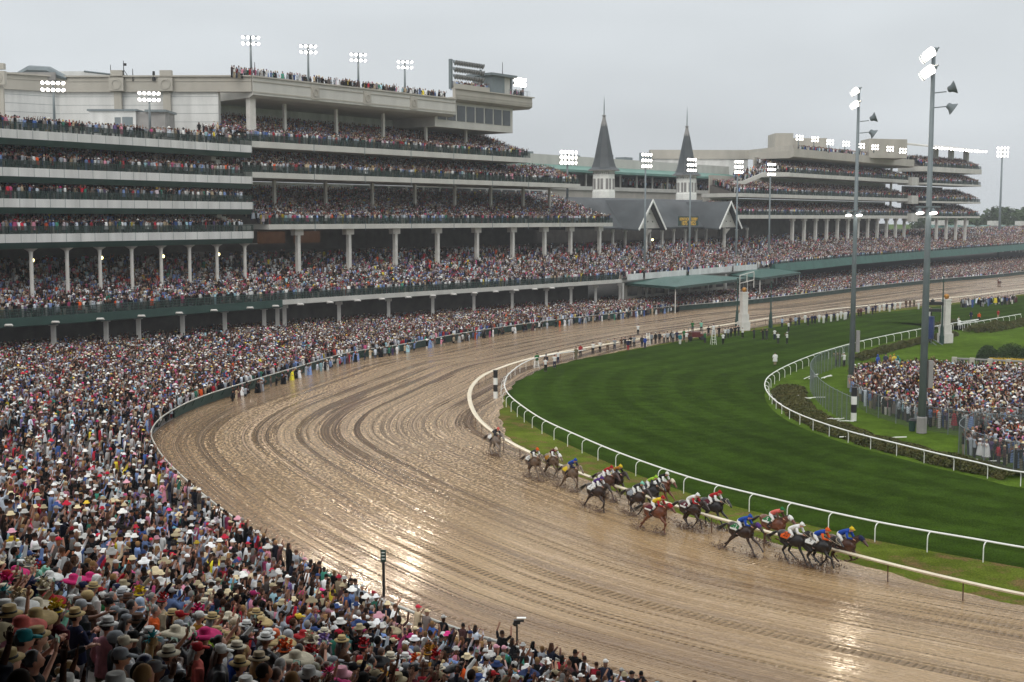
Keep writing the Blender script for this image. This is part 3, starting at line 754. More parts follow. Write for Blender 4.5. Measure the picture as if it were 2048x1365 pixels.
def spire(px, yb, yt, Y, k):
    p = AT(px, yb, Y); z0 = p.z; c = (p.x, p.y, 0)
    mb = MB(); r = 2.75 * k; o8 = math.pi / 8
    mb.lathe([(r * 1.04, z0 - .3), (r * 1.04, z0 + 1.3 * k), (r, z0 + 1.4 * k), (r * .985, z0 + 6.3 * k)], c, 8, o8); dr = mb.build('spire_drum', M_PURE, club)
    mb = MB()
    for q in range(8):
        an = q * math.pi / 4; x = c[0] + math.cos(an) * r * .93; y = c[1] + math.sin(an) * r * .93
        M = Matrix.Rotation(an, 3, 'Z')
        for sg in (-.62, .62):
            mb.box(Vector((x, y, z0 + 3.0 * k)) + M @ Vector((0, sg * k, 0)), (.06, .62 * k, 2.5 * k), M=M)
        for w_ in range(5): mb.box(Vector((x, y, z0 + 5.5 * k)) + M @ Vector((.01, (w_ - 2) * .48 * k, 0)), (.07, .2 * k, .34 * k), M=M)
    mb.build('louvre_window', M_CONC, dr)
    mb = MB(); prof = [(4.0, 6.2), (3.85, 6.4), (3.1, 6.9), (2.75, 7.8), (2.35, 9.2), (1.95, 11.2), (1.5, 13.4), (1.05, 15.6), (.75, 17.0)]
    mb.lathe([(a * k, z0 + b * k) for a, b in prof], c, 8, o8); cn = mb.build('spire_roof', M_SLATE, club)
    mb = MB(); mb.lathe([(4.05 * k, z0 + 6.1 * k), (4.05 * k, z0 + 6.25 * k), (.1, z0 + 6.3 * k)], c, 8, o8); mb.build('eave', M_CONC, cn); mb = MB(); mb.lathe([(.85 * k, z0 + 16.6 * k), (.5 * k, z0 + 18.0 * k), (.3 * k, z0 + 18.9 * k), (.62 * k, z0 + 19.1 * k), (.2 * k, z0 + 19.3 * k)], c, 8); mb.build('spire_collar', M_CONC, cn)
    mb = MB(); mb.tube([(c[0], c[1], z0 + 19.2 * k), (c[0], c[1], z0 + 21.5 * k), (c[0], c[1], H + (HY - yt) / F_PX * Y)], [.16, .13, .03], 6); mb.build('finial', M_DGREY, cn)
spire(1207, 394, 198, 300, 1.0); spire(1372, 398, 218, 330, .98)
# green and gold anniversary board on the slate roof
mb = MB(); a0, a1 = sp(1357, 3), sp(1396, 3); FC.box(mb, a0, a1, 2.9, 3.1, 17.6, 20.0); bd = mb.build('anniversary_board', M_GREEN, club)
def text_mesh(name, s, size, M, mt, parent, ext=.02, align='CENTER'):
    cu = bpy.data.curves.new(name, 'FONT'); cu.body = s; cu.size = size; cu.extrude = ext; cu.align_x = align; cu.align_y = 'CENTER'
    o = bpy.data.objects.new(name, cu); C.objects.link(o)
    me = bpy.data.meshes.new_from_object(o.evaluated_get(bpy.context.evaluated_depsgraph_get()))
    bpy.data.objects.remove(o); me.transform(M); me.materials.clear(); me.materials.append(mt); me.name = name
    o = bpy.data.objects.new(name, me); C.objects.link(o)
    if parent: o.parent = parent
    return o
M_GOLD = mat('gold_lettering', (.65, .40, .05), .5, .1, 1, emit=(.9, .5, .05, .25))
def frame_mat(fr, s, d, z):
    p = fr.P(s, d, z)
    # text x axis: seen from the track the stand runs left to right along u
    return Matrix(((fr.u[0], 0, -fr.m[0], p[0]), (fr.u[1], 0, -fr.m[1], p[1]), (0, 1, 0, p[2]), (0, 0, 0, 1)))
am = (a0 + a1) / 2
bpy.context.view_layer.update()
text_mesh('lettering', 'KENTUCKY DERBY', 1.05, frame_mat(FC, am, 2.88, 19.25), M_GOLD, bd)
text_mesh('lettering', '1875   2025', 1.5, frame_mat(FC, am, 2.88, 18.2), M_GOLD, bd)
reparent_world(club)
for c in bd.children: c.matrix_parent_inverse = Matrix()
# low stand behind the spires
lowb = thing('grandstand', 'low beige stand with a green gutter behind the twin spires', 'grandstand', (30, 330, 0))
FB = Frame(*FC.P(88, 24)[:2], 38.3)
mb = MB(); FB.box(mb, -16, 122, 0, 12, 20, 26.6); mb.build('lower_wall', M_BEIGE, lowb)
mb = MB(); FB.box(mb, -16, 122, -.4, .3, 26.61, 27.6); mb.build('balcony_front', M_CREAM, lowb)
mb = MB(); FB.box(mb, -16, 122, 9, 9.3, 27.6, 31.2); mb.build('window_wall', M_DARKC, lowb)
for a in range(-14, 121, 8): mb = MB(); FB.box(mb, a, a + .35, 1, 1.35, 27.61, 30.9); mb.build('column', M_COL, lowb)
mb = MB(); FB.block(mb, -16, 122, [(-1, 31.0), (-1, 31.6), (2.4, 32.8), (12, 32.8), (12, 31.0)]); mb.build('gutter_roof', mat('grey_green_gutter', (.12, .24, .2), .6, .1, .5), lowb)
mb = MB(); FB.box(mb, -16, 122, 2.5, 14, 32.81, 35.2); up = mb.build('upper_wall', M_CREAM, lowb)
mb = MB()
for a, w, h in ((22, 3, .7), (40, 5, .5), (58, 2.5, 1.3), (66, 4, .9), (78, 2, 2.6), (12, 4, .6)): FB.box(mb, a, a + w, 5, 8, 35.21, 35.2 + h)
mb.build('rooftop_unit', M_DGREY, up)
reparent_world(lowb)
FB.rows(66, 121, 1.8, 27.7, .2, 6, keep=.8)

# ===== far grandstand
sf = sp
far = thing('grandstand', 'distant cream grandstand with three balconies beyond the twin spires', 'grandstand', (80, 360, 0))
FF = Frame(*FR.P(sp(1583), 0)[:2], 39.0)
q0 = 0.0; q1 = FF.s_at(1823)
stand_floor(far, FF, q0 - 33, q1, 0, 20.4, 1.0, 10, .3, 25.0, 12, joints=None)
stand_floor(far, FF, q0 - 30, q1, 0, 26.2, 1.0, 10, .3, 31.2, 12)
stand_floor(far, FF, q0 - 2, q1, 0, 32.4, 1.1, 12, .3, 37.2, 13)
mb = MB(); FF.block(mb, 0, q1 + .5, [(-.2, 39.3), (-.2, 37.0), (1, 36.6), (14, 36.6), (14, 38.6), (.5, 38.6), (.5, 39.3)]); mb.build('roof', M_BEIGE, far)
a = FF.P(0, 0); mb = MB(); mb.prism([(a[0], a[1]), (a[0] - 8, a[1] + 25), (a[0] - 38, a[1] + 24), (a[0] - 38, a[1] + 28), (a[0] + 2, a[1] + 28)], 37.5, 40.2); mb.build('parapet_wall', M_BEIGE, far)
mb = MB(); mb.prism([(a[0] - 8, a[1] + 25.5), (a[0] - 37, a[1] + 24.5), (a[0] - 37, a[1] + 27.5), (a[0] - 8, a[1] + 27.5)], 27, 37.49); mb.build('side_wall', M_WHITE, far)
mb = MB(); a_ = AT(1550, 300, 385); b_ = AT(1586, 300, 385); mb.prism([(a_.x, 385), (b_.x, 385), (b_.x, 396), (a_.x, 396)], 38.6, 45.3); mb.prism([(b_.x, 388), (b_.x + 11, 388), (b_.x + 11, 394), (b_.x, 394)], 38.6, 44.0)
mb.build('rooftop_block', M_BEIGE, far); mb = MB(); a_ = AT(1738, 300, 400); b_ = AT(1822, 300, 400); mb.prism([(a_.x, 400), (b_.x, 404), (b_.x, 416), (a_.x, 410)], 38.6, 44.6); mb.build('rooftop_block', M_BEIGE, far)
for a in np.linspace(4, q1 - 2, 12):
    mb = MB(); FF.box(mb, a - .4, a + .4, 1.3, 2.1, 8.5, 19.39); FF.box(mb, a - 1.0, a + 1.0, 1.2, 2.2, 18.7, 19.38); mb.build('column', M_COL, far)
for a in (q1 - 8,):
    for z0, z1 in ((20.4, 25.2), (26.2, 31.3), (32.4, 36.6)):
        mb = MB(); FF.box(mb, a - .3, a + .3, 4, 4.6, z0, z1); mb.build('column', M_COL, far)
for z0 in (20.0, 26.0, 32.2):
    mb = MB(); FF.box(mb, q1 - 3.5, q1 + 2.5, -1.2, 1.5, z0 - 1.6, z0 + 1.2); mb.build('corner_block', M_CREAM, far)
FF.rows(8, q1 - 2, .8, 38.7, 0, 3, keep=.8)
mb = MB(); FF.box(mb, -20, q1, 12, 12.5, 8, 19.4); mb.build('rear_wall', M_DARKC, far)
# sloping ramp on the left end
mb = MB(); p_ = FF.P(-2, -.5); r_ = [AT(1470, 362, 345), AT(1488, 362, 345), AT(1528, 345, 345), AT(1580, 345, 345), AT(1580, 352, 345), AT(1530, 352, 345), AT(1490, 369, 345), AT(1470, 369, 345)]
v_ = [tuple(p) for p in r_] + [(p.x - .3, p.y + .8, p.z) for p in r_]
mb.add(v_, [tuple(range(8)), tuple(range(15, 7, -1))] + [(i, (i + 1) % 8, 8 + (i + 1) % 8, 8 + i) for i in range(8)]); mb.build('ramp_front', M_CREAM, far)
reparent_world(far)
for i in range(7):
    xs = np.arange(AT(1474, 360, 346).x, AT(1545, 360, 346).x, .55); add_crowd(np.column_stack([xs, np.full(len(xs), 346 + i * .9)]), 31.0 + np.clip((xs - xs[0]) * .23, 0, 3) - 1.8 + i * .3, FF.face, .7)
# right wing of the far stand
wing = thing('grandstand', 'distant right wing with stacked open balconies under a floodlit canopy roof', 'grandstand', (107, 400, 0))
FW = Frame(*FF.P(q1 + 3, -3)[:2], 45.0)
w1 = FW.s_at(1960)
for z, rows, ze in ((20.2, 11, 24.8), (25.4, 11, 30.6), (31.6, 11, 36.0), (37.2, 9, 0)):
    mb = MB(); FW.box(mb, 0, w1, 0, 10, z - (.6 if z < 37 else 1.7), z); mb.build('floor_slab', M_CREAM, wing)
    mb = MB(); FW.block(mb, 0, w1 - 6, steps_prof(1.3, z + .01, .36, rows * .82, 0)); mb.build('stepped_seating', M_DARKC, wing)
    if ze:
        mb = MB(); FW.box(mb, 0, w1 - 14, 8, 8.4, z, ze); mb.build('rear_wall', M_DARKC, wing)
    railing(FW, 0, w1, .12, z, 1.1, 1.5).build('railing', M_GREEN, wing); rail_net(FW, 0, w1, .2, z, wing)
    FW.rows(1, w1 - .5, .6, z, .36, rows, keep=.93)
mb = MB(); FW.block(mb, 2, w1 + 2, [(-1, 43.6), (-1, 43.9), (12, 46.0), (12, 45.2)]); mb.build('canopy_roof', M_CREAM, wing)
for a in (18, 30, 42):
    if a < w1:
        mb = MB(); FW.box(mb, a, a + 1.6, 5, 6.5, 40.5, 44.6); mb.build('column', M_CREAM, wing)
for a in np.linspace(6, w1 - 8, 5):
    mb = MB(); FW.box(mb, a, a + .8, 1.6, 2.4, 8, 19.58); mb.build('column', M_COL, wing)
reparent_world(wing)
# ---------------------------------------------------------------- crowd positions on the ground
def ground_crowd():
    rows = []
    for r in range(150):
        d = .75 + r * .82
        t = np.arange(0, OUT.L, .55); t = t + NR.uniform(-.15, .15, len(t))
        q = OUT.at(t) + out_normal(t) * (d + NR.uniform(-.15, .15, len(t)))[:, None]
        # offset rows spread on the convex side: keep density even
        D, T = MEZC.near(q); mp_ = MEZC.at(T); tn = MEZC.tan(T); sgn = (q - mp_)[:, 0] * (-tn[:, 1]) + (q - mp_)[:, 1] * tn[:, 0]
        ok = (sgn < 8.0) & (q[:, 1] > 8.5) & (t > 2) & ((r < 86) | (q[:, 1] > 230))
        q = q[ok]; t_ = t[ok]
        n = out_normal(t_); z = ground_z(q[:, 0], q[:, 1], d)
        ang = np.arctan2(-n[:, 1], -n[:, 0]) + NR.uniform(-.4, .4, len(q)) + .35 * np.clip((q[:,1]-60)/60, -1, 0)
        rows.append(np.column_stack([q, z, ang]))
    a = np.concatenate(rows)
    # aisles and gaps
    nz_ = .5 + .5 * np.sin(a[:, 0] * .31 + 2 * np.sin(a[:, 1] * .17)) * np.sin(a[:, 1] * .27 + 1.7 * np.sin(a[:, 0] * .21))
    k = NR.rand(len(a)) < np.where(np.hypot(a[:, 0], a[:, 1]) < 120, .40 + .42 * nz_, .74 + .16 * nz_)
    a = a[k]
    # inside the picture only (with a margin for a step to the side)
    dy = a[:, 1] * math.cos(PITCH) - (a[:, 2] + 1.2 - H) * math.sin(PITCH)
    px = CX + F_PX * a[:, 0] / dy
    return a[(px > -260) & (px < 2300)]
GC = ground_crowd()
def infield_crowd():
    # two fenced blocks of racegoers inside the turf course
    P1 = [G(x, y)[:2] for x, y in ((1706, 800), (1762, 828), (1835, 850), (1920, 862), (2060, 895), (2120, 880), (2120, 762), (1990, 752), (1930, 752), (1860, 745), (1760, 748), (1700, 760))]
    P2 = [G(x, y)[:2] for x, y in ((1918, 905), (1960, 925), (2060, 948), (2120, 950), (2120, 870), (2060, 878), (1985, 880))]
    out = []
    for P, keep in ((P1, .93), (P2, .85)):
        P = np.array([(p[0], p[1]) for p in P]); lo = P.min(0); hi = P.max(0)
        g = np.stack(np.meshgrid(np.arange(lo[0], hi[0], .62), np.arange(lo[1], hi[1], .72)), -1).reshape(-1, 2); g += NR.uniform(-.18, .18, g.shape)
        ins = np.zeros(len(g), bool); j = len(P) - 1
        for i in range(len(P)):
            c = ((P[i, 1] > g[:, 1]) != (P[j, 1] > g[:, 1])) & (g[:, 0] < (P[j, 0] - P[i, 0]) * (g[:, 1] - P[i, 1]) / (P[j, 1] - P[i, 1]) + P[i, 0]); ins ^= c; j = i
        g = g[ins]; g = g[NR.rand(len(g)) < keep]
        out.append(np.column_stack([g, np.full(len(g), -.04), math.pi * .9 + NR.uniform(-.7, .7, len(g))]))
    return np.concatenate(out)
IC = infield_crowd()
def rail_photographers():
    # crouching and standing workers packed along the outer rail on the dirt side
    t0 = float(OUT.near(np.array([G(395, 800)[:2]]))[1][0]); t1 = float(OUT.near(np.array([G(1330, 620)[:2]]))[1][0])
    t = np.arange(t0, t1, .75); t = t[NR.rand(len(t)) < .72]
    q = OUT.at(t) - out_normal(t) * NR.uniform(.5, 1.5, len(t))[:, None]
    n = out_normal(t); return np.column_stack([q, np.full(len(t), -.55), np.arctan2(-n[:, 1], -n[:, 0]) + NR.uniform(-.6, .6, len(t))])
RP = rail_photographers()

# the 300 racegoers that show largest become objects of their own, chosen here
allg = GC.copy()
dist = np.sqrt(allg[:, 0] ** 2 + allg[:, 1] ** 2 + (allg[:, 2] + 1.5 - H) ** 2)
pj = np.array([proj((a[0], a[1], a[2] + 1.55)) for a in allg])
inview = (pj[:, 0] > -12) & (pj[:, 0] < 2060) & (pj[:, 1] < 1375)
order = np.argsort(np.where(inview, dist, 1e9))
NEAR_N = 172
near_idx = order[:NEAR_N]
NEARP = allg[near_idx]; mask = np.ones(len(allg), bool); mask[near_idx] = False
GREST = allg[mask]
gd = dist[mask]
GREST = GREST[gd > 7.5]

# ---------------------------------------------------------------- colours of clothes
def srgb(r, g, b):
    f = lambda c: ((c / 255 + .055) / 1.055) ** 2.4 if c > 10 else c / 255 / 12.92
    return (f(r), f(g), f(b))
TOPS = [((236, 236, 234), 19), ((200, 208, 218), 17), ((14, 14, 17), 34), ((28, 32, 46), 15), ((220, 145, 165), 3), ((190, 40, 60), 5), ((200, 180, 150), 6), ((130, 155, 205), 9), ((60, 90, 150), 4), ((120, 110, 105), 7), ((195, 85, 130), 2), ((90, 60, 60), 5), ((240, 215, 60), 1.2), ((235, 95, 40), 1.5), ((60, 130, 110), 2.5), ((110, 90, 140), 3), ((175, 215, 225), 3), ((185, 172, 178), 4)]
BOTS = [((24, 24, 28), 10), ((60, 65, 80), 5), ((170, 155, 130), 4), ((220, 215, 205), 3), ((90, 80, 75), 3)]
HATS = [((236, 234, 228), 10), ((215, 198, 160), 5), ((30, 26, 26), 5), ((225, 165, 178), 1.6), ((190, 40, 62), 1.6), ((60, 80, 130), 2), ((215, 60, 130), .6), ((235, 200, 70), .4), ((130, 190, 215), .8), ((150, 150, 150), 2)]
HAIR = [((40, 28, 22), 6), ((75, 50, 35), 4), ((150, 115, 75), 2), ((20, 18, 18), 4), ((150, 145, 140), 1)]
SKIN = [((172, 130, 108), 6), ((146, 104, 84), 4), ((150, 98, 72), 1.6), ((90, 58, 42), 1)]
def pick(L, n):
    w = np.array([x[1] for x in L], float); i = NR.choice(len(L), n, p=w / w.sum())
    c = np.array([srgb(*x[0]) for x in L])[i]; return np.clip(c * NR.uniform(.45, 1.1, (n, 1)) ** 1.3, 0, .85)

# ---------------------------------------------------------------- small crowd figures (many, one mesh)
def ring(c, rx, ry, n, z=None):
    return [(c[0] + ry * math.cos(2 * math.pi * k / n), c[1] + rx * math.sin(2 * math.pi * k / n), c[2]) for k in range(n)]
def figure(lod, pose, hat, poncho):
    "x forward, z up; returns verts, faces, roles (0 skin 1 top 2 bottom 3 hair 4 hat)"
    if lod == 3: return figure_hi(pose, hat, poncho)
    v = []; f = []; role = []
    def loft(rings, rl, cap=True):
        n = len(rings[0]); o = len(v)
        for i, r in enumerate(rings): v.extend(r); role.extend([rl if not hasattr(rl, '__len__') else rl[i]] * n)
        for i in range(len(rings) - 1):
            for k in range(n):
                a = o + i * n + k; b = o + i * n + (k + 1) % n; f.append((a, b, b + n, a + n))
        if cap: f.append(tuple(o + (len(rings) - 1) * n + k for k in range(n)))
    n = {0: 4, 1: 5, 2: 8}[lod]; sk = 1.0
    if poncho: loft([ring((0, 0, .45), .36, .30, n), ring((0, 0, 1.15), .27, .19, n), ring((.0, 0, 1.42), .19, .11, n)], 1)
    else:
        loft([ring((0, 0, .0), .16, .11, n), ring((0, 0, .82), .19, .13, n)], 2, False)
        rs = [ring((0, 0, .80), .19, .14, n), ring((0, 0, 1.10), .19, .13, n), ring((0, 0, 1.36), .23, .12, n), ring((0, 0, 1.46), .12, .09, n)] if lod else [ring((0, 0, .80), .2, .14, n), ring((0, 0, 1.38), .24, .14, n)]
        loft(rs, 1)
    hn = {0: 4, 1: 5, 2: 7}[lod]
    if lod: loft([ring((.01, 0, 1.44), .05, .05, hn), ring((.02, 0, 1.52), .07, .085, hn), ring((.01, 0, 1.62), .085, .10, hn), ring((0, 0, 1.71), .06, .07, hn)], [0, 0, 0 if hat else 3, 3])
    else: loft([ring((.0, 0, 1.44), .08, .08, hn), ring((0, 0, 1.70), .08, .08, hn)], [0, 3])
    if hat == 1:      # brim hat
        loft([ring((0, 0, 1.64), .155, .165, hn), ring((0, 0, 1.66), .155, .165, hn), ring((0, 0, 1.665), .10, .11, hn), ring((0, 0, 1.76), .08, .09, hn)], 4)
    elif hat == 2:    # cap
        loft([ring((.05, 0, 1.645), .10, .16, hn), ring((0, 0, 1.66), .10, .11, hn), ring((0, 0, 1.74), .06, .07, hn)], 4)
    elif hat == 3:    # big hat
        loft([ring((0, 0, 1.62), .24, .24, hn), ring((0, 0, 1.68), .22, .22, hn), ring((0, 0, 1.70), .12, .12, hn), ring((0, 0, 1.80), .09, .09, hn)], 4)
    elif hat == 4:    # long hair
        loft([ring((-.06, 0, 1.35), .09, .05, hn), ring((-.04, 0, 1.52), .10, .08, hn), ring((-.01, 0, 1.74), .07, .08, hn)], 3)
    def limb(p, q, r0, r1, rl):
        p = Vector(p); q = Vector(q); t = (q - p).normalized(); a = Vector((0, 0, 1)) if abs(t.z) < .9 else Vector((1, 0, 0))
        x = a.cross(t).normalized(); y = t.cross(x); m = 3 if lod < 2 else 5; o = len(v)
        for c, r, rr in ((p, r0, rl[0]), (q, r1, rl[1])):
            for k in range(m):
                an = 2 * math.pi * k / m; w = c + x * r * math.cos(an) + y * r * math.sin(an); v.append(tuple(w)); role.append(rr)
        for k in range(m): f.append((o + k, o + (k + 1) % m, o + m + (k + 1) % m, o + m + k))
        f.append(tuple(o + m + k for k in range(m)))
    for s in (-1, 1):
        sh = (0, s * .21, 1.38)
        if pose == 0: el = (.02, s * .27, 1.08); ha = (.18, s * .22, .90)
        elif pose == 1: el = (.22, s * .26, 1.22); ha = (.34, s * .08, 1.52)
        elif pose == 2:
            el, ha = ((.15, s * .30, 1.52), (.30, s * .24, 1.85)) if s > 0 else ((.02, s * .27, 1.08), (.2, s * .2, 1.0))
        else: el = (.10, s * .36, 1.58); ha = (.2, s * .30, 1.92)
        if lod == 0 and pose == 0: continue
        limb(sh, el, .06, .048, (1, 1)); limb(el, ha, .045, .035, (1 if poncho == 0 else 0, 0))
    return np.array(v), f, np.array(role)
def make_crowd(groups):
    VV = []; CC = []; loops = []; starts = []; base = 0; ls = 0; tot = []
    for A, lod in groups:
        var = [figure(lod, p, h, pc) for p in (0, 1, 2, 3) for h in (0, 1, 2, 3, 4) for pc in (0, 1)]
        pw = np.array([a * b * c for a in (.52, .32, .11, .05) for b in (.38, .18, .18, .05, .21) for c in (.68, .32)])
        which = NR.choice(len(var), len(A), p=pw / pw.sum())
        for k, (v, f, r) in enumerate(var):
            idx = np.where(which == k)[0]; n = len(idx)
            if not n: continue
            a = A[idx]; c = np.cos(a[:, 3]); s = np.sin(a[:, 3]); sc = NR.uniform(.98, 1.16, n)
            lean = NR.uniform(-.03, .12, n)
            x = v[None, :, 0] + v[None, :, 2] * lean[:, None] * .5; y = v[None, :, 1] * NR.uniform(.9, 1.12, n)[:, None]; z = v[None, :, 2]
            X = a[:, 0][:, None] + (x * c[:, None] - y * s[:, None]) * sc[:, None]; Y = a[:, 1][:, None] + (x * s[:, None] + y * c[:, None]) * sc[:, None]; Z = a[:, 2][:, None] + z * sc[:, None]
            VV.append(np.stack([X, Y, Z], -1).reshape(-1, 3))
            pal = np.stack([pick(SKIN, n), pick(TOPS, n), pick(BOTS, n), pick(HAIR, n), pick(HATS, n)], 1)
            dress = NR.rand(n) < .25; pal[dress, 2] = pal[dress, 1]
            CC.append(pal[:, r].reshape(-1, 3))
            fl = np.concatenate([np.array(q) for q in f]); fz = np.array([len(q) for q in f]); nv = len(v)
            off = base + np.arange(n) * nv
            loops.append((fl[None] + off[:, None]).ravel()); tot.append(np.tile(fz, n)); base += n * nv
    V = np.concatenate(VV); Lp = np.concatenate(loops); Tt = np.concatenate(tot); Ccol = np.concatenate(CC)
    me = bpy.data.meshes.new('crowd'); me.vertices.add(len(V)); me.vertices.foreach_set('co', V.astype(np.float32).ravel())
    me.loops.add(len(Lp)); me.loops.foreach_set('vertex_index', Lp.astype(np.int32))
    me.polygons.add(len(Tt)); me.polygons.foreach_set('loop_start', np.concatenate([[0], np.cumsum(Tt)[:-1]]).astype(np.int32))
    me.polygons.foreach_set('loop_total', Tt.astype(np.int32))
    me.update(calc_edges=True)
    at = me.attributes.new('Col', 'FLOAT_COLOR', 'POINT'); at.data.foreach_set('color', np.column_stack([Ccol, np.ones(len(Ccol))]).astype(np.float32).ravel())
    me.materials.append(mat('crowd_clothing', (1, 1, 1), .85, .12, 5, attr='Col', spec=.12))
    o = bpy.data.objects.new('crowd', me); C.objects.link(o)
    print('crowd', len(V), 'verts', len(Tt), 'faces')
    return tag(o, 'dense crowd of racegoers in hats and ponchos filling the terraces, stands and infield', 'crowd', kind='stuff')
def build_crowd():
  ST = np.concatenate(CROWD)
  dyy = ST[:, 1]; pxx = CX + F_PX * ST[:, 0] / dyy
  ST = ST[(pxx > -220) & (pxx < 2240)]
  gd = np.hypot(GREST[:, 0], GREST[:, 1])
  make_crowd([(GREST[gd < 43], 3), (GREST[(gd >= 43) & (gd < 75)], 2), (GREST[(gd >= 75) & (gd < 190)], 1), (IC, 1), (RP, 1), (FG, 1), (GREST[gd >= 190], 0), (ST[ST[:, 1] < 262], 1), (ST[ST[:, 1] >= 262], 0)])
  print('people', len(GREST), len(ST), len(IC), len(NEARP))
# ---------------------------------------------------------------- people built one by one
def remesh(mb, name, vox, smooth=1, decim=None):
    me = mb.mesh(name + '_tmp', []) if False else None
    me = bpy.data.meshes.new(name); me.from_pydata(mb.v, [], mb.f)
    o = bpy.data.objects.new('tmp', me); C.objects.link(o)
    r = o.modifiers.new('r', 'REMESH'); r.mode = 'VOXEL'; r.voxel_size = vox
    s = o.modifiers.new('s', 'SMOOTH'); s.factor = .6; s.iterations = smooth
    if decim: d = o.modifiers.new('d', 'DECIMATE'); d.ratio = decim
    dg = bpy.context.evaluated_depsgraph_get(); dg.update()
    out = bpy.data.meshes.new_from_object(o.evaluated_get(dg)); out.name = name
    bpy.data.objects.remove(o); bpy.data.meshes.remove(me)
    out.polygons.foreach_set('use_smooth', [True] * len(out.polygons)); out.update()
    return out
# arm chains: shoulder, elbow, wrist, hand direction (x forward, y left, z up) for a 1.72 m person
ARMS = {
 'relaxed': [((0, s * .20, 1.40), (-.03, s * .27, 1.12), (.10, s * .25, .88), (.35, 0, -.93)) for s in (1, -1)],
 'phone':   [((0, s * .20, 1.40), (.16, s * .27, 1.22), (.36, s * .07, 1.47), (.1, -s * .3, .95)) for s in (1, -1)],
 'high':    [((0, .20, 1.40), (.20, .27, 1.62), (.34, .14, 1.86), (.1, 0, 1)), ((0, -.20, 1.40), (-.02, -.27, 1.12), (.14, -.22, .92), (.6, 0, -.8))],
 'cheer':   [((0, s * .20, 1.40), (.08, s * .40, 1.56), (.16, s * .34, 1.86), (.05, 0, 1)) for s in (1, -1)],
 'clap':    [((0, s * .20, 1.40), (.10, s * .28, 1.14), (.33, s * .05, 1.26), (.7, -s * .2, .6)) for s in (1, -1)],
 'point':   [((0, -.20, 1.40), (.28, -.24, 1.42), (.55, -.22, 1.48), (1, 0, .15)), ((0, .20, 1.40), (-.02, .27, 1.12), (.2, .20, 1.0), (.9, 0, 0))],
 'fold':    [((0, s * .20, 1.40), (.06, s * .28, 1.12), (.25, -s * .02, 1.13), (.1, -s * 1, 0)) for s in (1, -1)],
}
def hand(mb, w, d, s):
    w = Vector(w); d = Vector(d).normalized(); side = Vector((0, 0, 1)).cross(d)
    if side.length < .2: side = Vector((0, 1, 0))
    side.normalize(); nrm = d.cross(side).normalized()
    mb.tube([w, w + d * .05, w + d * .10], [(.028, .022), (.042, .02), (.040, .016)], 8)
    for k, (o, l) in enumerate(((-.030, .060), (-.010, .074), (.010, .070), (.029, .055))):
        b = w + d * .092 + side * o; mb.tube([b, b + d * l * .55 - nrm * .006, b + d * l * .9 - nrm * .026], [.0095, .0088, .007], 5)
    b = w + d * .03 + side * .035 * s; mb.tube([b, b + side * .03 * s + d * .025, b + side * .038 * s + d * .055], [.012, .0105, .008], 5)
def body_mesh(pose, crouch=False):
    mb = MB()
    mb.tube([(0, 0, .84), (0, 0, .95), (0, 0, 1.12), (0, 0, 1.30), (0, 0, 1.42), (.0, 0, 1.46)], [(.16, .11), (.17, .12), (.145, .10), (.18, .11), (.15, .09), (.06, .06)], 12)
    mb.tube([(0, 0, 1.42), (.01, 0, 1.50), (.02, 0, 1.56)], [.055, .052, .055], 8)
    mb.ball((.02, 0, 1.635), .1, 12, 9, (.98, .78, 1.18)); mb.tube([(.07, 0, 1.56), (.075, 0, 1.60)], [.05, .055], 8)
    mb.tube([(.112, 0, 1.66), (.140, 0, 1.615)], [.012, .019], 6)
    for s in (1, -1): mb.ball((.01, s * .082, 1.63), .026, 6, 5, (1, .5, 1.3))
    for (sh, el, wr, hd) in ARMS[pose]:
        mb.tube([sh, tuple((Vector(sh) + Vector(el)) / 2), el, wr], [.062, .050, .042, .028], 8)
    for s in (1, -1):
        mb.tube([(0, s * .085, .90), (.015, s * .10, .66), (.01, s * .10, .47), (-.02, s * .10, .28), (-.015, s * .10, .09)], [.095, .078, .055, .055, .036], 10)
        mb.tube([(-.05, s * .10, .05), (.06, s * .105, .045), (.17, s * .11, .035)], [.045, .045, .03], 8)
    me = remesh(mb, 'body_' + pose, .017, 1, .35)
    h = MB()
    for i, (sh, el, wr, hd) in enumerate(ARMS[pose]): hand(h, wr, hd, 1 if i == 0 else -1)
    # eyes, mouth
    hm = h.mesh('h', [])
    bm = bmesh.new(); bm.from_mesh(me); bm.from_mesh(hm); bm.to_mesh(me); bm.free(); bpy.data.meshes.remove(hm)
    me.polygons.foreach_set('use_smooth', [True] * len(me.polygons))
    return me
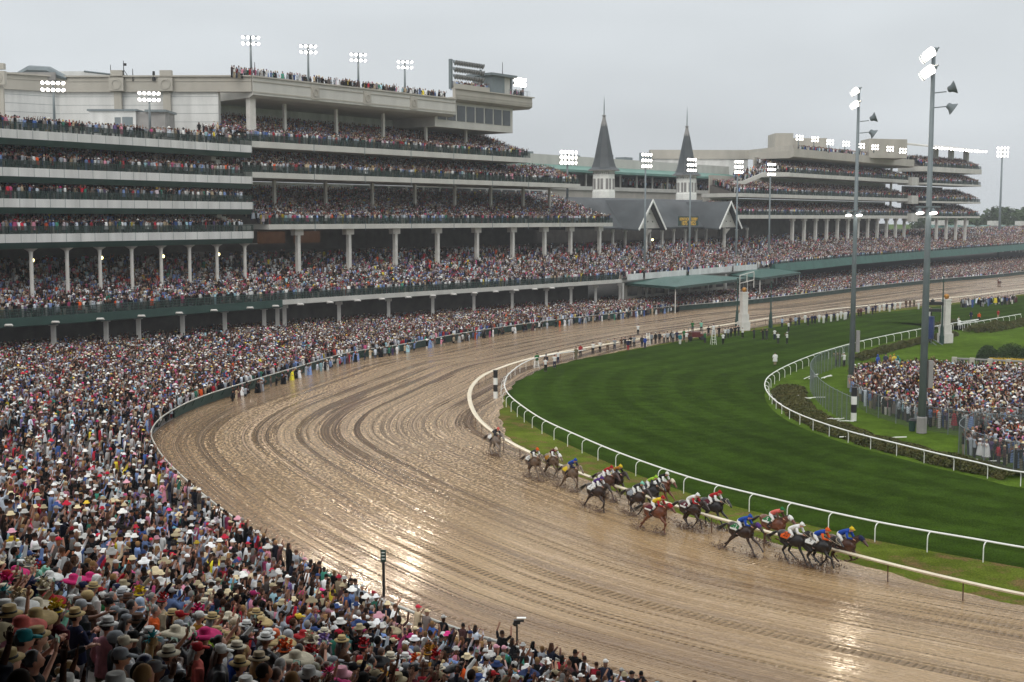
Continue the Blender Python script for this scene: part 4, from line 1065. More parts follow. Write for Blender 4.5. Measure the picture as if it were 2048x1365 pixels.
def top_mesh(pose, kind):
    mb = MB()
    if kind == 'poncho':
        mb.tube([(0, 0, .52), (0, 0, .80), (0, 0, 1.10), (0, 0, 1.34), (0, 0, 1.44), (0, 0, 1.47)], [(.33, .28), (.30, .24), (.27, .19), (.255, .15), (.17, .11), (.08, .08)], 14)
        for (sh, el, wr, hd) in ARMS[pose]:
            e = Vector(sh).lerp(Vector(el), 1.0); w2 = Vector(el).lerp(Vector(wr), .45); mb.tube([Vector(sh) * 1.0, e, w2], [.09, .11, .10], 8)
    else:
        lo = .80 if kind == 'jacket' else .90
        mb.tube([(0, 0, lo), (0, 0, 1.0), (0, 0, 1.14), (0, 0, 1.30), (0, 0, 1.42), (0, 0, 1.475)], [(.20, .145), (.19, .14), (.17, .125), (.205, .135), (.175, .115), (.085, .08)], 12)
        for (sh, el, wr, hd) in ARMS[pose]:
            k = .93 if kind == 'jacket' else .0
            if kind == 'jacket': mb.tube([sh, tuple((Vector(sh) + Vector(el)) / 2), el, Vector(el).lerp(Vector(wr), k)], [.082, .068, .060, .045], 8)
            else: mb.tube([sh, tuple(Vector(sh).lerp(Vector(el), .6))], [.080, .066], 8)
    me = remesh(mb, kind, .022, 2, .4)
    # cloth folds
    for v in me.vertices:
        c = v.co; k = .010 if kind == 'poncho' else .006
        v.co = c * 1.0 + Vector((c.x, c.y, 0)).normalized() * k * math.sin(9 * math.atan2(c.y, c.x) + 6 * c.z) if Vector((c.x, c.y, 0)).length > .02 else c
    return me
def low_mesh(kind):
    mb = MB()
    if kind == 'skirt':
        mb.tube([(0, 0, 1.02), (0, 0, .90), (0, 0, .60), (0, 0, .42)], [(.165, .125), (.20, .15), (.25, .20), (.28, .23)], 12)
    else:
        mb.tube([(0, 0, 1.0), (0, 0, .84)], [(.18, .13), (.185, .14)], 10)
        for s in (1, -1): mb.tube([(0, s * .088, .90), (.012, s * .10, .5), (-.015, s * .10, .12)], [.105, .078, .07], 9)
    return remesh(mb, kind, .024, 1, .5)
def shoe_mesh():
    mb = MB()
    for s in (1, -1):
        mb.tube([(-.07, s * .10, .055), (.05, s * .105, .06), (.18, s * .11, .04)], [.052, .056, .038], 8)
    return mb.mesh('shoe', [M_BLACK], True)
def hat_mesh(kind):
    mb = MB(); c = (.01, 0, 0)
    if kind == 'fedora': mb.lathe([(.165, 1.685), (.175, 1.675), (.18, 1.69), (.10, 1.70), (.095, 1.77), (.085, 1.80), (.04, 1.785)], c, 16)
    if kind == 'boater': mb.lathe([(.17, 1.69), (.17, 1.70), (.098, 1.702), (.095, 1.785), (.0, 1.787)], c, 16)
    if kind == 'wide':
        mb.lathe([(.30, 1.64), (.31, 1.665), (.20, 1.70), (.105, 1.70), (.10, 1.78), (.06, 1.81)], c, 18)
        for i, v in enumerate(mb.v):
            r = math.hypot(v[0] - .01, v[1])
            if r > .18: a = math.atan2(v[1], v[0] - .01); mb.v[i] = (v[0], v[1], v[2] + .03 * math.sin(2 * a + .6))
    if kind == 'cap':
        mb.lathe([(.101, 1.64), (.102, 1.69), (.085, 1.745), (.04, 1.765)], c, 14); mb.add([(.08, -.075, 1.665), (.20, -.05, 1.645), (.225, 0, 1.645), (.20, .05, 1.645), (.08, .075, 1.665), (.08, -.075, 1.68), (.20, -.05, 1.66), (.225, 0, 1.66), (.20, .05, 1.66), (.08, .075, 1.68)], [(4, 3, 2, 1, 0), (5, 6, 7, 8, 9), (0, 1, 6, 5), (1, 2, 7, 6), (2, 3, 8, 7), (3, 4, 9, 8), (4, 0, 5, 9)])
    if kind == 'hood': 
        mb.lathe([(.10, 1.47), (.118, 1.56), (.118, 1.66), (.095, 1.73), (.035, 1.765)], (-.005, 0, 0), 12)
    if kind == 'flower':
        rr = random.Random(4); mb.lathe([(.13, 1.69), (.13, 1.70), (.05, 1.74)], (.0, .03, 0), 12)
        for k in range(46):
            a = rr.random() * 6.28; e_ = rr.uniform(.1, 1.5); r = rr.uniform(.05, .19); p = Vector((.0 + r * math.cos(a) * math.cos(e_), .03 + r * math.sin(a) * math.cos(e_), 1.74 + r * math.sin(e_)))
            q = Vector((rr.uniform(-1, 1), rr.uniform(-1, 1), rr.uniform(-1, 1))).normalized() * .045; w = q.cross(Vector((.3, .5, .8))).normalized() * .035
            mb.quad(p - q, p - w, p + q, p + w)
    if kind == 'feather':
        rr = random.Random(9); mb.ball((0, .04, 1.73), .06, 8, 6, (1, 1, .6))
        for k in range(34):
            a = rr.random() * 6.28; e_ = rr.uniform(.0, 1.3); d = Vector((math.cos(a) * math.cos(e_), math.sin(a) * math.cos(e_), math.sin(e_))); p = Vector((0, .04, 1.73)); w = d.cross(Vector((.1, .2, 1))).normalized()
            l = rr.uniform(.14, .26); mb.add([p + w * .008, p + d * l * .6 + w * .02, p + d * l + Vector((0, 0, -.03)), p + d * l * .6 - w * .02, p - w * .008], [(0, 1, 2, 3, 4)])
    if kind == 'turban': mb.lathe([(.10, 1.62), (.135, 1.66), (.14, 1.72), (.10, 1.78), (.03, 1.80)], c, 10)
    return mb.mesh(kind, [M_WHITE], kind not in ('flower', 'feather'))
def band_mesh():
    mb = MB(); mb.lathe([(.1045, 1.703), (.1035, 1.728)], (.01, 0, 0), 16); return mb.mesh('hat_band', [M_BLACK], True)
def hair_mesh(kind):
    mb = MB()
    mb.ball((.002, 0, 1.652), .107, 12, 8, (1.0, .84, 1.12))
    bm_v = []
    for v in mb.v:
        x, y, z = v
        if x > .045 and z < 1.70: x = .045
        if z < 1.58: z = 1.58
        bm_v.append((x, y, z))
    mb.v = bm_v
    if kind == 'long': mb.tube([(-.05, 0, 1.66), (-.085, 0, 1.52), (-.10, 0, 1.36), (-.10, 0, 1.28)], [(.09, .05), (.10, .05), (.085, .035), (.04, .02)], 10)
    if kind == 'bun': mb.ball((-.11, 0, 1.68), .05, 8, 6)
    return mb.mesh(kind + '_hair', [M_WHITE], True)
_cache = {}
def lib(key, fn, *a):
    if key not in _cache: _cache[key] = fn(*a)
    return _cache[key]
COLN = {'white': (225, 225, 220), 'pale grey': (175, 178, 182), 'charcoal': (48, 48, 52), 'black': (18, 18, 20), 'navy': (32, 38, 70), 'royal blue': (28, 70, 160), 'sky blue': (110, 165, 205), 'pale blue': (165, 185, 210), 'teal': (30, 125, 130), 'mint': (130, 195, 170), 'green': (40, 110, 60), 'lime': (150, 190, 50), 'yellow': (215, 185, 40), 'mustard': (165, 115, 30), 'orange': (215, 90, 30), 'red': (165, 28, 34), 'maroon': (85, 20, 35), 'hot pink': (205, 40, 110), 'pale pink': (215, 150, 165), 'coral': (215, 105, 95), 'lilac': (150, 130, 180), 'purple': (80, 50, 120), 'beige': (175, 158, 130), 'brown': (88, 62, 45), 'cream': (215, 205, 180), 'straw': (190, 165, 115), 'silver': (140, 145, 150), 'khaki': (110, 105, 80)}
def cmat(c): return mat(c.replace(' ', '_') + '_cloth', srgb(*[x * .93 for x in COLN[c]]), .8, .14, 14, bump=.15, spec=.2)
def pmat(c):
    if c in ('white', 'pale grey', 'silver'): return mat(c.replace(' ', '_') + '_plastic', srgb(*[x * .92 for x in COLN[c]]), .28, .22, 9, bump=.4)
    return mat(c.replace(' ', '_') + '_plastic', srgb(*[x * .93 for x in COLN[c]]), .35, .18, 9, bump=.3)
SKINM = [mat('skin_tone', srgb(*c), .55, .06, 8) for c in ((205, 150, 125),)] + [mat('tan_skin_tone', srgb(176, 122, 96), .55, .06, 8), mat('brown_skin_tone', srgb(120, 78, 56), .55, .06, 8), mat('dark_skin_tone', srgb(72, 46, 34), .55, .06, 8)]
HAIRM = {'dark': mat('dark_hair', srgb(30, 22, 18), .5, .3, 20), 'brown': mat('brown_hair', srgb(74, 48, 32), .5, .3, 20), 'blonde': mat('blonde_hair', srgb(165, 130, 80), .5, .3, 20), 'grey': mat('grey_hair', srgb(130, 128, 124), .5, .3, 20)}
def inst(name, me, m, parent):
    o = bpy.data.objects.new(name, me); C.objects.link(o); o.parent = parent
    if m is not None and me.materials:
        o.material_slots[0].link = 'OBJECT'; o.material_slots[0].material = m
    return o
def ensure_slot(me):
    if not me.materials: me.materials.append(M_WHITE)
    return me
def make_person(loc, ang, pose='relaxed', top='jacket', tcol='white', low='trousers', lcol='charcoal', hat=None, hcol='white', hair='short', haircol='dark', skin=0, scale=1.0, label=None, group=None, cat='person', lean=0.0):
    body = ensure_slot(lib('body' + pose, body_mesh, pose))
    p = bpy.data.objects.new('person', body); C.objects.link(p); p.location = loc; p.rotation_euler = (0, lean, ang); p.scale = (scale,) * 3
    p.material_slots[0].link = 'OBJECT'; p.material_slots[0].material = SKINM[skin]
    tag(p, label, cat, group)
    t = inst({'jacket': 'jacket', 'poncho': 'poncho', 'shirt': 'shirt', 'vest': 'vest'}[top], ensure_slot(lib(top + pose, top_mesh, pose, 'shirt' if top == 'vest' else top)), (pmat if top == 'poncho' else cmat)(tcol), p)
    inst(low, ensure_slot(lib(low, low_mesh, low)), cmat(lcol), p)
    if low == 'trousers': inst('shoe', ensure_slot(lib('shoe', shoe_mesh)), M_BLACK, p)
    if hair and hat != 'hood': inst('hair', lib('hair' + hair, hair_mesh, hair), HAIRM[haircol], p)
    if hat:
        h = inst('hat' if hat not in ('hood', 'cap') else hat, lib('hat' + hat, hat_mesh, hat), (pmat if hat == 'hood' else cmat)(hcol), p)
        if hat in ('fedora', 'boater'): inst('hat_band', lib('band', band_mesh), M_BLACK if hcol not in ('black', 'navy') else cmat('white'), h)
    return p
def phone_for(p, pose, label):
    me = _cache.get('phone')
    if me is None:
        mb = MB(); mb.mi = 0; mb.box((0, 0, 0), (.010, .155, .078)); mb.mi = 1; mb.box((-.0056, 0, 0), (.001, .145, .070))
        me = mb.mesh('phone', [M_BLACK, mat('phone_screen', (.10, .14, .11), .15, .6, 18, emit=(.30, .42, .34, .35))]); _cache['phone'] = me
    o = bpy.data.objects.new('phone', me); C.objects.link(o)
    loc = Vector((.40, 0, 1.60)) if pose == 'phone' else Vector((.37, .14, 1.99))
    o.matrix_world = Matrix.Translation(p.location) @ Matrix.Rotation(p.rotation_euler.z, 4, 'Z') @ Matrix.Rotation(p.rotation_euler.y, 4, 'Y') @ Matrix.Scale(p.scale[0], 4) @ Matrix.Translation(loc) @ (Matrix.Rotation(math.pi / 2, 4, 'X') if pose == 'high' else Matrix())
    return tag(o, label, 'phone', 'phones held up by racegoers')
HATD = {None: 'bare headed', 'fedora': '{} banded fedora', 'boater': '{} banded boater', 'wide': 'wide brimmed {} hat', 'cap': '{} cap', 'hood': 'hood up', 'flower': '{} flower hat', 'feather': '{} feather fascinator', 'turban': '{} padded hat'}
POSED = {'relaxed': 'arms down', 'phone': 'filming by phone', 'high': 'one arm raised', 'cheer': 'both arms raised', 'clap': 'hands together', 'point': 'pointing at the track', 'fold': 'arms folded'}
# (photo x, photo y of the head, pose, top, top colour, hat, hat colour, hair colour)
NOTABLE = [
 (38,1240,'relaxed','shirt','black','wide','white','dark'),(78,1228,'high','jacket','beige','wide','cream','brown'),(8,1290,'phone','shirt','maroon','cap','teal','dark'),(112,1270,'relaxed','shirt','black','flower','mustard','dark'),
 (110,1215,'relaxed','jacket','charcoal','fedora','cream','grey'),(128,1213,'relaxed','shirt','pale pink','cap','white','brown'),(128,1235,'relaxed','shirt','maroon','flower','yellow','dark'),(150,1235,'clap','jacket','navy','fedora','straw','dark'),
 (150,1258,'relaxed','jacket','charcoal','cap','pale grey','grey'),(196,1237,'relaxed','jacket','pale pink','fedora','white','dark'),(190,1215,'relaxed','shirt','brown','turban','straw','brown'),(232,1205,'relaxed','jacket','silver','fedora','pale grey','grey'),
 (215,1300,'relaxed','jacket','black','turban','silver','dark'),(245,1285,'fold','poncho','pale grey','cap','cream','dark'),(305,1258,'relaxed','jacket','mint','fedora','white','brown'),(352,1270,'relaxed','jacket','charcoal','cap','pale grey','dark'),
 (405,1285,'relaxed','shirt','black','wide','hot pink','dark'),(260,1215,'phone','shirt','sky blue',None,'white','dark'),(30,1265,'relaxed','shirt','red','wide','coral','dark'),(95,1195,'relaxed','jacket','cream','flower','cream','brown'),
 (20,1215,'relaxed','shirt','maroon','flower','beige','dark'),(170,1135,'phone','poncho','white','wide','hot pink','dark'),(178,1155,'relaxed','poncho','pale grey','hood','white','dark'),(205,1145,'relaxed','jacket','maroon','cap','red','dark'),
 (225,1135,'relaxed','jacket','black','boater','cream','dark'),(113,1138,'fold','jacket','navy',None,'white','dark'),(60,1140,'relaxed','shirt','royal blue','flower','red','brown'),(140,1130,'relaxed','jacket','black','fedora','white','dark'),
 (242,1125,'clap','jacket','coral',None,'white','dark'),(262,1135,'relaxed','jacket','charcoal','fedora','cream','grey'),(295,1140,'relaxed','poncho','silver','hood','silver','dark'),(300,1130,'relaxed','jacket','khaki','wide','pale pink','dark'),
 (345,1170,'clap','shirt','coral','cap','white','grey'),(355,1145,'relaxed','poncho','pale grey',None,'white','brown'),(375,1150,'relaxed','poncho','silver',None,'white','dark'),(392,1168,'relaxed','poncho','white','flower','yellow','blonde'),
 (425,1110,'clap','jacket','white','cap','mint','grey'),(435,1160,'relaxed','poncho','sky blue','wide','white','brown'),(455,1158,'relaxed','poncho','teal','cap','white','dark'),(480,1160,'high','jacket','pale blue','cap','navy','dark'),
 (440,1190,'phone','poncho','white','boater','white','dark'),(468,1192,'relaxed','jacket','beige','wide','hot pink','dark'),(450,1220,'phone','poncho','silver','wide','cream','brown'),(548,1160,'high','poncho','white','flower','pale pink','blonde'),
 (552,1183,'relaxed','jacket','brown','fedora','straw','brown'),(555,1210,'cheer','shirt','pale pink','cap','hot pink','dark'),(562,1300,'relaxed','jacket','beige','wide','straw','brown'),(585,1320,'relaxed','shirt','orange','flower','orange','brown'),
 (470,1335,'relaxed','jacket','black','fedora','straw','dark'),(510,1275,'relaxed','shirt','maroon','flower','maroon','dark'),(497,1282,'relaxed','jacket','navy','cap','silver','dark'),(605,1205,'relaxed','jacket','black','wide','hot pink','dark'),
 (535,1095,'relaxed','jacket','white',None,'white','dark'),(565,1098,'relaxed','jacket','red',None,'white','brown'),(518,1090,'phone','shirt','beige','cap','hot pink','dark'),(498,1085,'relaxed','poncho','sky blue','flower','hot pink','blonde'),
 (465,1130,'relaxed','poncho','pale grey','hood','pale grey','dark'),(610,1145,'relaxed','shirt','red','flower','lime','dark'),(595,1120,'relaxed','poncho','silver',None,'white','grey'),(680,1135,'phone','poncho','royal blue',None,'white','dark'),
 (710,1170,'relaxed','poncho','silver','wide','white','brown'),(750,1190,'point','poncho','mint',None,'white','blonde'),(650,1205,'relaxed','poncho','white','flower','red','dark'),(645,1243,'relaxed','jacket','charcoal','boater','cream','dark'),
 (695,1215,'relaxed','jacket','black',None,'white','dark'),(680,1213,'phone','jacket','white',None,'white','dark'),(632,1290,'relaxed','jacket','beige','wide','cream','brown'),(700,1320,'relaxed','shirt','red','flower','red','dark'),
 (718,1250,'phone','jacket','royal blue',None,'white','brown'),(768,1250,'high','jacket','pale blue','boater','cream','dark'),(727,1305,'relaxed','jacket','navy',None,'white','dark'),(765,1325,'phone','jacket','white','fedora','cream','brown'),
 (795,1310,'relaxed','jacket','silver','fedora','white','dark'),(838,1325,'relaxed','jacket','pale blue','boater','straw','dark'),(790,1350,'relaxed','jacket','white','fedora','white','dark'),(870,1300,'high','jacket','mustard','flower','mustard','brown'),
 (858,1240,'relaxed','shirt','maroon','cap','hot pink','dark'),(835,1222,'relaxed','jacket','navy','cap','white','dark'),(880,1248,'phone','jacket','charcoal','cap','white','grey'),(903,1265,'phone','jacket','royal blue',None,'white','dark'),
 (933,1262,'relaxed','jacket','black','hood','black','dark'),(892,1300,'phone','shirt','maroon','fedora','straw','dark'),(905,1325,'relaxed','jacket','charcoal','cap','black','dark'),(975,1280,'high','shirt','yellow','fedora','lime','blonde'),
 (1050,1290,'phone','jacket','pale blue','cap','sky blue','dark'),(1085,1310,'relaxed','jacket','navy','turban','coral','dark'),(1095,1325,'phone','shirt','mint','cap','white','dark'),(1000,1345,'relaxed','shirt','black','cap','red','dark'),
 (1045,1325,'phone','jacket','cream',None,'white','blonde'),(1160,1330,'point','jacket','royal blue','fedora','cream','dark'),(1185,1340,'relaxed','shirt','lime','fedora','straw','dark'),(1140,1310,'phone','jacket','black',None,'white','dark'),
 (735,1265,'relaxed','jacket','charcoal','flower','mustard','dark'),(680,1290,'clap','jacket','brown','fedora','straw','dark'),
]
def build_near():
    P = NEARP; used = np.zeros(len(P), bool)
    hp = np.array([proj((a[0], a[1], a[2] + 1.66))[:2] for a in P])
    assign = {}
    for k, n in enumerate(NOTABLE):
        d = np.hypot(hp[:, 0] - n[0], hp[:, 1] - n[1]) + used * 1e6; i = int(np.argmin(d))
        if d[i] < 45: assign[i] = k; used[i] = True
    rr = random.Random(21); seen = set(); nl = set()
    cols = [c for c in COLN if c not in ('straw',)]
    tw = {'white': 12, 'pale grey': 7, 'charcoal': 7, 'black': 12, 'navy': 7, 'silver': 6, 'beige': 3, 'pale blue': 3, 'pale pink': 3}
    for i in range(len(P)):
        x, y, z, a = P[i]
        if i in assign:
            _, _, pose, top, tc, hat, hc, hr = NOTABLE[assign[i]]
        else:
            for _ in range(200):
                pose = rr.choices(['relaxed', 'phone', 'high', 'cheer', 'clap', 'point', 'fold'], [34, 22, 12, 4, 12, 5, 6])[0]
                top = rr.choices(['jacket', 'poncho', 'shirt'], [5, 4, 3])[0]; tc = rr.choices(cols, [tw.get(c, 1) for c in cols])[0]
                hat = rr.choices([None, 'fedora', 'boater', 'wide', 'cap', 'hood', 'flower', 'feather'], [7, 6, 3, 3, 6, 0, 2.5, 2.5])[0]
                if top == 'poncho' and rr.random() < .3 and x * x + y * y > 300: hat = 'hood'
                hc = rr.choice({'fedora': ['white', 'cream', 'straw', 'beige', 'brown', 'straw', 'cream'], 'boater': ['cream', 'straw', 'white'], 'wide': ['cream', 'black', 'hot pink', 'straw', 'red', 'white'], 'cap': ['white', 'black', 'navy', 'red', 'silver'], 'flower': ['hot pink', 'red', 'yellow', 'cream', 'lilac', 'orange'], 'feather': ['hot pink', 'black', 'red', 'teal', 'white']}.get(hat, ['white']))
                hr = rr.choice(['dark', 'brown', 'brown', 'blonde', 'grey', 'dark'])
                if hat == 'hood': hc = tc
                if (top, tc, hat, hc) not in seen: break
        seen.add((top, tc, hat, hc))
        low = rr.choices(['trousers', 'skirt'], [7, 3])[0]; lc = rr.choice(['charcoal', 'navy', 'beige', 'black', 'khaki', 'pale grey']) if low == 'trousers' else rr.choice([tc, 'black', 'pale pink', 'cream', 'red'])
        hl = rr.choices(['short', 'long', 'bun'], [6, 3, 1])[0] if low == 'trousers' else rr.choice(['long', 'bun'])
        hd = HATD[hat].format(hc)
        near = 'on the near terrace' 
        lab = f'person in {tc} {top} and {hd}, {POSED[pose]}' if hat else f'bare headed {hr} haired person in {tc} {top}, {POSED[pose]}'
        if lab in nl: lab += f', {lc} {low}'
        if lab in nl:
            lab += ', nearer the camera' if hp[i][1] > 1200 else ', nearer the track'
        nl.add(lab)
        lean = rr.uniform(-.04, .10)
        p = make_person((x, y, z), a, pose, top, tc, low, lc, hat, hc, hl, hr, rr.choices([0, 1, 2, 3], [6, 3, 1.3, 1])[0], rr.uniform(1.0, 1.10), lab, 'racegoers on the near terrace', lean=lean)
        if pose in ('phone', 'high'):
            phone_for(p, pose, f'phone held by the person in {tc} {top} and {hd}' if hat else f'phone held by the bare headed {hr} haired person in {tc} {top}')
build_near()
def figure_hi(pose, hat, poncho):
    pz = {0: 'relaxed', 1: 'phone', 2: 'high', 3: 'cheer'}[pose]; V = []; F = []; Rr = []
    def addm(me, role):
        o = len(V); V.extend([tuple(v.co) for v in me.vertices]); F.extend([tuple(i + o for i in p.vertices) for p in me.polygons]); Rr.extend([role] * len(me.vertices))
    def dec(key, me, ratio):
        k = ('dec', key)
        if k in _cache: return _cache[k]
        o = bpy.data.objects.new('t', me); C.objects.link(o); d = o.modifiers.new('d', 'DECIMATE'); d.ratio = ratio
        dg = bpy.context.evaluated_depsgraph_get(); dg.update(); r = bpy.data.meshes.new_from_object(o.evaluated_get(dg)); bpy.data.objects.remove(o); _cache[k] = r; return r
    addm(dec('b' + pz, lib('body' + pz, body_mesh, pz), .16), 0)
    tk = 'poncho' if poncho else 'jacket'; addm(dec(tk + pz, lib(tk + pz, top_mesh, pz, tk), .25), 1)
    addm(dec('tr', lib('trousers', low_mesh, 'trousers'), .25), 2); addm(lib('hairshort', hair_mesh, 'short') if hat != 4 else lib('hairlong', hair_mesh, 'long'), 3)
    if hat in (1, 2, 3): k = {1: 'fedora', 2: 'cap', 3: 'wide'}[hat]; addm(lib('hat' + k, hat_mesh, k), 4)
    return np.array(V), F, np.array(Rr)
# ---------------------------------------------------------------- racehorses and jockeys
FRONT = {   # shoulder, elbow, knee, fetlock, hoof ; (lead leg, other leg)
 'reach':  [[(.55, 1.02), (.78, .84), (1.08, .72), (1.30, .50), (1.40, .40)], [(.52, 1.02), (.62, .80), (.82, .52), (1.00, .24), (1.10, .14)]],
 'plant':  [[(.55, 1.02), (.62, .82), (.66, .50), (.62, .18), (.66, .05)], [(.52, 1.02), (.72, .82), (.98, .70), (.86, .42), (.76, .34)]],
 'fold':   [[(.55, 1.02), (.72, .84), (.92, .70), (.66, .52), (.54, .50)], [(.52, 1.02), (.60, .80), (.72, .58), (.44, .44), (.32, .46)]],
 'push':   [[(.55, 1.02), (.52, .80), (.42, .52), (.16, .24), (.06, .16)], [(.52, 1.02), (.70, .82), (.96, .72), (1.04, .44), (1.08, .32)]]}
HIND = {
 'reach':  [[(-.55, 1.05), (-.48, .88), (-.86, .66), (-1.10, .36), (-1.24, .26)], [(-.52, 1.05), (-.40, .86), (-.70, .58), (-.94, .26), (-1.06, .16)]],
 'plant':  [[(-.55, 1.05), (-.30, .86), (-.50, .54), (-.34, .20), (-.26, .05)], [(-.52, 1.05), (-.22, .88), (-.40, .60), (-.10, .36), (.02, .28)]],
 'gather': [[(-.55, 1.05), (-.22, .86), (-.34, .54), (.02, .30), (.14, .20)], [(-.52, 1.05), (-.28, .86), (-.52, .56), (-.30, .24), (-.18, .12)]],
 'drive':  [[(-.55, 1.05), (-.40, .86), (-.68, .56), (-.70, .22), (-.64, .06)], [(-.52, 1.05), (-.24, .88), (-.44, .62), (-.20, .40), (-.08, .34)]]}
def horse_body(front, hind, hd=0.0):
    mb = MB()
    mb.tube([(-.92, 0, 1.30), (-.84, 0, 1.33), (-.66, 0, 1.32), (-.38, 0, 1.26), (-.05, 0, 1.20), (.28, 0, 1.18), (.52, 0, 1.22), (.70, 0, 1.28), (.78, 0, 1.30)],
            [(.07, .08), (.17, .19), (.25, .26), (.265, .28), (.285, .31), (.27, .33), (.235, .30), (.17, .24), (.10, .14)], 14)
    mb.tube([(.50, 0, 1.34), (.72, 0, 1.50), (.95, 0, 1.64 + hd), (1.14, 0, 1.72 + hd)], [(.14, .24), (.11, .19), (.085, .14), (.075, .11)], 10)
    mb.tube([(1.06, 0, 1.74 + hd), (1.20, 0, 1.68 + hd), (1.36, 0, 1.56 + hd), (1.50, 0, 1.44 + hd), (1.57, 0, 1.39 + hd)], [(.075, .09), (.09, .12), (.07, .085), (.055, .06), (.045, .05)], 10)
    for s in (1, -1):
        mb.tube([(1.08, s * .05, 1.78 + hd), (1.06, s * .065, 1.90 + hd)], [.032, .008], 6)
    for sgn, leg in zip((1, -1), FRONT[front]):
        pts = [(p[0], sgn * (.13 if i < 2 else .11), p[1]) for i, p in enumerate(leg)]
        pts = [(.52, sgn * .12, 1.22)] + pts
        mb.tube(pts[:1] + pts[1:4], [(.10, .17), (.085, .12), (.065, .075), .052], 8)
        mb.tube(pts[3:5] + pts[5:], [.05, .036, .045], 8)
        a, b = Vector(pts[4]), Vector(pts[5]); mb.tube([a, b, b + (b - a) * .35], [.038, .050, .058], 8)
    for sgn, leg in zip((1, -1), HIND[hind]):
        pts = [(p[0], sgn * (.14 if i < 2 else .12), p[1]) for i, p in enumerate(leg)]
        mb.tube([(-.60, sgn * .11, 1.28)] + pts[:3], [(.13, .20), (.12, .20), (.09, .14), .065], 8)
        mb.tube(pts[2:4], [.060, .038], 8); a, b = Vector(pts[3]), Vector(pts[4]); mb.tube([a, b, b + (b - a) * .35], [.040, .052, .058], 8)
    return remesh(mb, 'horse_body', .024, 3, .5)
def tail_mesh():
    mb = MB(); mb.tube([(-.90, 0, 1.36), (-1.05, 0, 1.37), (-1.25, .01, 1.26), (-1.48, .03, 1.10), (-1.66, .02, .98)], [.03, .055, .085, .075, .015], 8)
    rr = random.Random(3)
    for k in range(26):
        y = rr.uniform(-.07, .07); z = rr.uniform(-.09, .06); mb.tube([(-1.1, y * .5, 1.33 + z * .4), (-1.4, y * 1.3, 1.16 + z), (-1.72 + rr.uniform(-.12, .1), y * 2, .96 + z * 1.6)], [.018, .016, .003], 4)
    return mb.mesh('tail', [M_BLACK], True)
def mane_mesh(hd=0):
    mb = MB(); rr = random.Random(5)
    for k in range(40):
        t = k / 39; x = .52 + t * .56; z = 1.55 + t * .26; mb.tube([(x, 0, z), (x - .07, rr.uniform(-.02, .04), z + .03), (x - .16, rr.uniform(-.04, .07), z - .06)], [.016, .014, .003], 4)
    return mb.mesh('mane', [M_BLACK], True)
def barrel(x, a, off=.016):
    t = (x + .38) / .66; rw = .265 + (.285 - .265) * min(1, max(0, t)); rh = .285 + .02 * t
    return (x, (rw + off) * math.sin(a), 1.23 - .04 * t + (rh + off) * math.cos(a))
def cloth_mesh():
    vs = []; fs = []; nx, na = 7, 17
    for i in range(nx):
        x = -.50 + i * .60 / (nx - 1)
        for j in range(na):
            a = math.radians(-88 + 176 * j / (na - 1)); vs.append(barrel(x - .05 * abs(math.sin(a)), a, .018 + .004 * math.sin(5 * a + 7 * x)))
    fs = [(i * na + j, i * na + j + 1, (i + 1) * na + j + 1, (i + 1) * na + j) for i in range(nx - 1) for j in range(na - 1)]
    return MB().add(vs, fs).mesh('saddle_cloth', [M_WHITE], True)
def cloth_number(s, m):
    me = text_mesh('number', s, .30, Matrix(), m, None, 0.0); o = me; me = o.data; bpy.data.objects.remove(o)
    src = [(v.co.x, v.co.y) for v in me.vertices]; polys = [tuple(p.vertices) for p in me.polygons]; mb = MB()
    for side in (1, -1):
        vs = []
        for x, y in src:
            arc = math.radians(52) - y / .30; vs.append(barrel(-.24 + (x if side < 0 else -x), side * arc, .030))
        mb.add(vs, polys)
    out = mb.mesh('number', [m]); bpy.data.meshes.remove(me); return out
def band_cloth():   # white hem panel low on the cloth
    vs = []; fs = []
    for side in (1, -1):
        o = len(vs)
        for i in range(5):
            x = -.50 + i * .52 / 4
            for j in range(3): vs.append(barrel(x - .045, side * math.radians(70 + 8 * j), .027))
        fs += [(o + i * 3 + j, o + i * 3 + j + 1, o + (i + 1) * 3 + j + 1, o + (i + 1) * 3 + j) for i in range(4) for j in range(2)]
    return MB().add(vs, fs).mesh('cloth_hem', [M_WHITE], True)
def saddle_mesh():
    mb = MB(); mb.tube([(-.22, 0, 1.50), (0, 0, 1.515), (.12, 0, 1.545)], [(.13, .035), (.12, .03), (.08, .03)], 10)
    for s in (1, -1): mb.tube([(.02, s * .20, 1.44), (.03, s * .30, 1.25), (.03, s * .31, 1.20)], .012, 5)
    mb.tube([(.12, .0, .86 + .0), (.12, .16, .92), (.12, .28, 1.16), (.10, .22, 1.40), (.10, 0, 1.535), (.10, -.22, 1.40), (.12, -.28, 1.16), (.12, -.16, .92), (.12, 0, .86)], [(.03, .012)] * 9, 6, False)
    return mb.mesh('saddle', [M_BLACK], True)
def bridle_mesh():
    mb = MB()
    for x, z, r1, r2 in ((1.20, 1.68, .10, .13), (1.42, 1.51, .066, .08)):
        n = 14; mb.tube([(x + .5 * r2 * math.sin(t) * .3, r1 * math.sin(t), z + r2 * math.cos(t)) for t in [2 * math.pi * k / n for k in range(n + 1)]], .010, 5, False)
    for s in (1, -1):
        mb.tube([(1.14, s * .09, 1.72), (1.30, s * .085, 1.60), (1.46, s * .062, 1.47)], .009, 5)
        mb.tube([(1.46, s * .062, 1.46), (1.10, s * .12, 1.56), (.72, s * .08, 1.70)], .008, 5)
    return mb.mesh('bridle', [M_BLACK], True)
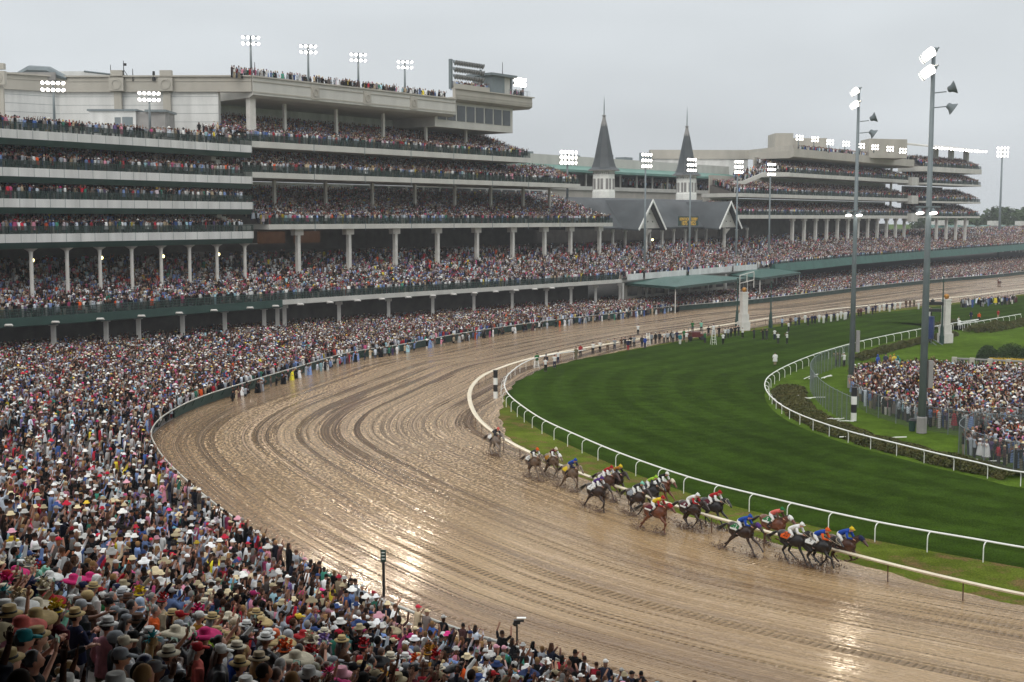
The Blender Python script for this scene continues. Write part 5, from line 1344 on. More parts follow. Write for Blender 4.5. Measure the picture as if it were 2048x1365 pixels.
def blinker_mesh():
    mb = MB(); mb.tube([(1.04, 0, 1.75), (1.12, 0, 1.73), (1.24, 0, 1.66), (1.30, 0, 1.62)], [(.088, .12), (.10, .135), (.102, .128), (.085, .10)], 12)
    return mb.mesh('blinkers', [M_WHITE], True)
JARM = [((.40, s * .17, 1.98), (.52, s * .23, 1.76), (.76, s * .07, 1.72), (.9, 0, -.2)) for s in (1, -1)]
def jockey_body():
    mb = MB()
    mb.tube([(-.16, 0, 1.78), (-.02, 0, 1.86), (.20, 0, 1.97), (.38, 0, 2.03), (.47, 0, 2.06)], [(.13, .12), (.14, .12), (.13, .10), (.16, .10), (.08, .07)], 10)
    mb.tube([(.44, 0, 2.04), (.54, 0, 2.11)], .05, 7); mb.ball((.60, 0, 2.15), .095, 10, 8, (1, .8, 1.15)); mb.tube([(.68, 0, 2.14), (.712, 0, 2.115)], [.015, .018], 5)
    for a in JARM: mb.tube(a[:3], [.055, .042, .028], 8)
    for s in (1, -1): mb.tube([(-.12, s * .09, 1.78), (.20, s * .24, 1.60), (-.10, s * .30, 1.28), (-.12, s * .30, 1.20)], [.09, .062, .042, .035], 8); mb.tube([(-.14, s * .30, 1.19), (.06, s * .31, 1.18)], [.04, .032], 6)
    me = remesh(mb, 'jockey_body', .018, 1, .5); h = MB()
    for i, a in enumerate(JARM): hand(h, a[2], a[3], 1 if i == 0 else -1)
    hm = h.mesh('h', []); bm = bmesh.new(); bm.from_mesh(me); bm.from_mesh(hm); bm.to_mesh(me); bm.free(); return ensure_slot(me)
def silks_mesh():
    mb = MB(); mb.tube([(-.12, 0, 1.83), (.0, 0, 1.89), (.20, 0, 1.99), (.38, 0, 2.05), (.48, 0, 2.07)], [(.16, .13), (.17, .135), (.16, .125), (.19, .12), (.09, .08)], 10)
    return ensure_slot(remesh(mb, 'silks', .022, 2))
def sleeve_mesh():
    mb = MB()
    for a in JARM: mb.tube([a[0], a[1], Vector(a[1]).lerp(Vector(a[2]), .85)], [.078, .062, .042], 8)
    return mb.mesh('sleeve', [M_WHITE], True)
def breech_mesh():
    mb = MB(); mb.tube([(-.24, 0, 1.74), (-.14, 0, 1.80), (.0, 0, 1.86)], [(.10, .10), (.165, .15), (.15, .13)], 10)
    for s in (1, -1): mb.tube([(-.13, s * .09, 1.78), (.05, s * .18, 1.70), (.21, s * .245, 1.60), (.10, s * .27, 1.48)], [.115, .09, .074, .06], 8)
    return ensure_slot(remesh(mb, 'breeches', .022, 2))
def boot_mesh():
    mb = MB()
    for s in (1, -1): mb.tube([(.12, s * .265, 1.50), (-.08, s * .30, 1.30), (-.12, s * .305, 1.20)], [.062, .056, .045], 8); mb.tube([(-.16, s * .305, 1.18), (.08, s * .315, 1.17)], [.046, .038], 6)
    return mb.mesh('boot', [M_BLACK], True)
def helmet_mesh():
    mb = MB(); mb.ball((.585, 0, 2.185), .125, 12, 8, (1.05, .88, .92)); mb.v = [(x, y, max(z, 2.15)) for x, y, z in mb.v]
    mb.add([(.66, -.08, 2.165), (.78, -.05, 2.155), (.78, .05, 2.155), (.66, .08, 2.165), (.66, -.08, 2.18), (.78, -.05, 2.168), (.78, .05, 2.168), (.66, .08, 2.18)], [(3, 2, 1, 0), (4, 5, 6, 7), (0, 1, 5, 4), (1, 2, 6, 5), (2, 3, 7, 6), (3, 0, 4, 7)])
    mb.ball((.575, 0, 2.31), .03, 6, 5)
    return mb.mesh('helmet', [M_WHITE], True)
COATS = {'bay': (.060, .022, .011), 'dark bay': (.026, .012, .008), 'black': (.011, .009, .009), 'chestnut': (.12, .035, .014), 'muddy brown': (.125, .080, .050), 'muddy grey': (.20, .16, .13)}
def coat(c):
    m = mat('horse_coat_' + c.replace(' ', '_'), COATS[c], .38, .35, 4, spec=.5); return m
# px, py(feet), coat, silks, sleeves, helmet, cloth, number, number colour, phase(front,hind), blinkers, turn
RACE = [
 (989,912,'muddy grey','charcoal','charcoal','coral','white','','black',('plant','gather'),None,10),
 (1066,958,'muddy brown','charcoal','white','orange','white','10','black',('reach','drive'),None,4),
 (1104,957,'muddy brown','maroon','white','cream','mustard','','black',('push','reach'),'white',0),
 (1141,982,'muddy brown','royal blue','navy','royal blue','yellow','','black',('plant','reach'),None,2),
 (1212,998,'bay','red','white','red','white','8','black',('reach','plant'),None,0),
 (1230,996,'dark bay','mustard','black','yellow','yellow','','black',('fold','reach'),None,0),
 (1192,1022,'dark bay','purple','white','purple','white','2','black',('plant','reach'),None,2),
 (1322,1012,'chestnut','black','white','white','white','','black',('reach','drive'),'cream',0),
 (1300,1020,'black','lime','charcoal','lime','charcoal','','white',('fold','gather'),None,0),
 (1272,1034,'dark bay','charcoal','white','mint','silver','','black',('push','drive'),None,0),
 (1310,1066,'chestnut','yellow','red','red','maroon','','white',('plant','reach'),'red',4),
 (1424,1054,'black','red','white','red','maroon','','white',('reach','drive'),None,0),
 (1380,1060,'dark bay','white','red','white','maroon','4','white',('push','plant'),None,0),
 (1546,1092,'chestnut','coral','brown','green','green','5','white',('fold','drive'),'white',0),
 (1482,1108,'dark bay','royal blue','royal blue','royal blue','green','12','white',('reach','reach'),'purple',0),
 (1682,1136,'bay','royal blue','royal blue','yellow','black','','white',('fold','drive'),'navy',0),
 (1634,1138,'black','royal blue','orange','orange','white','9','black',('push','gather'),None,0),
 (1584,1126,'black','white','white','white','orange','20','black',('reach','gather'),None,0),
]
NOTE = {'white': 'white', 'mustard': 'mustard'}
mud_spots = []
def make_horse(loc, ang, spec, lab_extra=''):
    (_, _, ct, silk, slv, helm, cl, num, nc, ph, bl, _) = spec
    body = ensure_slot(lib(('horse',) + ph, horse_body, *ph))
    h = bpy.data.objects.new('racehorse', body); C.objects.link(h); h.location = loc; h.rotation_euler = (0, 0, ang); h.scale = (1.14,) * 3
    h.material_slots[0].link = 'OBJECT'; h.material_slots[0].material = coat(ct)
    nm = f' numbered {num}' if num else ''
    tag(h, f'{ct} racehorse, {cl} saddle cloth{nm}, under the {helm} capped {silk} jockey', 'horse', 'racehorses galloping into the turn')
    inst('tail', lib('tail', tail_mesh), coat('black' if 'muddy' not in ct else 'dark bay'), h); inst('mane', lib('mane', mane_mesh), coat('black'), h)
    c = inst('saddle_cloth', lib('cloth', cloth_mesh), cmat(cl), h)
    if num: n = inst('number', lib('num' + num + nc, cloth_number, num, cmat(nc)), None, c)
    if cl in ('green', 'maroon'): inst('cloth_hem', lib('hem', band_cloth), cmat('white'), c)
    inst('saddle', lib('saddle', saddle_mesh), M_BLACK, h)
    br = inst('bridle', lib('bridle', bridle_mesh), cmat('cream') if ct in ('black', 'muddy brown') else M_BLACK, h)
    if bl: inst('blinkers', lib('blink', blinker_mesh), cmat(bl), h)
    j = bpy.data.objects.new('person', lib('jockey', jockey_body)); C.objects.link(j); j.location = (loc[0], loc[1], loc[2] - .14); j.rotation_euler = (0, 0, ang); j.scale = (1.14,) * 3
    j.material_slots[0].link = 'OBJECT'; j.material_slots[0].material = SKINM[0]
    tag(j, f'jockey in {silk} silks, {slv} sleeves, {helm} cap on the {ct} racehorse', 'jockey', 'jockeys riding in the race')
    inst('silks', lib('silks', silks_mesh), cmat(silk), j); inst('sleeve', lib('sleeve', sleeve_mesh), cmat(slv), j)
    inst('breeches', lib('breech', breech_mesh), cmat('white') if 'muddy' not in ct else cmat('beige'), j); inst('boot', lib('boot', boot_mesh), M_BLACK, j)
    inst('helmet', lib('helmet', helmet_mesh), cmat(helm), j)
    g = MB(); g.tube([(.665, -.07, 2.165), (.70, 0, 2.168), (.665, .07, 2.165)], .02, 5)
    inst('goggles', lib('goggles', lambda: g.mesh('goggles', [M_BLACK], True)), M_BLACK, j)
    d = Vector((math.cos(ang), math.sin(ang), 0)); s = Vector((-d.y, d.x, 0))
    for (x, z) in (FRONT[ph[0]][0][4], FRONT[ph[0]][1][4], HIND[ph[1]][0][4], HIND[ph[1]][1][4]): mud_spots.append((Vector(loc) + d * x, z, d))
for sp_ in RACE:
    p = G(sp_[0], sp_[1], 0.02); _, t = INN.near(np.array([[p.x, p.y]])); tn = -INN.tan(t)[0]
    ang = math.atan2(tn[1], tn[0]) + math.radians(sp_[11])
    make_horse((p.x, p.y, .02), ang, sp_)
# far rider alone on the straight
p = G(1998, 574, 0); tn = -INN.tan(INN.near(np.array([[p.x, p.y]]))[1])[0]
make_horse((p.x, p.y, .02), math.atan2(tn[1], tn[0]) , (0, 0, 'chestnut', 'red', 'white', 'white', 'brown', '', 'black', ('plant', 'plant'), None, 0))
# mud thrown up by the hooves
rr = random.Random(31); mb = MB()
def bit(p, r):
    q = Vector((rr.uniform(-1, 1), rr.uniform(-1, 1), rr.uniform(-1, 1))).normalized(); a = q.cross(Vector((.3, .2, .9))).normalized(); b = q.cross(a)
    mb.add([p + q * r, p + a * r * .7, p + b * r * .7, p - a * r * .7, p - b * r * .7, p - q * r], [(0, 1, 2), (0, 2, 3), (0, 3, 4), (0, 4, 1), (5, 2, 1), (5, 3, 2), (5, 4, 3), (5, 1, 4)])
for p, z, d in mud_spots:
    if z > .45: continue
    for k in range(60):
        s = abs(rr.gauss(0, .38)); v = Vector((p.x, p.y, .03)) - d * s * 1.6 + Vector((rr.gauss(0, .22), rr.gauss(0, .22), 0)); v.z = .03 + abs(rr.gauss(0, .22)) * (.4 + s)
        bit(v, rr.uniform(.02, .075))
tag(mb.build('mud_splash', mat('flying_wet_mud', (.16, .10, .065), .25, .3, 8)), 'brown mud splashes flying around the hooves of the galloping racehorses', 'mud', kind='stuff')
# ---------------------------------------------------------------- rails
def rail(name, label, cur, t0, t1, h, kind, post_step, group=None, mats=(M_PURE, M_PURE), inward=1, lift=0.0):
    r = thing(name, label, 'rail', (0, 0, 0), 0, group)
    tt = np.arange(t0, t1, .8); q = cur.at(tt)
    mb = MB()
    if kind == 'tube': mb.tube([(p[0], p[1], h + lift) for p in q], .062, 8)
    elif kind == 'cover':      # broad sloping cover over the top rail
        tn = cur.tan(tt); n = np.stack([-tn[:, 1], tn[:, 0]], -1) * inward; k = 6; vs = []
        prof = [(-.10, h - .05), (-.13, h + .04), (0, h + .10), (.30, h + .015), (.30, h - .03), (0, h + .03)]
        for p, m in zip(q, n):
            for a, z in prof: vs.append((p[0] + m[0] * a, p[1] + m[1] * a, z))
        mb.add(vs, [(i * k + j, i * k + (j + 1) % k, (i + 1) * k + (j + 1) % k, (i + 1) * k + j) for i in range(len(q) - 1) for j in range(k)])
    mb.build('rail_bar', mats[0], r, smooth=kind == 'tube')
    tp = np.arange(t0 + .4, t1, post_step); more = MB()
    for i, t in enumerate(tp):
        p = cur.at(t); tn = cur.tan(t); n = np.array([-tn[1], tn[0]]) * inward
        pts = [(p[0] + n[0] * .42, p[1] + n[1] * .42, 0), (p[0] + n[0] * .42, p[1] + n[1] * .42, h * .70 + lift), (p[0] + n[0] * .36, p[1] + n[1] * .36, h * .86 + lift), (p[0] + n[0] * .20, p[1] + n[1] * .20, h * .96 + lift), (p[0], p[1], h * .985 + lift)]
        if kind == 'cover': pts = [(p[0] + n[0] * .12, p[1] + n[1] * .12, 0), (p[0] + n[0] * .10, p[1] + n[1] * .10, h)]
        m = MB() if i < 99 else more
        m.tube(pts, .033, 6)
        if i < 99: m.build('post', mats[1], r)
    if more.v: tag(more.build('post', mats[1], r), kind='stuff')
    return r
def nearT(c, px, py): return float(c.near(np.array([G(px, py)[:2]]))[1][0])
def side_of(cur, other):
    q = cur.at(np.array([cur.L * .4])); tn = cur.tan(np.array([cur.L * .4])); n = np.stack([-tn[:, 1], tn[:, 0]], -1)
    a = other.near(q + n * 3)[0][0]; b = other.near(q - n * 3)[0][0]; return 1 if a > b else -1
rail('inner_dirt_rail', 'cream inner rail of the dirt track on thin rusty posts, beside the galloping horses', INN, 14, INN.L - 5, 1.05, 'cover', 4.4, mats=(M_RAILC, M_BRICK), inward=side_of(INN, OUT))
rail('outer_turf_rail', 'white rail with curved posts between the dirt track verge and the turf course', TOUT, 12, nearT(TOUT, 1120, 712), 1.15, 'tube', 3.3, 'white gooseneck rails', inward=side_of(TOUT, TIN))
rail('inner_turf_rail', 'white rail with curved posts along the inside of the turf course', TIN, 20, nearT(TIN, 2042, 640), 1.15, 'tube', 3.3, 'white gooseneck rails', inward=side_of(TIN, TOUT))
# outer rail with its green boards
orl = thing('outer_rail', 'silver topped outer rail with dark green boards holding back the crowd', 'rail', (0, 0, 0))
tt = np.arange(6, OUT.L - 4, .9); q = OUT.at(tt); nn = out_normal(tt)
mb = MB(); mb.tube([(p[0], p[1], 1.12) for p in q], .07, 6); mb.build('rail_bar', mat('wet_silver_rail', (.42, .42, .38), .3, .2, 1), orl, smooth=True)
tg = np.arange(nearT(OUT, 345, 838), OUT.L - 4, .9); qq = OUT.at(tg); n2 = out_normal(tg); vs = []
for p, n in zip(qq, n2): vs += [(p[0] + n[0] * .35, p[1] + n[1] * .35, .03), (p[0] + n[0] * .30, p[1] + n[1] * .30, .98), (p[0] + n[0] * .36, p[1] + n[1] * .36, .98), (p[0] + n[0] * .41, p[1] + n[1] * .41, .03)]
mb = MB(); mb.add(vs, [(i * 4 + j, i * 4 + (j + 1) % 4, i * 4 + 4 + (j + 1) % 4, i * 4 + 4 + j) for i in range(len(qq) - 1) for j in range(4)]); mb.build('green_board', M_GREEN, orl)
more = MB()
for i, t in enumerate(np.arange(8, OUT.L - 4, 2.6)):
    p = OUT.at(t); n = out_normal(np.array([t]))[0]; m = MB() if i < 99 else more
    m.tube([(p[0] + n[0] * .55, p[1] + n[1] * .55, 0), (p[0], p[1], 1.1)], .04, 5)
    if i < 99: m.build('post', M_GREEN, orl)
tag(more.build('post', M_GREEN, orl), kind='stuff')

# ---------------------------------------------------------------- floodlights
def lamp_mesh():
    a = MB(); a.lathe([(.10, .0), (.16, .05), (.20, .22), (.36, .42), (.38, .44)], (0, 0, 0), 12); h = a.mesh('lamp_head', [M_DGREY], True)
    b = MB(); b.lathe([(.355, .425), (.34, .47), (.2, .50), (.02, .51)], (0, 0, 0), 12); l = b.mesh('lens', [M_FLOOD], True)
    c = MB(); c.lathe([(.355, .425), (.34, .45), (.02, .46)], (0, 0, 0), 12); u = c.mesh('lens', [M_CONC], True)
    return h, l, u
LH, LL, LU = lamp_mesh()
def lamp(parent, loc, yaw, tilt, lit=True, s=1.0, shared=None):
    h = bpy.data.objects.new('lamp_head', LH); C.objects.link(h); h.parent = parent; h.location = loc
    h.rotation_euler = (0, math.radians(90 + tilt), yaw); h.scale = (s,) * 3
    l = bpy.data.objects.new('lens', LL if lit else LU); C.objects.link(l); l.parent = h
    return h
def tower(x, y, z0, z1, yaw, label, r0=.42, r1=.16, n=5, lvls=(0, 1.5), s=1.0, group='floodlight poles round the track', arm=2.6, tilt=28, spread=.5, unlit=(), extra=None, base=True):
    t = thing('floodlight_pole', label, 'floodlight', (x, y, z0), 0, group)
    mb = MB(); mb.tube([(0, 0, 0), (0, 0, z1 - z0)], [r0, r1], 10); mb.build('pole', M_DGREY, t, smooth=True)
    if base: mb = MB(); mb.lathe([(r0 * 1.3, 0), (r0 * 1.3, 1.4), (r0 * 1.1, 1.5)], (0, 0, 0), 8); mb.build('footing', M_CONC, t)
    d = Vector((math.cos(yaw), math.sin(yaw), 0)); c = Vector((-d.y, d.x, 0))
    mb = MB()
    for L_ in lvls: mb.tube([c * -arm + Vector((0, 0, z1 - z0 - L_)), c * arm + Vector((0, 0, z1 - z0 - L_))], .07, 6)
    mb.build('crossarm', M_DGREY, t)
    for L_ in lvls:
        for k in range(n):
            f = (k / (n - 1) - .5) * 2; lamp(t, c * arm * f + d * .15 + Vector((0, 0, z1 - z0 - L_ - .1)), yaw + f * spread, tilt, True, s)
    if extra: extra(t, z1 - z0)
    return t
def glow(t, z, watts, col=(1.0, .86, .68)):
    l = bpy.data.lights.new('lamp_light', 'SPOT'); l.energy = watts; l.color = col; l.shadow_soft_size = 1.2; l.spot_size = math.radians(60); l.spot_blend = .6; o = bpy.data.objects.new('lamp_light', l); C.objects.link(o); o.parent = t; o.location = (0, 0, z)
    aim = Vector((-8, 125, 0)) if t.location.x < 0 else Vector((12, 62, 0)); d = aim - (t.location + Vector((0, 0, z))); d.normalize(); o.location = Vector((0, 0, z)) + d * 1.6; o.rotation_euler = d.to_track_quat('-Z', 'Y').to_euler()
def big_extra(t, h):
    glow(t, h - .6, 4000)
    for k, (dz, yaw, til) in enumerate(((3.6, -.3, -20), (4.9, -.2, 35))):
        mb = MB(); mb.tube([(.2, 0, h - dz), (1.2, -.1, h - dz + .1)], .05, 5); mb.build('bracket', M_DGREY, t); lamp(t, (1.3, -.1, h - dz + .25), yaw, til, False, 1.6)
    mb = MB(); mb.box((-.1, -.1, h * .60), (2.2, .3, .14)); mb.build('bracket', M_DGREY, t)
    for f in (-.9, .3): lamp(t, (f, -.25, h * .60 - .15), -1.6, 70, True, 1.0)
    mb = MB(); mb.box((.60, -.1, 5.4), (.42, .35, 2.5)); mb.build('control_box', M_CONC, t)
g = G(1843, 866); tower(g.x, g.y, 0, 34.2, math.radians(170), 'tall grey floodlight pole nearest the camera, rising out of the infield crowd', .37, .17, 7, s=1.2, arm=2.7, extra=big_extra)
g = G(1702, 776); tower(g.x, g.y, 0, 34.0, math.radians(172), 'tall grey floodlight pole behind the striped marker post at the end of the infield', .34, .14, 5, s=1.0, arm=2.0, extra=big_extra)
for px, Y, zt, lb in ((1288, 286, 34, 'floodlight pole in front of the left slate gable'), (1377, 310, 34, 'floodlight pole crossing the gold lettered board'), (1470, 322, 34, 'floodlight pole in front of the right slate gable'), (1535, 338, 34, 'floodlight pole before the cream ramp of the distant stand')):
    x = (px - CX) / F_PX * Y * 1.003; tower(x, Y, 0, zt, math.radians(-60), lb, .34, .16, 4, (0, 1.3, 2.6), s=.95, arm=1.0, spread=.3, tilt=12)
p = AT(2005, 296, 520); tower(p.x, 520, 0, p.z, math.radians(-90), 'distant floodlight pole standing clear against the sky at the far right', .6, .3, 4, (0, 1.6, 3.2), s=1.4, arm=1.7, tilt=8)
p = AT(1135, 304, 292); tower(p.x, 292, 24, p.z, math.radians(-60), 'broad floodlight bank rising behind the right end of the third balcony', .3, .2, 5, (0, 1.2, 2.4), s=1.2, arm=1.7, tilt=5, base=False)
for k, (px, pt, pb, Y) in enumerate(((497, 70, 152, 207), (613, 88, 160, 217), (714, 105, 175, 226), (808, 120, 182, 235))):
    a = AT(px, pt, Y); tower(a.x, Y + 1.5, 41.0, a.z, math.radians(-75), ('first', 'second', 'third', 'fourth')[k] + ' floodlight pole from the left on the grandstand roof', .24, .14, 4, (0, 1.0), s=.75, arm=1.1, group='floodlights on the grandstand roof', tilt=32, spread=.5, base=False, extra=lambda t, h: glow(t, h - .5, 12000))
for k, (px, pt, Y) in enumerate(((106, 163, 177), (298, 184, 189))):
    a = AT(px, pt, Y); tower(a.x, Y, 31.2, a.z, math.radians(-75), ('floodlight pole at the far left of the open terrace', 'floodlight pole beside the white cabin on the open terrace')[k], .22, .12, 5, (0, .95), s=.75, arm=1.25, group='floodlights on the open terrace', tilt=32, spread=.4, base=False, extra=lambda t, h: glow(t, h - .5, 14000))
for k, (px, py) in enumerate(((1597, 272), (1628, 275), (1658, 281), (1690, 284), (1720, 288), (1748, 291), (1778, 294), (1803, 298))):
    a = AT(px, py, 372); tower(a.x, 372, 38.7, a.z, math.radians(-60), 'small floodlight on the distant grandstand roof, number ' + ('one', 'two', 'three', 'four', 'five', 'six', 'seven', 'eight')[k] + ' from the left', .2, .12, 3, (0, .9), s=.9, arm=1.0, group='floodlights on the distant grandstand roof', tilt=10, spread=.2, base=False)
for k in range(6):
    a = 6 + k * (w1 - 6) / 5.5; q_ = FW.P(a, -1.0, 43.75); t = thing('canopy_floodlight', 'floodlight under the canopy edge of the distant right wing, ' + ('first', 'second', 'third', 'fourth', 'fifth', 'sixth')[k] + ' from the left', 'floodlight', q_, 0, 'floodlights along the canopy edge')
    mb = MB(); mb.box((0, 0, 0), (4.2, .2, .2)); mb.build('bracket', M_DGREY, t)
    for j in range(4): lamp(t, (-1.6 + j * 1.05, -.2, -.1), -1.5, 20, True, 1.1)
# light racks on the press box terrace
def rack(s0, s1, z0, z1, rows_, lit, label, n):
    q0_, q1_ = FR.P(s0, 2.0), FR.P(s1, 2.0); t = thing('light_rack', label, 'light rack', (q0_[0], q0_[1], 44.5)); L_ = s1 - s0
    t.rotation_euler = (0, 0, math.atan2(FR.u[1], FR.u[0])); mb = MB()
    mb.box((.3, 0, (z1 - 44.5) / 2), (.55, .55, z1 - 44.5)); mb.box((L_ - .3, 0, (z1 - 44.5) / 2 - .6), (.3, .3, z1 - 45.7))
    for r in range(rows_): mb.box((L_ / 2, .1, z1 - 44.5 - .15 - r * (z1 - z0) / rows_), (L_, .12, .12))
    mb.build('rack_frame', M_DGREY, t)
    for r in range(rows_):
        for k in range(n): lamp(t, (.9 + k * (L_ - 1.4) / (n - 1), -.15, z1 - 44.9 - r * (z1 - z0) / rows_), math.radians(-75), 25, lit, 1.25 if lit else 1.5)
rack(50.8, 60.5, 46.2, 50.2, 3, False, 'unlit rack of floodlights on the press box terrace, left of the grey stair tower', 12)
rack(69.5, 74.3, 46.6, 48.6, 2, True, 'lit rack of floodlights on the press box terrace, right of the grey stair tower', 8)
# bulkhead lamps under the stands
for k, (px, py, Y, zz) in enumerate(((65, 521, 178, 0), (203, 516, 187, 0), (326, 513, 196, 0), (437, 509, 205, 0), (1305, 480, 288, 0))):
    p = AT(px, py, Y); t = thing('bulkhead_lamp', 'glowing yellow lamp under the stands beside the ' + ('first', 'third', 'fifth', 'seventh', 'left gable')[k] + (' column of the left wing' if k < 4 else ' column'), 'lamp', p, 0, 'yellow lamps under the stands')
    mb = MB(); mb.ball((0, 0, 0), .26, 10, 8); mb.build('globe', M_WARM, t, smooth=True); mb = MB(); mb.box((0, .35, .1), (.18, .6, .1)); mb.build('bracket', M_DGREY, t)
# shoebox lamps on the mezzanine edge
for k, px in enumerate((15, 107, 197, 280, 357, 427, 498, 551, 600, 660, 714, 764, 817, 865, 908, 950, 992, 1033, 1070, 1105)):
    tt = np.linspace(0, T_END, 3000); pp = mez_pt(tt, -.3); xx = pp[:, 0] / pp[:, 1] * 2500 + 1024; t_ = tt[np.argmin(abs(xx - px))]; p = mez_pt(t_, -.3)
    t = thing('edge_lamp', 'white shoebox lamp under the mezzanine edge, ' + ('one', 'two', 'three', 'four', 'five', 'six', 'seven', 'eight', 'nine', 'ten', 'eleven', 'twelve', 'thirteen', 'fourteen', 'fifteen', 'sixteen', 'seventeen', 'eighteen', 'nineteen', 'twenty')[k] + ' from the left', 'lamp', (p[0], p[1], float(mez_z(t_)) - 1.0), 0, 'shoebox lamps under the mezzanine edge')
    mb = MB(); mb.tube([(-.5, 0, 0), (-.4, -.05, .16), (.4, -.05, .16), (.55, 0, .02)], [(.18, .12), (.26, .17), (.26, .17), (.1, .08)], 8); mb.build('housing', M_COL, t, smooth=True); mb = MB(); mb.tube([(0, 0, .1), (0, .6, .3)], .05, 5); mb.build('bracket', M_DGREY, t)

# ---------------------------------------------------------------- finish pillars, lamp posts, marker poles
def pillar(px, py, h, label):
    g = G(px, py); t = thing('finish_pillar', label, 'pillar', (g.x, g.y, 0), math.radians(20), 'finish line pillars')
    mb = MB()
    for a, b, z0, z1 in ((1.7, 1.7, 0, 1.5), (1.35, 1.35, 1.5, 2.9), (1.02, 1.02, 2.9, h - .6), (1.14, 1.14, h - .75, h - .6 + .001), (1.2, 1.2, h - .25, h)): mb.box((0, 0, (z0 + z1) / 2), (a, b, z1 - z0))
    mb.box((0, 0, h - .42), (1.02, 1.02, .36)); mb.build('shaft', M_BEIGE if False else M_COL, t)
    mb = MB(); mb.ball((0, 0, h + .42), .42, 14, 10); mb.lathe([(.3, h), (.18, h + .06)], (0, 0, 0), 10); mb.build('gilded_ball', mat('gilded_ball', (.38, .17, .02), .35, .2, 4, metal=.4), t, smooth=True)
    return t
t = pillar(1487, 661, 6.7, 'pale stone finish pillar with a golden ball and steel frame beside the dirt track'); mb = MB()
for a, b in (((-.9, 0, 5.2), (-.9, 0, 9.6)), ((-.9, 0, 9.6), (1.9, 0, 10.2)), ((1.9, 0, 10.2), (1.9, 0, 7.4)), ((-.9, 0, 8.2), (1.9, 0, 8.8)), ((.5, 0, 8.4), (.5, 0, 9.9))): mb.tube([a, b], .07, 5)
mb.build('steel_frame', M_COL, t)
pillar(1890, 686, 6.9, 'pale stone finish pillar with a golden ball inside the turf rail')
def lamp_post(px, py, h, label, signal=False):
    g = G(px, py); t = thing('lamp_post', label, 'lamp post', (g.x, g.y, 0), 0, 'dark green ornate posts'); mb = MB()
    mb.lathe([(.38, 0), (.38, 1.2), (.30, 1.3), (.26, 2.6), (.15, 2.9), (.10, h * .75), (.05, h)], (0, 0, 0), 10); mb.build('post', M_GREEN, t, smooth=False)
    mb = MB(); mb.ball((0, 0, h), .16, 8, 6); mb.lathe([(.17, h - .9), (.22, h - .8), (.12, h - .6)], (0, 0, 0), 8); mb.build('finial', M_GREEN, t)
    if signal:
        mb = MB(); mb.box((-1.2, 0, h * .60), (2.4, .8, .5)); mb.box((-1.4, 0, h * .50), (2.2, .7, .45)); mb.lathe([(.3, h * .6 + .25), (.35, h * .6 + .5), (.1, h * .6 + .7)], (-1.6, 0, 0), 8); mb.build('camera_box', M_BLACK, t)
lamp_post(1474, 652, 8.6, 'dark green ornate post just left of the trackside finish pillar', False)
lamp_post(1541, 656, 8.2, 'dark ornate post standing alone at the rail right of the trackside pillar')
lamp_post(1883, 688, 10.5, 'dark green post with black camera boxes beside the infield pillar', True)
def marker(px, py, h, w, label):
    g = G(px, py); t = thing('marker_pole', label, 'marker pole', (g.x, g.y, 0), 0, 'black and white furlong poles')
    for k in range(4):
        z0 = h * k / 4; mb = MB(); mb.lathe([(w / 2, z0 + .0), (w / 2, z0 + h / 4 - .001)], (0, 0, 0), 14); mb.build('band', M_PURE if k % 2 == 0 else M_BLACK, t, smooth=False)
    mb = MB(); mb.lathe([(w / 2 + .04, h), (w / 2 + .04, h + .08)], (0, 0, 0), 14); mb.build('cap', M_BLACK, t)
marker(991, 797, 3.0, .47, 'black and white striped furlong pole by the apex of the dirt rail')
marker(1707, 842, 3.2, .56, 'black and white striped furlong pole in front of the infield crowd')
# signboard and camera pole beside the outer rail near the terrace
g = G(768, 1228); t = thing('sign_post', 'dark post with a small plate standing by the outer rail above the crowd', 'sign', (g.x, g.y, 0)); mb = MB(); mb.box((0, 0, 1.6), (.12, .12, 3.2)); mb.build('post', M_BLACK, t); mb = MB(); mb.box((0, -.05, 2.95), (.26, .06, .6)); mb.build('plate', M_GREEN, t); mb = MB()
for k in range(3): mb.box((0, -.095, 3.12 - k * .16), (.16, .02, .04))
mb.build('lettering', M_PURE, t)
p = AT(1034, 1242, 55); t = thing('remote_camera', 'black camera with a white rain cover on a pole by the outer rail', 'camera', (p.x, 55, 0)); hh_ = p.z
mb = MB(); mb.tube([(0, 0, 0), (0, 0, hh_ - .2)], .05, 6); mb.build('pole', M_BLACK, t); mb = MB(); mb.box((0, 0, hh_ - .05), (.3, .2, .18)); mb.tube([(.12, 0, hh_), (.3, .06, hh_ - .02)], .06, 8); mb.ball((-.08, 0, hh_ - .14), .12, 8, 6); mb.build('camera_body', M_BLACK, t); mb = MB(); mb.box((.2, .05, hh_ + .12), (.42, .2, .02)); mb.build('rain_cover', M_PURE, t)

# ---------------------------------------------------------------- winner's circle canopies and boards
def canopy(pts, z, h, label):
    c = sum((Vector(p) for p in pts), Vector((0, 0))) / len(pts); t = thing('canopy', label, 'canopy', (c.x, c.y, 0), 0, "green cloth canopies at the winner's circle")
    mb = MB(); loc = [(p[0] - c.x, p[1] - c.y) for p in pts]; n = len(loc)
    vs = [(x, y, z) for x, y in loc] + [(x * .35, y * .35, z + h) for x, y in loc]; mb.add(vs, [(i, (i + 1) % n, n + (i + 1) % n, n + i) for i in range(n)] + [tuple(range(n, 2 * n))]); mb.build('canopy_cloth', M_TENT, t)
    mb = MB(); mb.prism(loc, z - .55, z - .02); mb.build('valance', M_GREEN, t)
    for x, y in loc: mb = MB(); mb.box((x * .96, y * .96, (z - .56) / 2), (.18, .18, z - .56)); mb.build('pole', M_COL, t)
def quadp(L, z): return [tuple(G(x, y, z)[:2]) for x, y in L]
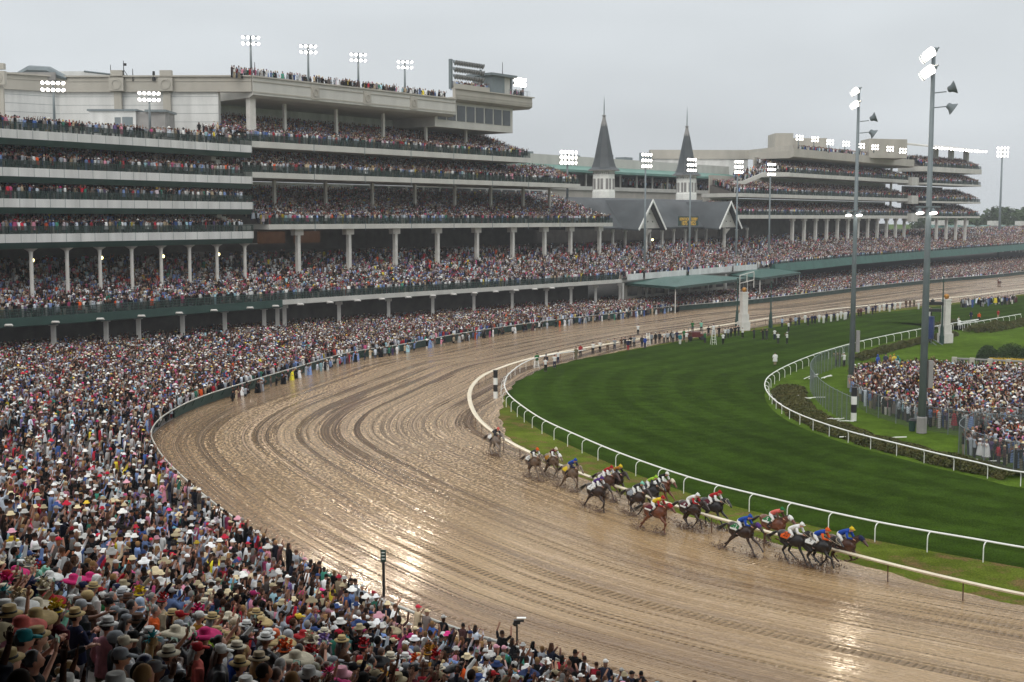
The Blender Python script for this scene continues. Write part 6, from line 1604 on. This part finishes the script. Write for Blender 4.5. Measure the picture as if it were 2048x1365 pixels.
canopy(quadp([(1248, 566), (1350, 574), (1500, 556), (1375, 548)], 5.5), 5.5, .9, "nearer long green canopy beside the track, left of the finish pillar")
canopy(quadp([(1448, 549), (1520, 556), (1602, 545), (1520, 538)], 5.6), 5.6, 1.0, "smaller green canopy further down the track, right of the first canopy")
wc = thing('winners_stand', 'low cream pavilion with windows below the white banners', 'pavilion', (0, 0, 0)); t0, t1 = tm(1254), tm(1560); off = 1.9
mez_strip(t0, t1, [(off, -1.0), (off, -7.0), (off + .4, -7.0), (off + .4, -1.0)], 20).build('wall', M_BEIGE, wc)
for k in range(12):
    ta = t0 + 3 + k * (t1 - t0 - 6) / 12; mez_strip(ta, ta + (t1 - t0) / 12 - 2.4, [(off - .06, -1.6), (off - .06, -4.0), (off - .01, -4.0), (off - .01, -1.6)], 3).build('window', M_GLASS, wc)
for k in range(9):
    ta = t0 + (t1 - t0) * k / 8; mez_strip(ta, ta + .3, [(off - .9, -1.0), (off - .9, -7), (off - .6, -7), (off - .6, -1.0)], 2).build('post', M_PURE, wc)

# ---------------------------------------------------------------- far right: tents, trees
for k, (px, w, dz) in enumerate(((1880, 20, 0), (1925, 24, .4), (1985, 26, 0), (2040, 24, .5), (1870, 14, 2))):
    p = AT(px, 462, 540 + 14 * k); t = thing('pavilion_tent', 'green roofed tent beyond the right wing, ' + ('leftmost of the front ones', 'second from the left', 'third from the left beside the light pole', 'at the right edge', 'smallest behind')[k], 'tent', (p.x, p.y, 0), math.radians(35), 'green roofed tents beyond the stands')
    h = p.z - 1; mb = MB(); mb.add([(-w / 2, -6, h), (w / 2, -6, h), (w / 2, 6, h), (-w / 2, 6, h), (-w / 2 + 4, 0, h + 3.6), (w / 2 - 4, 0, h + 3.6)], [(0, 1, 5, 4), (1, 2, 5), (2, 3, 4, 5), (3, 0, 4), (0, 3, 2, 1)]); mb.build('tent_roof', M_TENT, t)
    mb = MB()
    for x in np.linspace(-w / 2 + .5, w / 2 - .5, 5): mb.box((x, -5.7, (h - .02) / 2), (.3, .3, h - .02))
    mb.build('tent_leg', M_COL, t); mb = MB(); mb.box((0, 0, h + 4.4), (4, 3, 2.2)); mb.build('roof_vent', M_COL, t)
M_LEAF = nodes_mat('tree_foliage')[0]
def leafm(name, a, b):
    m, nt, N, L, B = nodes_mat(name); o = N('ShaderNodeTexCoord').outputs['Object']
    L(ramp(N, L, noise(N, L, o, .8, 4, .7), [(.3, a), (.7, b)]), B.inputs['Base Color']); B.inputs['Roughness'].default_value = .7; B.inputs['Specular IOR Level'].default_value = .2; return m
M_LEAF = leafm('tree_foliage', (.018, .038, .012), (.06, .095, .028)); M_LEAF2 = leafm('olive_foliage', (.03, .042, .012), (.085, .10, .03)); M_HEDGE = leafm('hedge_foliage', (.035, .050, .010), (.11, .095, .028)); M_BARK = mat('bark', (.07, .055, .04), .9, .3, 3)
def tree_meshes(seed, h, r, n):
    rr = random.Random(seed); t = MB(); t.tube([(0, 0, 0), (.1, 0, h * .3), (0, .1, h * .55)], [h * .028, h * .02, h * .012], 7)
    cl = []
    for k in range(9):
        a = rr.random() * 6.28; e_ = rr.uniform(.2, 1.2); q = Vector((math.cos(a) * math.cos(e_) * r * .62, math.sin(a) * math.cos(e_) * r * .62, h * .55 + math.sin(e_) * h * .30)); cl.append((q, rr.uniform(.35, .55) * r)); t.tube([(0, 0, h * .3 + k * .02 * h), q * .6 + Vector((0, 0, h * .2)), q], [h * .012, h * .008, .03], 5)
    m = MB()
    for k in range(n):
        c, cr_ = cl[rr.randrange(len(cl))]; d = Vector((rr.gauss(0, 1), rr.gauss(0, 1), rr.gauss(0, 1))).normalized(); p = c + d * cr_ * rr.uniform(.55, 1.0) ** .5
        u = Vector((rr.gauss(0, 1), rr.gauss(0, 1), rr.gauss(0, .7))).normalized(); v = u.cross(d).normalized(); s = r * rr.uniform(.035, .075)
        m.quad(p - u * s, p - v * s, p + u * s, p + v * s)
    return t.mesh('trunk', [M_BARK], True), m.mesh('crown', [M_LEAF])
TL = [tree_meshes(s, 14, 6.0, 1500) for s in (1, 2, 3)]
rr = random.Random(77)
WHERE = ['far left of the wood', 'behind the stands', 'beside the light pole', 'at the right edge', 'low in front', 'high behind']
for k in range(34):
    px = rr.uniform(1850, 2120); Y = rr.uniform(640, 800); x = (px - CX) / F_PX * Y; sc = rr.uniform(1.1, 1.9) * (1.0 if px > 1990 else .85)
    tr_, cr_ = TL[k % 3]
    t = thing('tree', 'hazy green broadleaf tree in the distant row beyond the right wing and tents', 'tree', (x, Y, 0), rr.random() * 6, 'distant trees beyond the stands'); t.scale = (sc * 1.25, sc * 1.25, sc)
    for nm, me in (('trunk', tr_), ('crown', cr_)): o = bpy.data.objects.new(nm, me); C.objects.link(o); o.parent = t
# hedge inside the turf rail
def leafy(name, label, cat, pts, n, size, m, group=None, seed=1):
    "pts: function giving a random point and the ground height"
    rr = random.Random(seed); mb = MB()
    for k in range(n):
        p = pts(rr); u = Vector((rr.gauss(0, 1), rr.gauss(0, 1), rr.gauss(0, 1))).normalized(); v = u.cross(Vector((rr.gauss(0, 1), rr.gauss(0, 1), rr.gauss(0, 1)))).normalized(); s = size * rr.uniform(.6, 1.4)
        mb.quad(p - u * s, p - v * s * .6, p + u * s, p + v * s * .6)
    return tag(mb.build(name, m), label, cat, group)
sgi = side_of(TIN, TOUT)
def hedge_pts(ta, tb, d0, d1, h):
    def f(rr):
        t = rr.uniform(ta, tb); p = TIN.at(t); tn = TIN.tan(t); n = np.array([-tn[1], tn[0]]) * sgi
        bl = .5 + .5 * math.sin(t * 1.1) * math.sin(t * .37 + 2); w = (d1 - d0) / 2; c = (d0 + d1) / 2
        a = rr.uniform(0, math.pi); q = rr.uniform(.75, 1.0); d = c + math.cos(a) * w * q * (.8 + .3 * bl); z = math.sin(a) * h * q * (.75 + .45 * bl)
        return Vector((p[0] + n[0] * d, p[1] + n[1] * d, z))
    return f
ta = nearT(TIN, 1560, 752); tb = nearT(TIN, 2048, 955); t_lo = min(ta, tb); t_hi = max(ta, tb)
leafy('hedge', 'low brown and green hedge curving inside the turf rail at the infield end', 'hedge', hedge_pts(tb, nearT(TIN, 1535, 775), 0.7, 4.6, .55), 30000, .13, M_HEDGE, 'hedges inside the turf rail', 3)
leafy('hedge', 'clipped dark hedge along the turf rail between the infield end and the blue cover', 'hedge', hedge_pts(nearT(TIN, 1625, 716), nearT(TIN, 1845, 668), 3.0, 5.2, .8), 14000, .12, M_HEDGE, 'hedges inside the turf rail', 4)
leafy('hedge', 'clipped dark hedge along the turf rail right of the infield pillar', 'hedge', hedge_pts(nearT(TIN, 1900, 663), nearT(TIN, 2048, 640), 3.0, 5.4, 1.2), 12000, .13, M_HEDGE, 'hedges inside the turf rail', 5)
for k, (px, py, w, h, lb) in enumerate(((1975, 722, 1.6, 2.2, 'small upright green shrub behind the balustrade'), (2022, 724, 2.3, 2.6, 'large round dark shrub behind the balustrade'), (2062, 724, 2.0, 2.4, 'dark shrub at the right edge behind the balustrade'))):
    g = G(px, py)
    leafy('shrub', lb, 'shrub', lambda rr, g=g, w=w, h=h: (lambda d, q: Vector((g.x + d.x * w * q, g.y + d.y * w * q, abs(d.z) * h * q)))(Vector((rr.gauss(0, 1), rr.gauss(0, 1), rr.gauss(0, 1))).normalized(), rr.uniform(.6, 1)), 5000, .10, M_LEAF, 'shrubs behind the balustrade', 9 + k)
g0, g1 = G(1985, 728), G(2060, 731)
leafy('flower_bed', 'strip of yellow flowers in front of the shrubs', 'flowers', lambda rr: Vector((*(g0.lerp(g1, rr.random()))[:2], 0)) + Vector((rr.gauss(0, .3), rr.gauss(0, .5), rr.uniform(.1, .8))), 2600, .09, mat('yellow_petals', (.5, .34, .03), .6, .3, 3), None, 20)
# balustrade wall
b0, b1 = G(1908, 741), G(2090, 750); t = thing('balustrade', 'grey stone balustrade wall at the back of the infield crowd', 'wall', b0); d = (b1 - b0); L_ = d.length; d.normalize(); M = Matrix.Rotation(math.atan2(d.y, d.x), 3, 'Z')
mb = MB(); mb.box(M @ Vector((L_ / 2, 0, .25)), (L_, .5, .5), M=M); mb.build('plinth', M_CONC, t); mb = MB(); mb.box(M @ Vector((L_ / 2, 0, 1.55)), (L_, .45, .16), M=M); mb.build('coping', M_CONC, t)
for k in range(int(L_ / .5)): mb = MB(); q = M @ Vector((k * .5 + .2, 0, 0)); mb.lathe([(.09, .501), (.13, .75), (.07, 1.1), (.10, 1.469)], q, 7); mb.build('baluster', M_CONC, t)
for k in range(6): mb = MB(); mb.box(M @ Vector((k * L_ / 5, 0, .85)), (.6, .6, 1.72), M=M); mb.build('pier', M_BEIGE, t)
# mesh fence
mm, nt, N, L, B = nodes_mat('chain_link'); B.inputs['Base Color'].default_value = (.13, .15, .15, 1); B.inputs['Metallic'].default_value = .3
o = N('ShaderNodeTexCoord').outputs['UV']; tr = N('ShaderNodeBsdfTransparent'); ms = N('ShaderNodeMixShader')
w_ = N('ShaderNodeTexWave', wave_type='BANDS', bands_direction='DIAGONAL'); w_.inputs['Scale'].default_value = 3.2; gobj = N('ShaderNodeTexCoord').outputs['Object']; L(gobj, w_.inputs['Vector'])
L(ramp(N, L, w_.outputs[1], [(.0, .22), (.55, .30), (.9, .55)]), ms.inputs[0]); L(tr.outputs[0], ms.inputs[1]); L(B.outputs[0], ms.inputs[2]); L(ms.outputs[0], nt.nodes['Material Output'].inputs['Surface'])
M_MESH = mm
def fence(label, pts, h, step=2.6, cover=None):
    P = [G(x, y) for x, y in pts]; cv = Curve([(p.x, p.y) for p in P], n=10, smooth=2); t = thing('mesh_fence', label, 'fence', (P[0].x, P[0].y, 0), 0, 'mesh fences round the infield crowd'); o0 = Vector((P[0].x, P[0].y, 0))
    tt = np.linspace(0, cv.L, 60); q = cv.at(tt); mb = MB(); vs = []
    for p in q: vs += [(p[0] - o0.x, p[1] - o0.y, .05), (p[0] - o0.x, p[1] - o0.y, h)]
    mb.add(vs, [(2 * i, 2 * i + 2, 2 * i + 3, 2 * i + 1) for i in range(59)]); mb.build('mesh_panel', M_MESH, t)
    mb = MB(); mb.tube([(p[0] - o0.x, p[1] - o0.y, h) for p in q], .03, 5); mb.build('top_wire', M_DGREY, t)
    for s in np.arange(0, cv.L, step): p = cv.at(s); mb = MB(); mb.tube([(p[0] - o0.x, p[1] - o0.y, 0), (p[0] - o0.x, p[1] - o0.y, h + .1)], .035, 6); mb.build('post', M_DGREY, t)
fence('curved grey mesh fence at the left end of the infield lawn', [(1705, 728), (1668, 738), (1635, 752), (1620, 772), (1628, 795), (1655, 822), (1700, 848)], 2.6, 1.6)
fence('mesh fence in front of the larger infield crowd', [(1700, 806), (1745, 832), (1800, 850), (1850, 862), (1912, 872), (1990, 880), (2100, 890)], 2.3, 3.4)
fence('mesh fence corner in front of the lower right crowd', [(2110, 888), (1985, 872), (1916, 906), (1960, 934), (2050, 957), (2120, 968)], 2.6, 3.2)
# blue covered camera platform
g = G(1858, 690); t = thing('camera_platform', 'camera platform wrapped in dark blue tarpaulin beside the infield pillar', 'platform', (g.x, g.y, 0), math.radians(12)); mb = MB()
mb.tube([(0, 0, 1.0), (0, 0, 2.6), (.05, 0, 4.4)], [(.95, .8), (1.0, .85), (.98, .8)], 4); mb.build('tarpaulin', mat('dark_blue_tarpaulin', (.015, .03, .12), .45, .3, 2, bump=.4), t); mb = MB()
for a, b in (((-.8, -.7, 0), (.8, .7, 1.4)), ((.8, -.7, 0), (-.8, .7, 1.4)), ((-1.6, -1, 0), (0, 0, 1.2)), ((1.8, -1, 0), (0, 0, 1.2)), ((-.7, .6, 0), (-.7, .6, 1.2)), ((.7, .6, 0), (.7, .6, 1.2))): mb.tube([a, b], .06, 6)
mb.build('scaffold_leg', M_DGREY, t)
# broken rail pieces lying in the grass
for k, (px, py, ang, n, lb) in enumerate(((1625, 760, 20, 4, 'heap of broken white rail lying in the hedge at the infield end'), (1590, 798, -10, 3, 'twisted white rail pieces beside the left bend of the turf rail'), (1632, 843, -30, 4, 'long white rail pieces lying below the turf rail by the hedge'), (1720, 878, -22, 3, 'white rail lengths on the grass below the striped pole'), (1915, 925, -20, 4, 'white rail lengths on the grass near the lower right fence'))):
    g = G(px, py); t = thing('fallen_rail', lb, 'rail debris', (g.x, g.y, .05), math.radians(ang), 'broken rail pieces on the grass'); r2 = random.Random(k)
    for j in range(n): mb = MB(); a = Vector((r2.uniform(-2, 2), r2.uniform(-.4, .4), .06)); b = a + Vector((r2.uniform(.8, 2.2), r2.uniform(-.5, .5), r2.uniform(0, .5))); mb.tube([a, a.lerp(b, .5) + Vector((0, .1, .04)), b], .055, 6); mb.build('rail_piece', M_PURE, t)
# green bin + litter of the infield
for px, py, lb in ((1824, 862, 'dark green bin in front of the infield crowd'), (1912, 738, 'black bin beside the left end of the balustrade'), (1925, 735, 'black bin behind the balustrade, second from the left')):
    g = G(px, py); t = thing('litter_bin', lb, 'bin', g, 0, 'dark bins in the infield'); mb = MB(); mb.lathe([(.28, 0), (.33, .9), (.36, .95)], (0, 0, 0), 10); mb.build('barrel', M_GREEN, t); mb = MB(); mb.lathe([(.37, .96), (.2, 1.15)], (0, 0, 0), 10); mb.build('lid', M_BLACK, t)

# ---------------------------------------------------------------- people along the turf
def turf_people():
    rr = random.Random(5)
    V = [(1074,733,'green','khaki'),(1092,736,'charcoal','black'),(1091,744,'white','black'),(1109,737,'white','navy'),(1116,728,'white','navy'),(1152,720,'khaki','khaki'),(1161,714,'red','charcoal'),(1186,709,'white','black'),(1200,706,'white','black'),(1215,702,'beige','brown'),(1229,701,'silver','navy'),(1243,699,'brown','beige'),(1250,698,'charcoal','khaki'),(1256,702,'navy','red'),(1261,695,'black','black'),(1268,695,'silver','charcoal'),(1284,695,'charcoal','navy'),(1290,697,'royal blue','navy'),(1303,689,'silver','charcoal'),(1311,688,'black','black'),(1319,687,'charcoal','black'),(1328,687,'white','charcoal'),(1335,686,'pale grey','black'),(1343,684,'black','black'),(1346,686,'silver','charcoal'),(1354,684,'navy','black'),(1360,690,'teal','white'),(1368,681,'green','black'),(1373,686,'white','beige'),(1381,684,'brown','black'),(1410,686,'green','charcoal'),(1417,674,'black','black'),(1446,689,'white','black'),(1438,674,'black','charcoal'),(1450,678,'white','charcoal'),(1456,677,'pale grey','charcoal'),(1462,675,'charcoal','black'),(1470,674,'black','black'),(1477,672,'charcoal','charcoal'),(1485,677,'white','black'),(1508,678,'charcoal','black'),(1526,680,'black','black'),(1533,680,'charcoal','charcoal'),(1549,680,'white','navy'),(1556,688,'white','charcoal'),(1574,688,'white','black'),(1577,664,'white','charcoal'),(1564,655,'pale blue','navy'),(1581,653,'brown','charcoal'),(1591,652,'pale blue','navy'),(1598,651,'charcoal','navy')]
    S_ = [(1610,647,'white'),(1616,652,'navy'),(1624,649,'navy'),(1630,648,'navy'),(1638,646,'white'),(1647,648,'white'),(1653,644,'navy'),(1662,645,'white'),(1668,643,'navy'),(1675,643,'white'),(1682,639,'white'),(1689,641,'white'),(1692,640,'white'),(1696,638,'navy'),(1709,636,'white'),(1717,634,'brown'),(1722,633,'maroon'),(1732,630,'navy'),(1737,628,'white'),(1745,630,'navy'),(1751,626,'navy'),(1759,625,'white'),(1768,623,'white'),(1773,623,'navy'),(1779,625,'white'),(1784,621,'navy'),(1790,621,'white'),(1800,619,'white'),(1812,616,'brown'),(1820,615,'brown'),(1828,614,'khaki'),(1837,620,'white'),(1859,634,'white'),(1862,632,'brown')]
    ORD = {}
    def ordn(k): ORD[k] = ORD.get(k, 0) + 1; return ORD[k]
    NUM = ['first', 'second', 'third', 'fourth', 'fifth', 'sixth', 'seventh', 'eighth', 'ninth', 'tenth', 'eleventh', 'twelfth', 'thirteenth', 'fourteenth', 'fifteenth', 'sixteenth', 'seventeenth', 'eighteenth', 'nineteenth']
    for px, py, tc, lc in V:
        g = G(px, py, -.02); n = ordn((tc, lc)); pose = rr.choice(['phone', 'relaxed', 'clap', 'phone'])
        make_person(g, math.radians(rr.uniform(60, 140)) if py < 700 else math.radians(rr.uniform(70, 110)), pose, 'shirt' if tc == 'white' else 'jacket', tc, 'trousers', lc, rr.choice([None, None, 'cap', 'fedora']) if tc != 'teal' else None, rr.choice(['black', 'white', 'navy']), 'short', rr.choice(['dark', 'brown']), rr.choice([0, 0, 1, 2]), 1.03,
                    f'worker in {tc} top, {lc} trousers on the turf edge' + (f', {NUM[n - 1]} such from the left' if n > 1 else ', leftmost such'), 'workers and photographers along the inner rail')
    for px, py, c in S_:
        g = G(px, py, -.02); n = ordn(('s', c)); make_person(g, math.radians(100 + rr.uniform(-12, 12)), rr.choice(['relaxed', 'fold']), 'jacket', c, 'trousers', 'white' if c == 'white' else 'black', 'cap' if c == 'white' else rr.choice([None, 'cap']), 'white', 'short', 'dark', rr.choice([0, 1]), 1.03,
                    f'{NUM[n - 1]} person in {c} from the left in the uniformed line', 'uniformed line along the inner rail')
    g = G(1550, 731, -.02); make_person(g, math.radians(95), 'relaxed', 'poncho', 'white', 'trousers', 'beige', None, label='person alone on the turf in a white coat near the rail bend', cat='person')
    g = G(1918, 657, -.02); make_person(g, math.radians(60), 'high', 'poncho', 'white', 'trousers', 'navy', 'cap', 'white', label='person in a white cape on the turf just right of the infield pillar')
    g = G(1942, 640, -.02); make_person(g, 1.5, 'relaxed', 'jacket', 'navy', 'trousers', 'navy', None, label='person in navy alone on the turf right of the white caped person')
    g = G(1958, 643, -.02); make_person(g, 1.2, 'relaxed', 'jacket', 'orange', 'trousers', 'black', 'cap', 'orange', label='person in an orange jacket on the turf near the inner turf rail')
    g = G(1996, 638, -.02); make_person(g, 1.2, 'phone', 'jacket', 'red', 'trousers', 'beige', 'cap', 'red', label='person in a red jacket on the turf near the end of the turf rail')
    A_ = []
    for k in range(60):
        px = rr.uniform(1922, 2034); py = 617 - (px - 1922) * .07 - rr.uniform(0, 5); g = G(px, py, -.02); A_.append((g.x, g.y, -.02, rr.uniform(.6, 2.4)))
    global FG; FG = np.array(A_)
    for k, (px, py, tc) in enumerate(((1755, 737, 'royal blue'), (1771, 735, 'navy'), (1780, 738, 'mustard'), (1788, 736, 'yellow'), (1795, 740, 'teal'), (1688, 733, 'white'), (1672, 732, 'khaki'), (1679, 731, 'brown'))):
        g = G(px, py, -.02); make_person(g, math.radians(rr.uniform(80, 260)), 'phone' if k > 4 else 'relaxed', 'poncho' if k < 5 else 'jacket', tc, 'trousers', 'charcoal', 'hood' if k % 2 == 0 else 'cap', tc, 'short', 'dark', 0, 1.04, f'person in a {tc} ' + ('poncho standing behind the infield crowd' if k < 5 else 'jacket inside the curved mesh fence'), 'people at the back of the infield')
turf_people()
# step ladders and camera cart
def ladder(px, py, h, label):
    g = G(px, py); t = thing('step_ladder', label, 'ladder', g, 0.2, 'white step ladders on the turf')
    for s in (-1, 1): mb = MB(); mb.tube([(s * .34, -.3, 0), (s * .22, 0, h)], .035, 5); mb.build('side_rail', M_PURE, t); mb = MB(); mb.tube([(s * .34, .5, 0), (s * .22, .05, h)], .03, 5); mb.build('rear_leg', M_PURE, t)
    for k in range(5): f = (k + 1) / 5.5; mb = MB(); mb.box((0, -.3 + .3 * f, h * f), (.60 - .2 * f, .10, .04)); mb.build('rung', M_PURE, t)
ladder(1427, 690, 2.3, 'tall white step ladder left of the trackside pillar'); ladder(1073, 737, 1.0, 'short white step stool under the green shirted worker at the bend'); ladder(1296, 692, 2.0, 'white step ladder among the photographers at mid rail')
g = G(1296, 692, 1.45); make_person((g.x, G(1296, 692).y, 1.6), 1.5, 'phone', 'shirt', 'white', 'trousers', 'black', None, label='photographer in a white vest standing high on a step ladder')
g = G(1427, 690); make_person((g.x, g.y + .1, 1.5), 1.6, 'phone', 'jacket', 'white', 'trousers', 'pale grey', None, label='photographer in white standing high on the tall step ladder')
g = G(1391, 680); t = thing('camera_cart', 'dark red camera cart parked among the workers on the turf', 'cart', g, .1); mb = MB(); mb.box((0, 0, .75), (3.0, 1.4, .5)); mb.box((-.3, 0, 1.15), (1.9, 1.3, .3)); mb.build('body', mat('dark_red_paint', (.10, .015, .015), .4, .2, 2), t)
for x in (-1, 1):
    for y in (-.6, .6): mb = MB(); M = Matrix.Rotation(math.pi / 2, 3, 'X'); mb.tube([(x, y - .12, .36), (x, y + .12, .36)], .36, 12); mb.build('wheel', M_BLACK, t)
mb = MB(); mb.tube([(-1.2, 0, 1.0), (-1.2, 0, 2.0)], .04, 5); mb.tube([(1.2, 0, 1.0), (1.2, 0, 2.0)], .04, 5); mb.tube([(-1.2, 0, 2.0), (1.2, 0, 2.0)], .04, 5); mb.build('hand_rail', M_DGREY, t)
for x, c in ((-.5, 'green'), (.9, 'mint')): make_person((g.x + x, g.y, 1.31), 1.6, 'phone', 'jacket', c, 'trousers', 'black', None, label=f'camera operator in {c} standing on the dark red cart')
# near terrace: handrails, concrete stub wall, roof over the photographer's stand
def tz(x, y): D, _ = OUT.near(np.array([[x, y]])); return float(ground_z(x, y, D[0]))
for k, (a, b) in enumerate((((-33, 96), (-26, 74)), ((-24, 70), (-17, 55)), ((-20, 47), (-9, 42)), ((-9, 46), (-3, 41)), ((0, 43), (6, 38)))):
    pa = Vector((*a, tz(*a))); pb = Vector((*b, tz(*b))); t = thing('crowd_barrier', 'dark green tubular barrier in the crowd, ' + ('on the far left of the terrace', 'left of the terrace bend', 'lowest on the left terrace', 'above the centre of the near crowd', 'close to the outer rail at the lower centre', 'just inside the outer rail')[k], 'barrier', pa, 0, 'tubular barriers in the near crowd')
    for h in (1.05, .6): mb = MB(); mb.tube([(0, 0, h), tuple(pb - pa + Vector((0, 0, h)))], .03, 5); mb.build('bar', M_GREEN, t)
    n = 5
    for j in range(n): q = (pb - pa) * (j / (n - 1)); mb = MB(); mb.tube([tuple(q), tuple(q + Vector((0, 0, 1.05)))], .03, 5); mb.build('post', M_GREEN, t)
a = AT(-30, 1100, 47); b = AT(58, 1118, 47); t = thing('stub_wall', 'pale concrete wall top sticking into the crowd at the left edge', 'wall', a); mb = MB(); mb.box(((b.x - a.x) / 2, .9, -1.0), (b.x - a.x, 2.0, 2.4)); mb.build('wall_face', M_BEIGE, t); mb = MB(); mb.box(((b.x - a.x) / 2, .9, .26), (b.x - a.x + .3, 2.3, .12)); mb.build('coping', M_CONC, t)
t = thing('stand_roof', 'dark roof of the near stand over the closest racegoers', 'roof', (-20, 4, 24)); mb = MB(); mb.box((0, 0, 1), (90, 40, .6)); mb.build('roof_deck', M_DARKC, t); mb = MB(); mb.box((0, -20, -5), (90, .5, 12)); mb.build('back_wall', M_DARKC, t)
# antennas on the roof
for k, (px, pt, pb, lb) in enumerate(((248, 122, 160, 'tripod weather mast on the roof left of the pilasters'), (222, 130, 165, 'thin antenna left of the weather mast'), (266, 138, 163, 'thin antenna right of the weather mast'), (308, 143, 162, 'black chimney pipe on the low roof'), (510, 125, 160, 'thin antenna beside the leftmost roof floodlight'), (1005, 125, 160, 'tall thin antenna on the press box terrace'))):
    Y = 205 if k < 4 else (206 if k == 4 else 258); a = AT(px, pt, Y); b = AT(px, pb, Y); t = thing('antenna', lb, 'antenna', b, 0, 'antennas on the grandstand roof'); mb = MB(); mb.tube([(0, 0, 0), (0, 0, a.z - b.z)], [.10, .05] if k != 3 else [.3, .2], 5); mb.build('mast', M_BLACK, t)
    if k == 0: mb = MB(); [mb.tube([(0, 0, 1.6), (x, .5, 0)], .05, 4) for x in (-.9, .9)]; mb.box((.2, 0, a.z - b.z - .6), (.5, .2, .4)); mb.build('tripod', M_BLACK, t)
# white roof house behind the parapet
a = AT(92, 143, 214); b = AT(168, 141, 214); c_ = AT(322, 160, 216); t = thing('roof_house', 'white metal roof house behind the cream parapet on the left', 'building', (a.x, 214, 40)); mb = MB(); z = a.z - 40
mb.add([(0, 0, 0), (b.x - a.x, 0, 0), (c_.x - a.x, 2, 0), (c_.x - a.x, 9, 0), (0, 9, 0), (0, 0, z), (b.x - a.x, 0, z), (c_.x - a.x, 2, c_.z - 40), (c_.x - a.x, 9, c_.z - 40), (0, 9, z)], [(0, 1, 6, 5), (1, 2, 7, 6), (2, 3, 8, 7), (3, 4, 9, 8), (4, 0, 5, 9), (5, 6, 9), (6, 7, 8, 9)]); mb.build('cladding', M_WHITE, t)
mb = MB(); mb.tube([(b.x - a.x, -.05, z), (c_.x - a.x, 1.95, c_.z - 40)], .14, 4); mb.build('gutter', M_DGREY, t)
a = AT(20, 154, 205); t = thing('air_handler', 'tarpaulin covered air unit on the roof at the far left', 'roof unit', (a.x, 206, 42)); mb = MB(); mb.tube([(0, 0, .0), (3, 0, 1.3), (6, 0, 1.2), (9, 0, 0)], [(1, .5), (1.4, .9), (1.4, .8), (1, .4)], 8); mb.build('cover', M_DGREY, t); mb = MB(); mb.box((4, -1.3, .3), (7, .3, 1.2)); mb.build('louvre', M_CONC, t)
build_crowd()
# ---------------------------------------------------------------- misty air
mb = MB(); mb.box((0, 450, 29), (1500, 1100, 62))
hz = mb.build('haze', [], None)
m = bpy.data.materials.new('rainy_haze'); m.use_nodes = True; nt = m.node_tree; nt.nodes.remove(nt.nodes['Principled BSDF'])
v = nt.nodes.new('ShaderNodeVolumePrincipled'); v.inputs['Color'].default_value = (.93, .96, 1, 1); v.inputs['Density'].default_value = .00026; v.inputs['Anisotropy'].default_value = .2
nt.links.new(v.outputs[0], nt.nodes['Material Output'].inputs['Volume']); hz.data.materials.append(m)
tag(hz, kind='stuff')
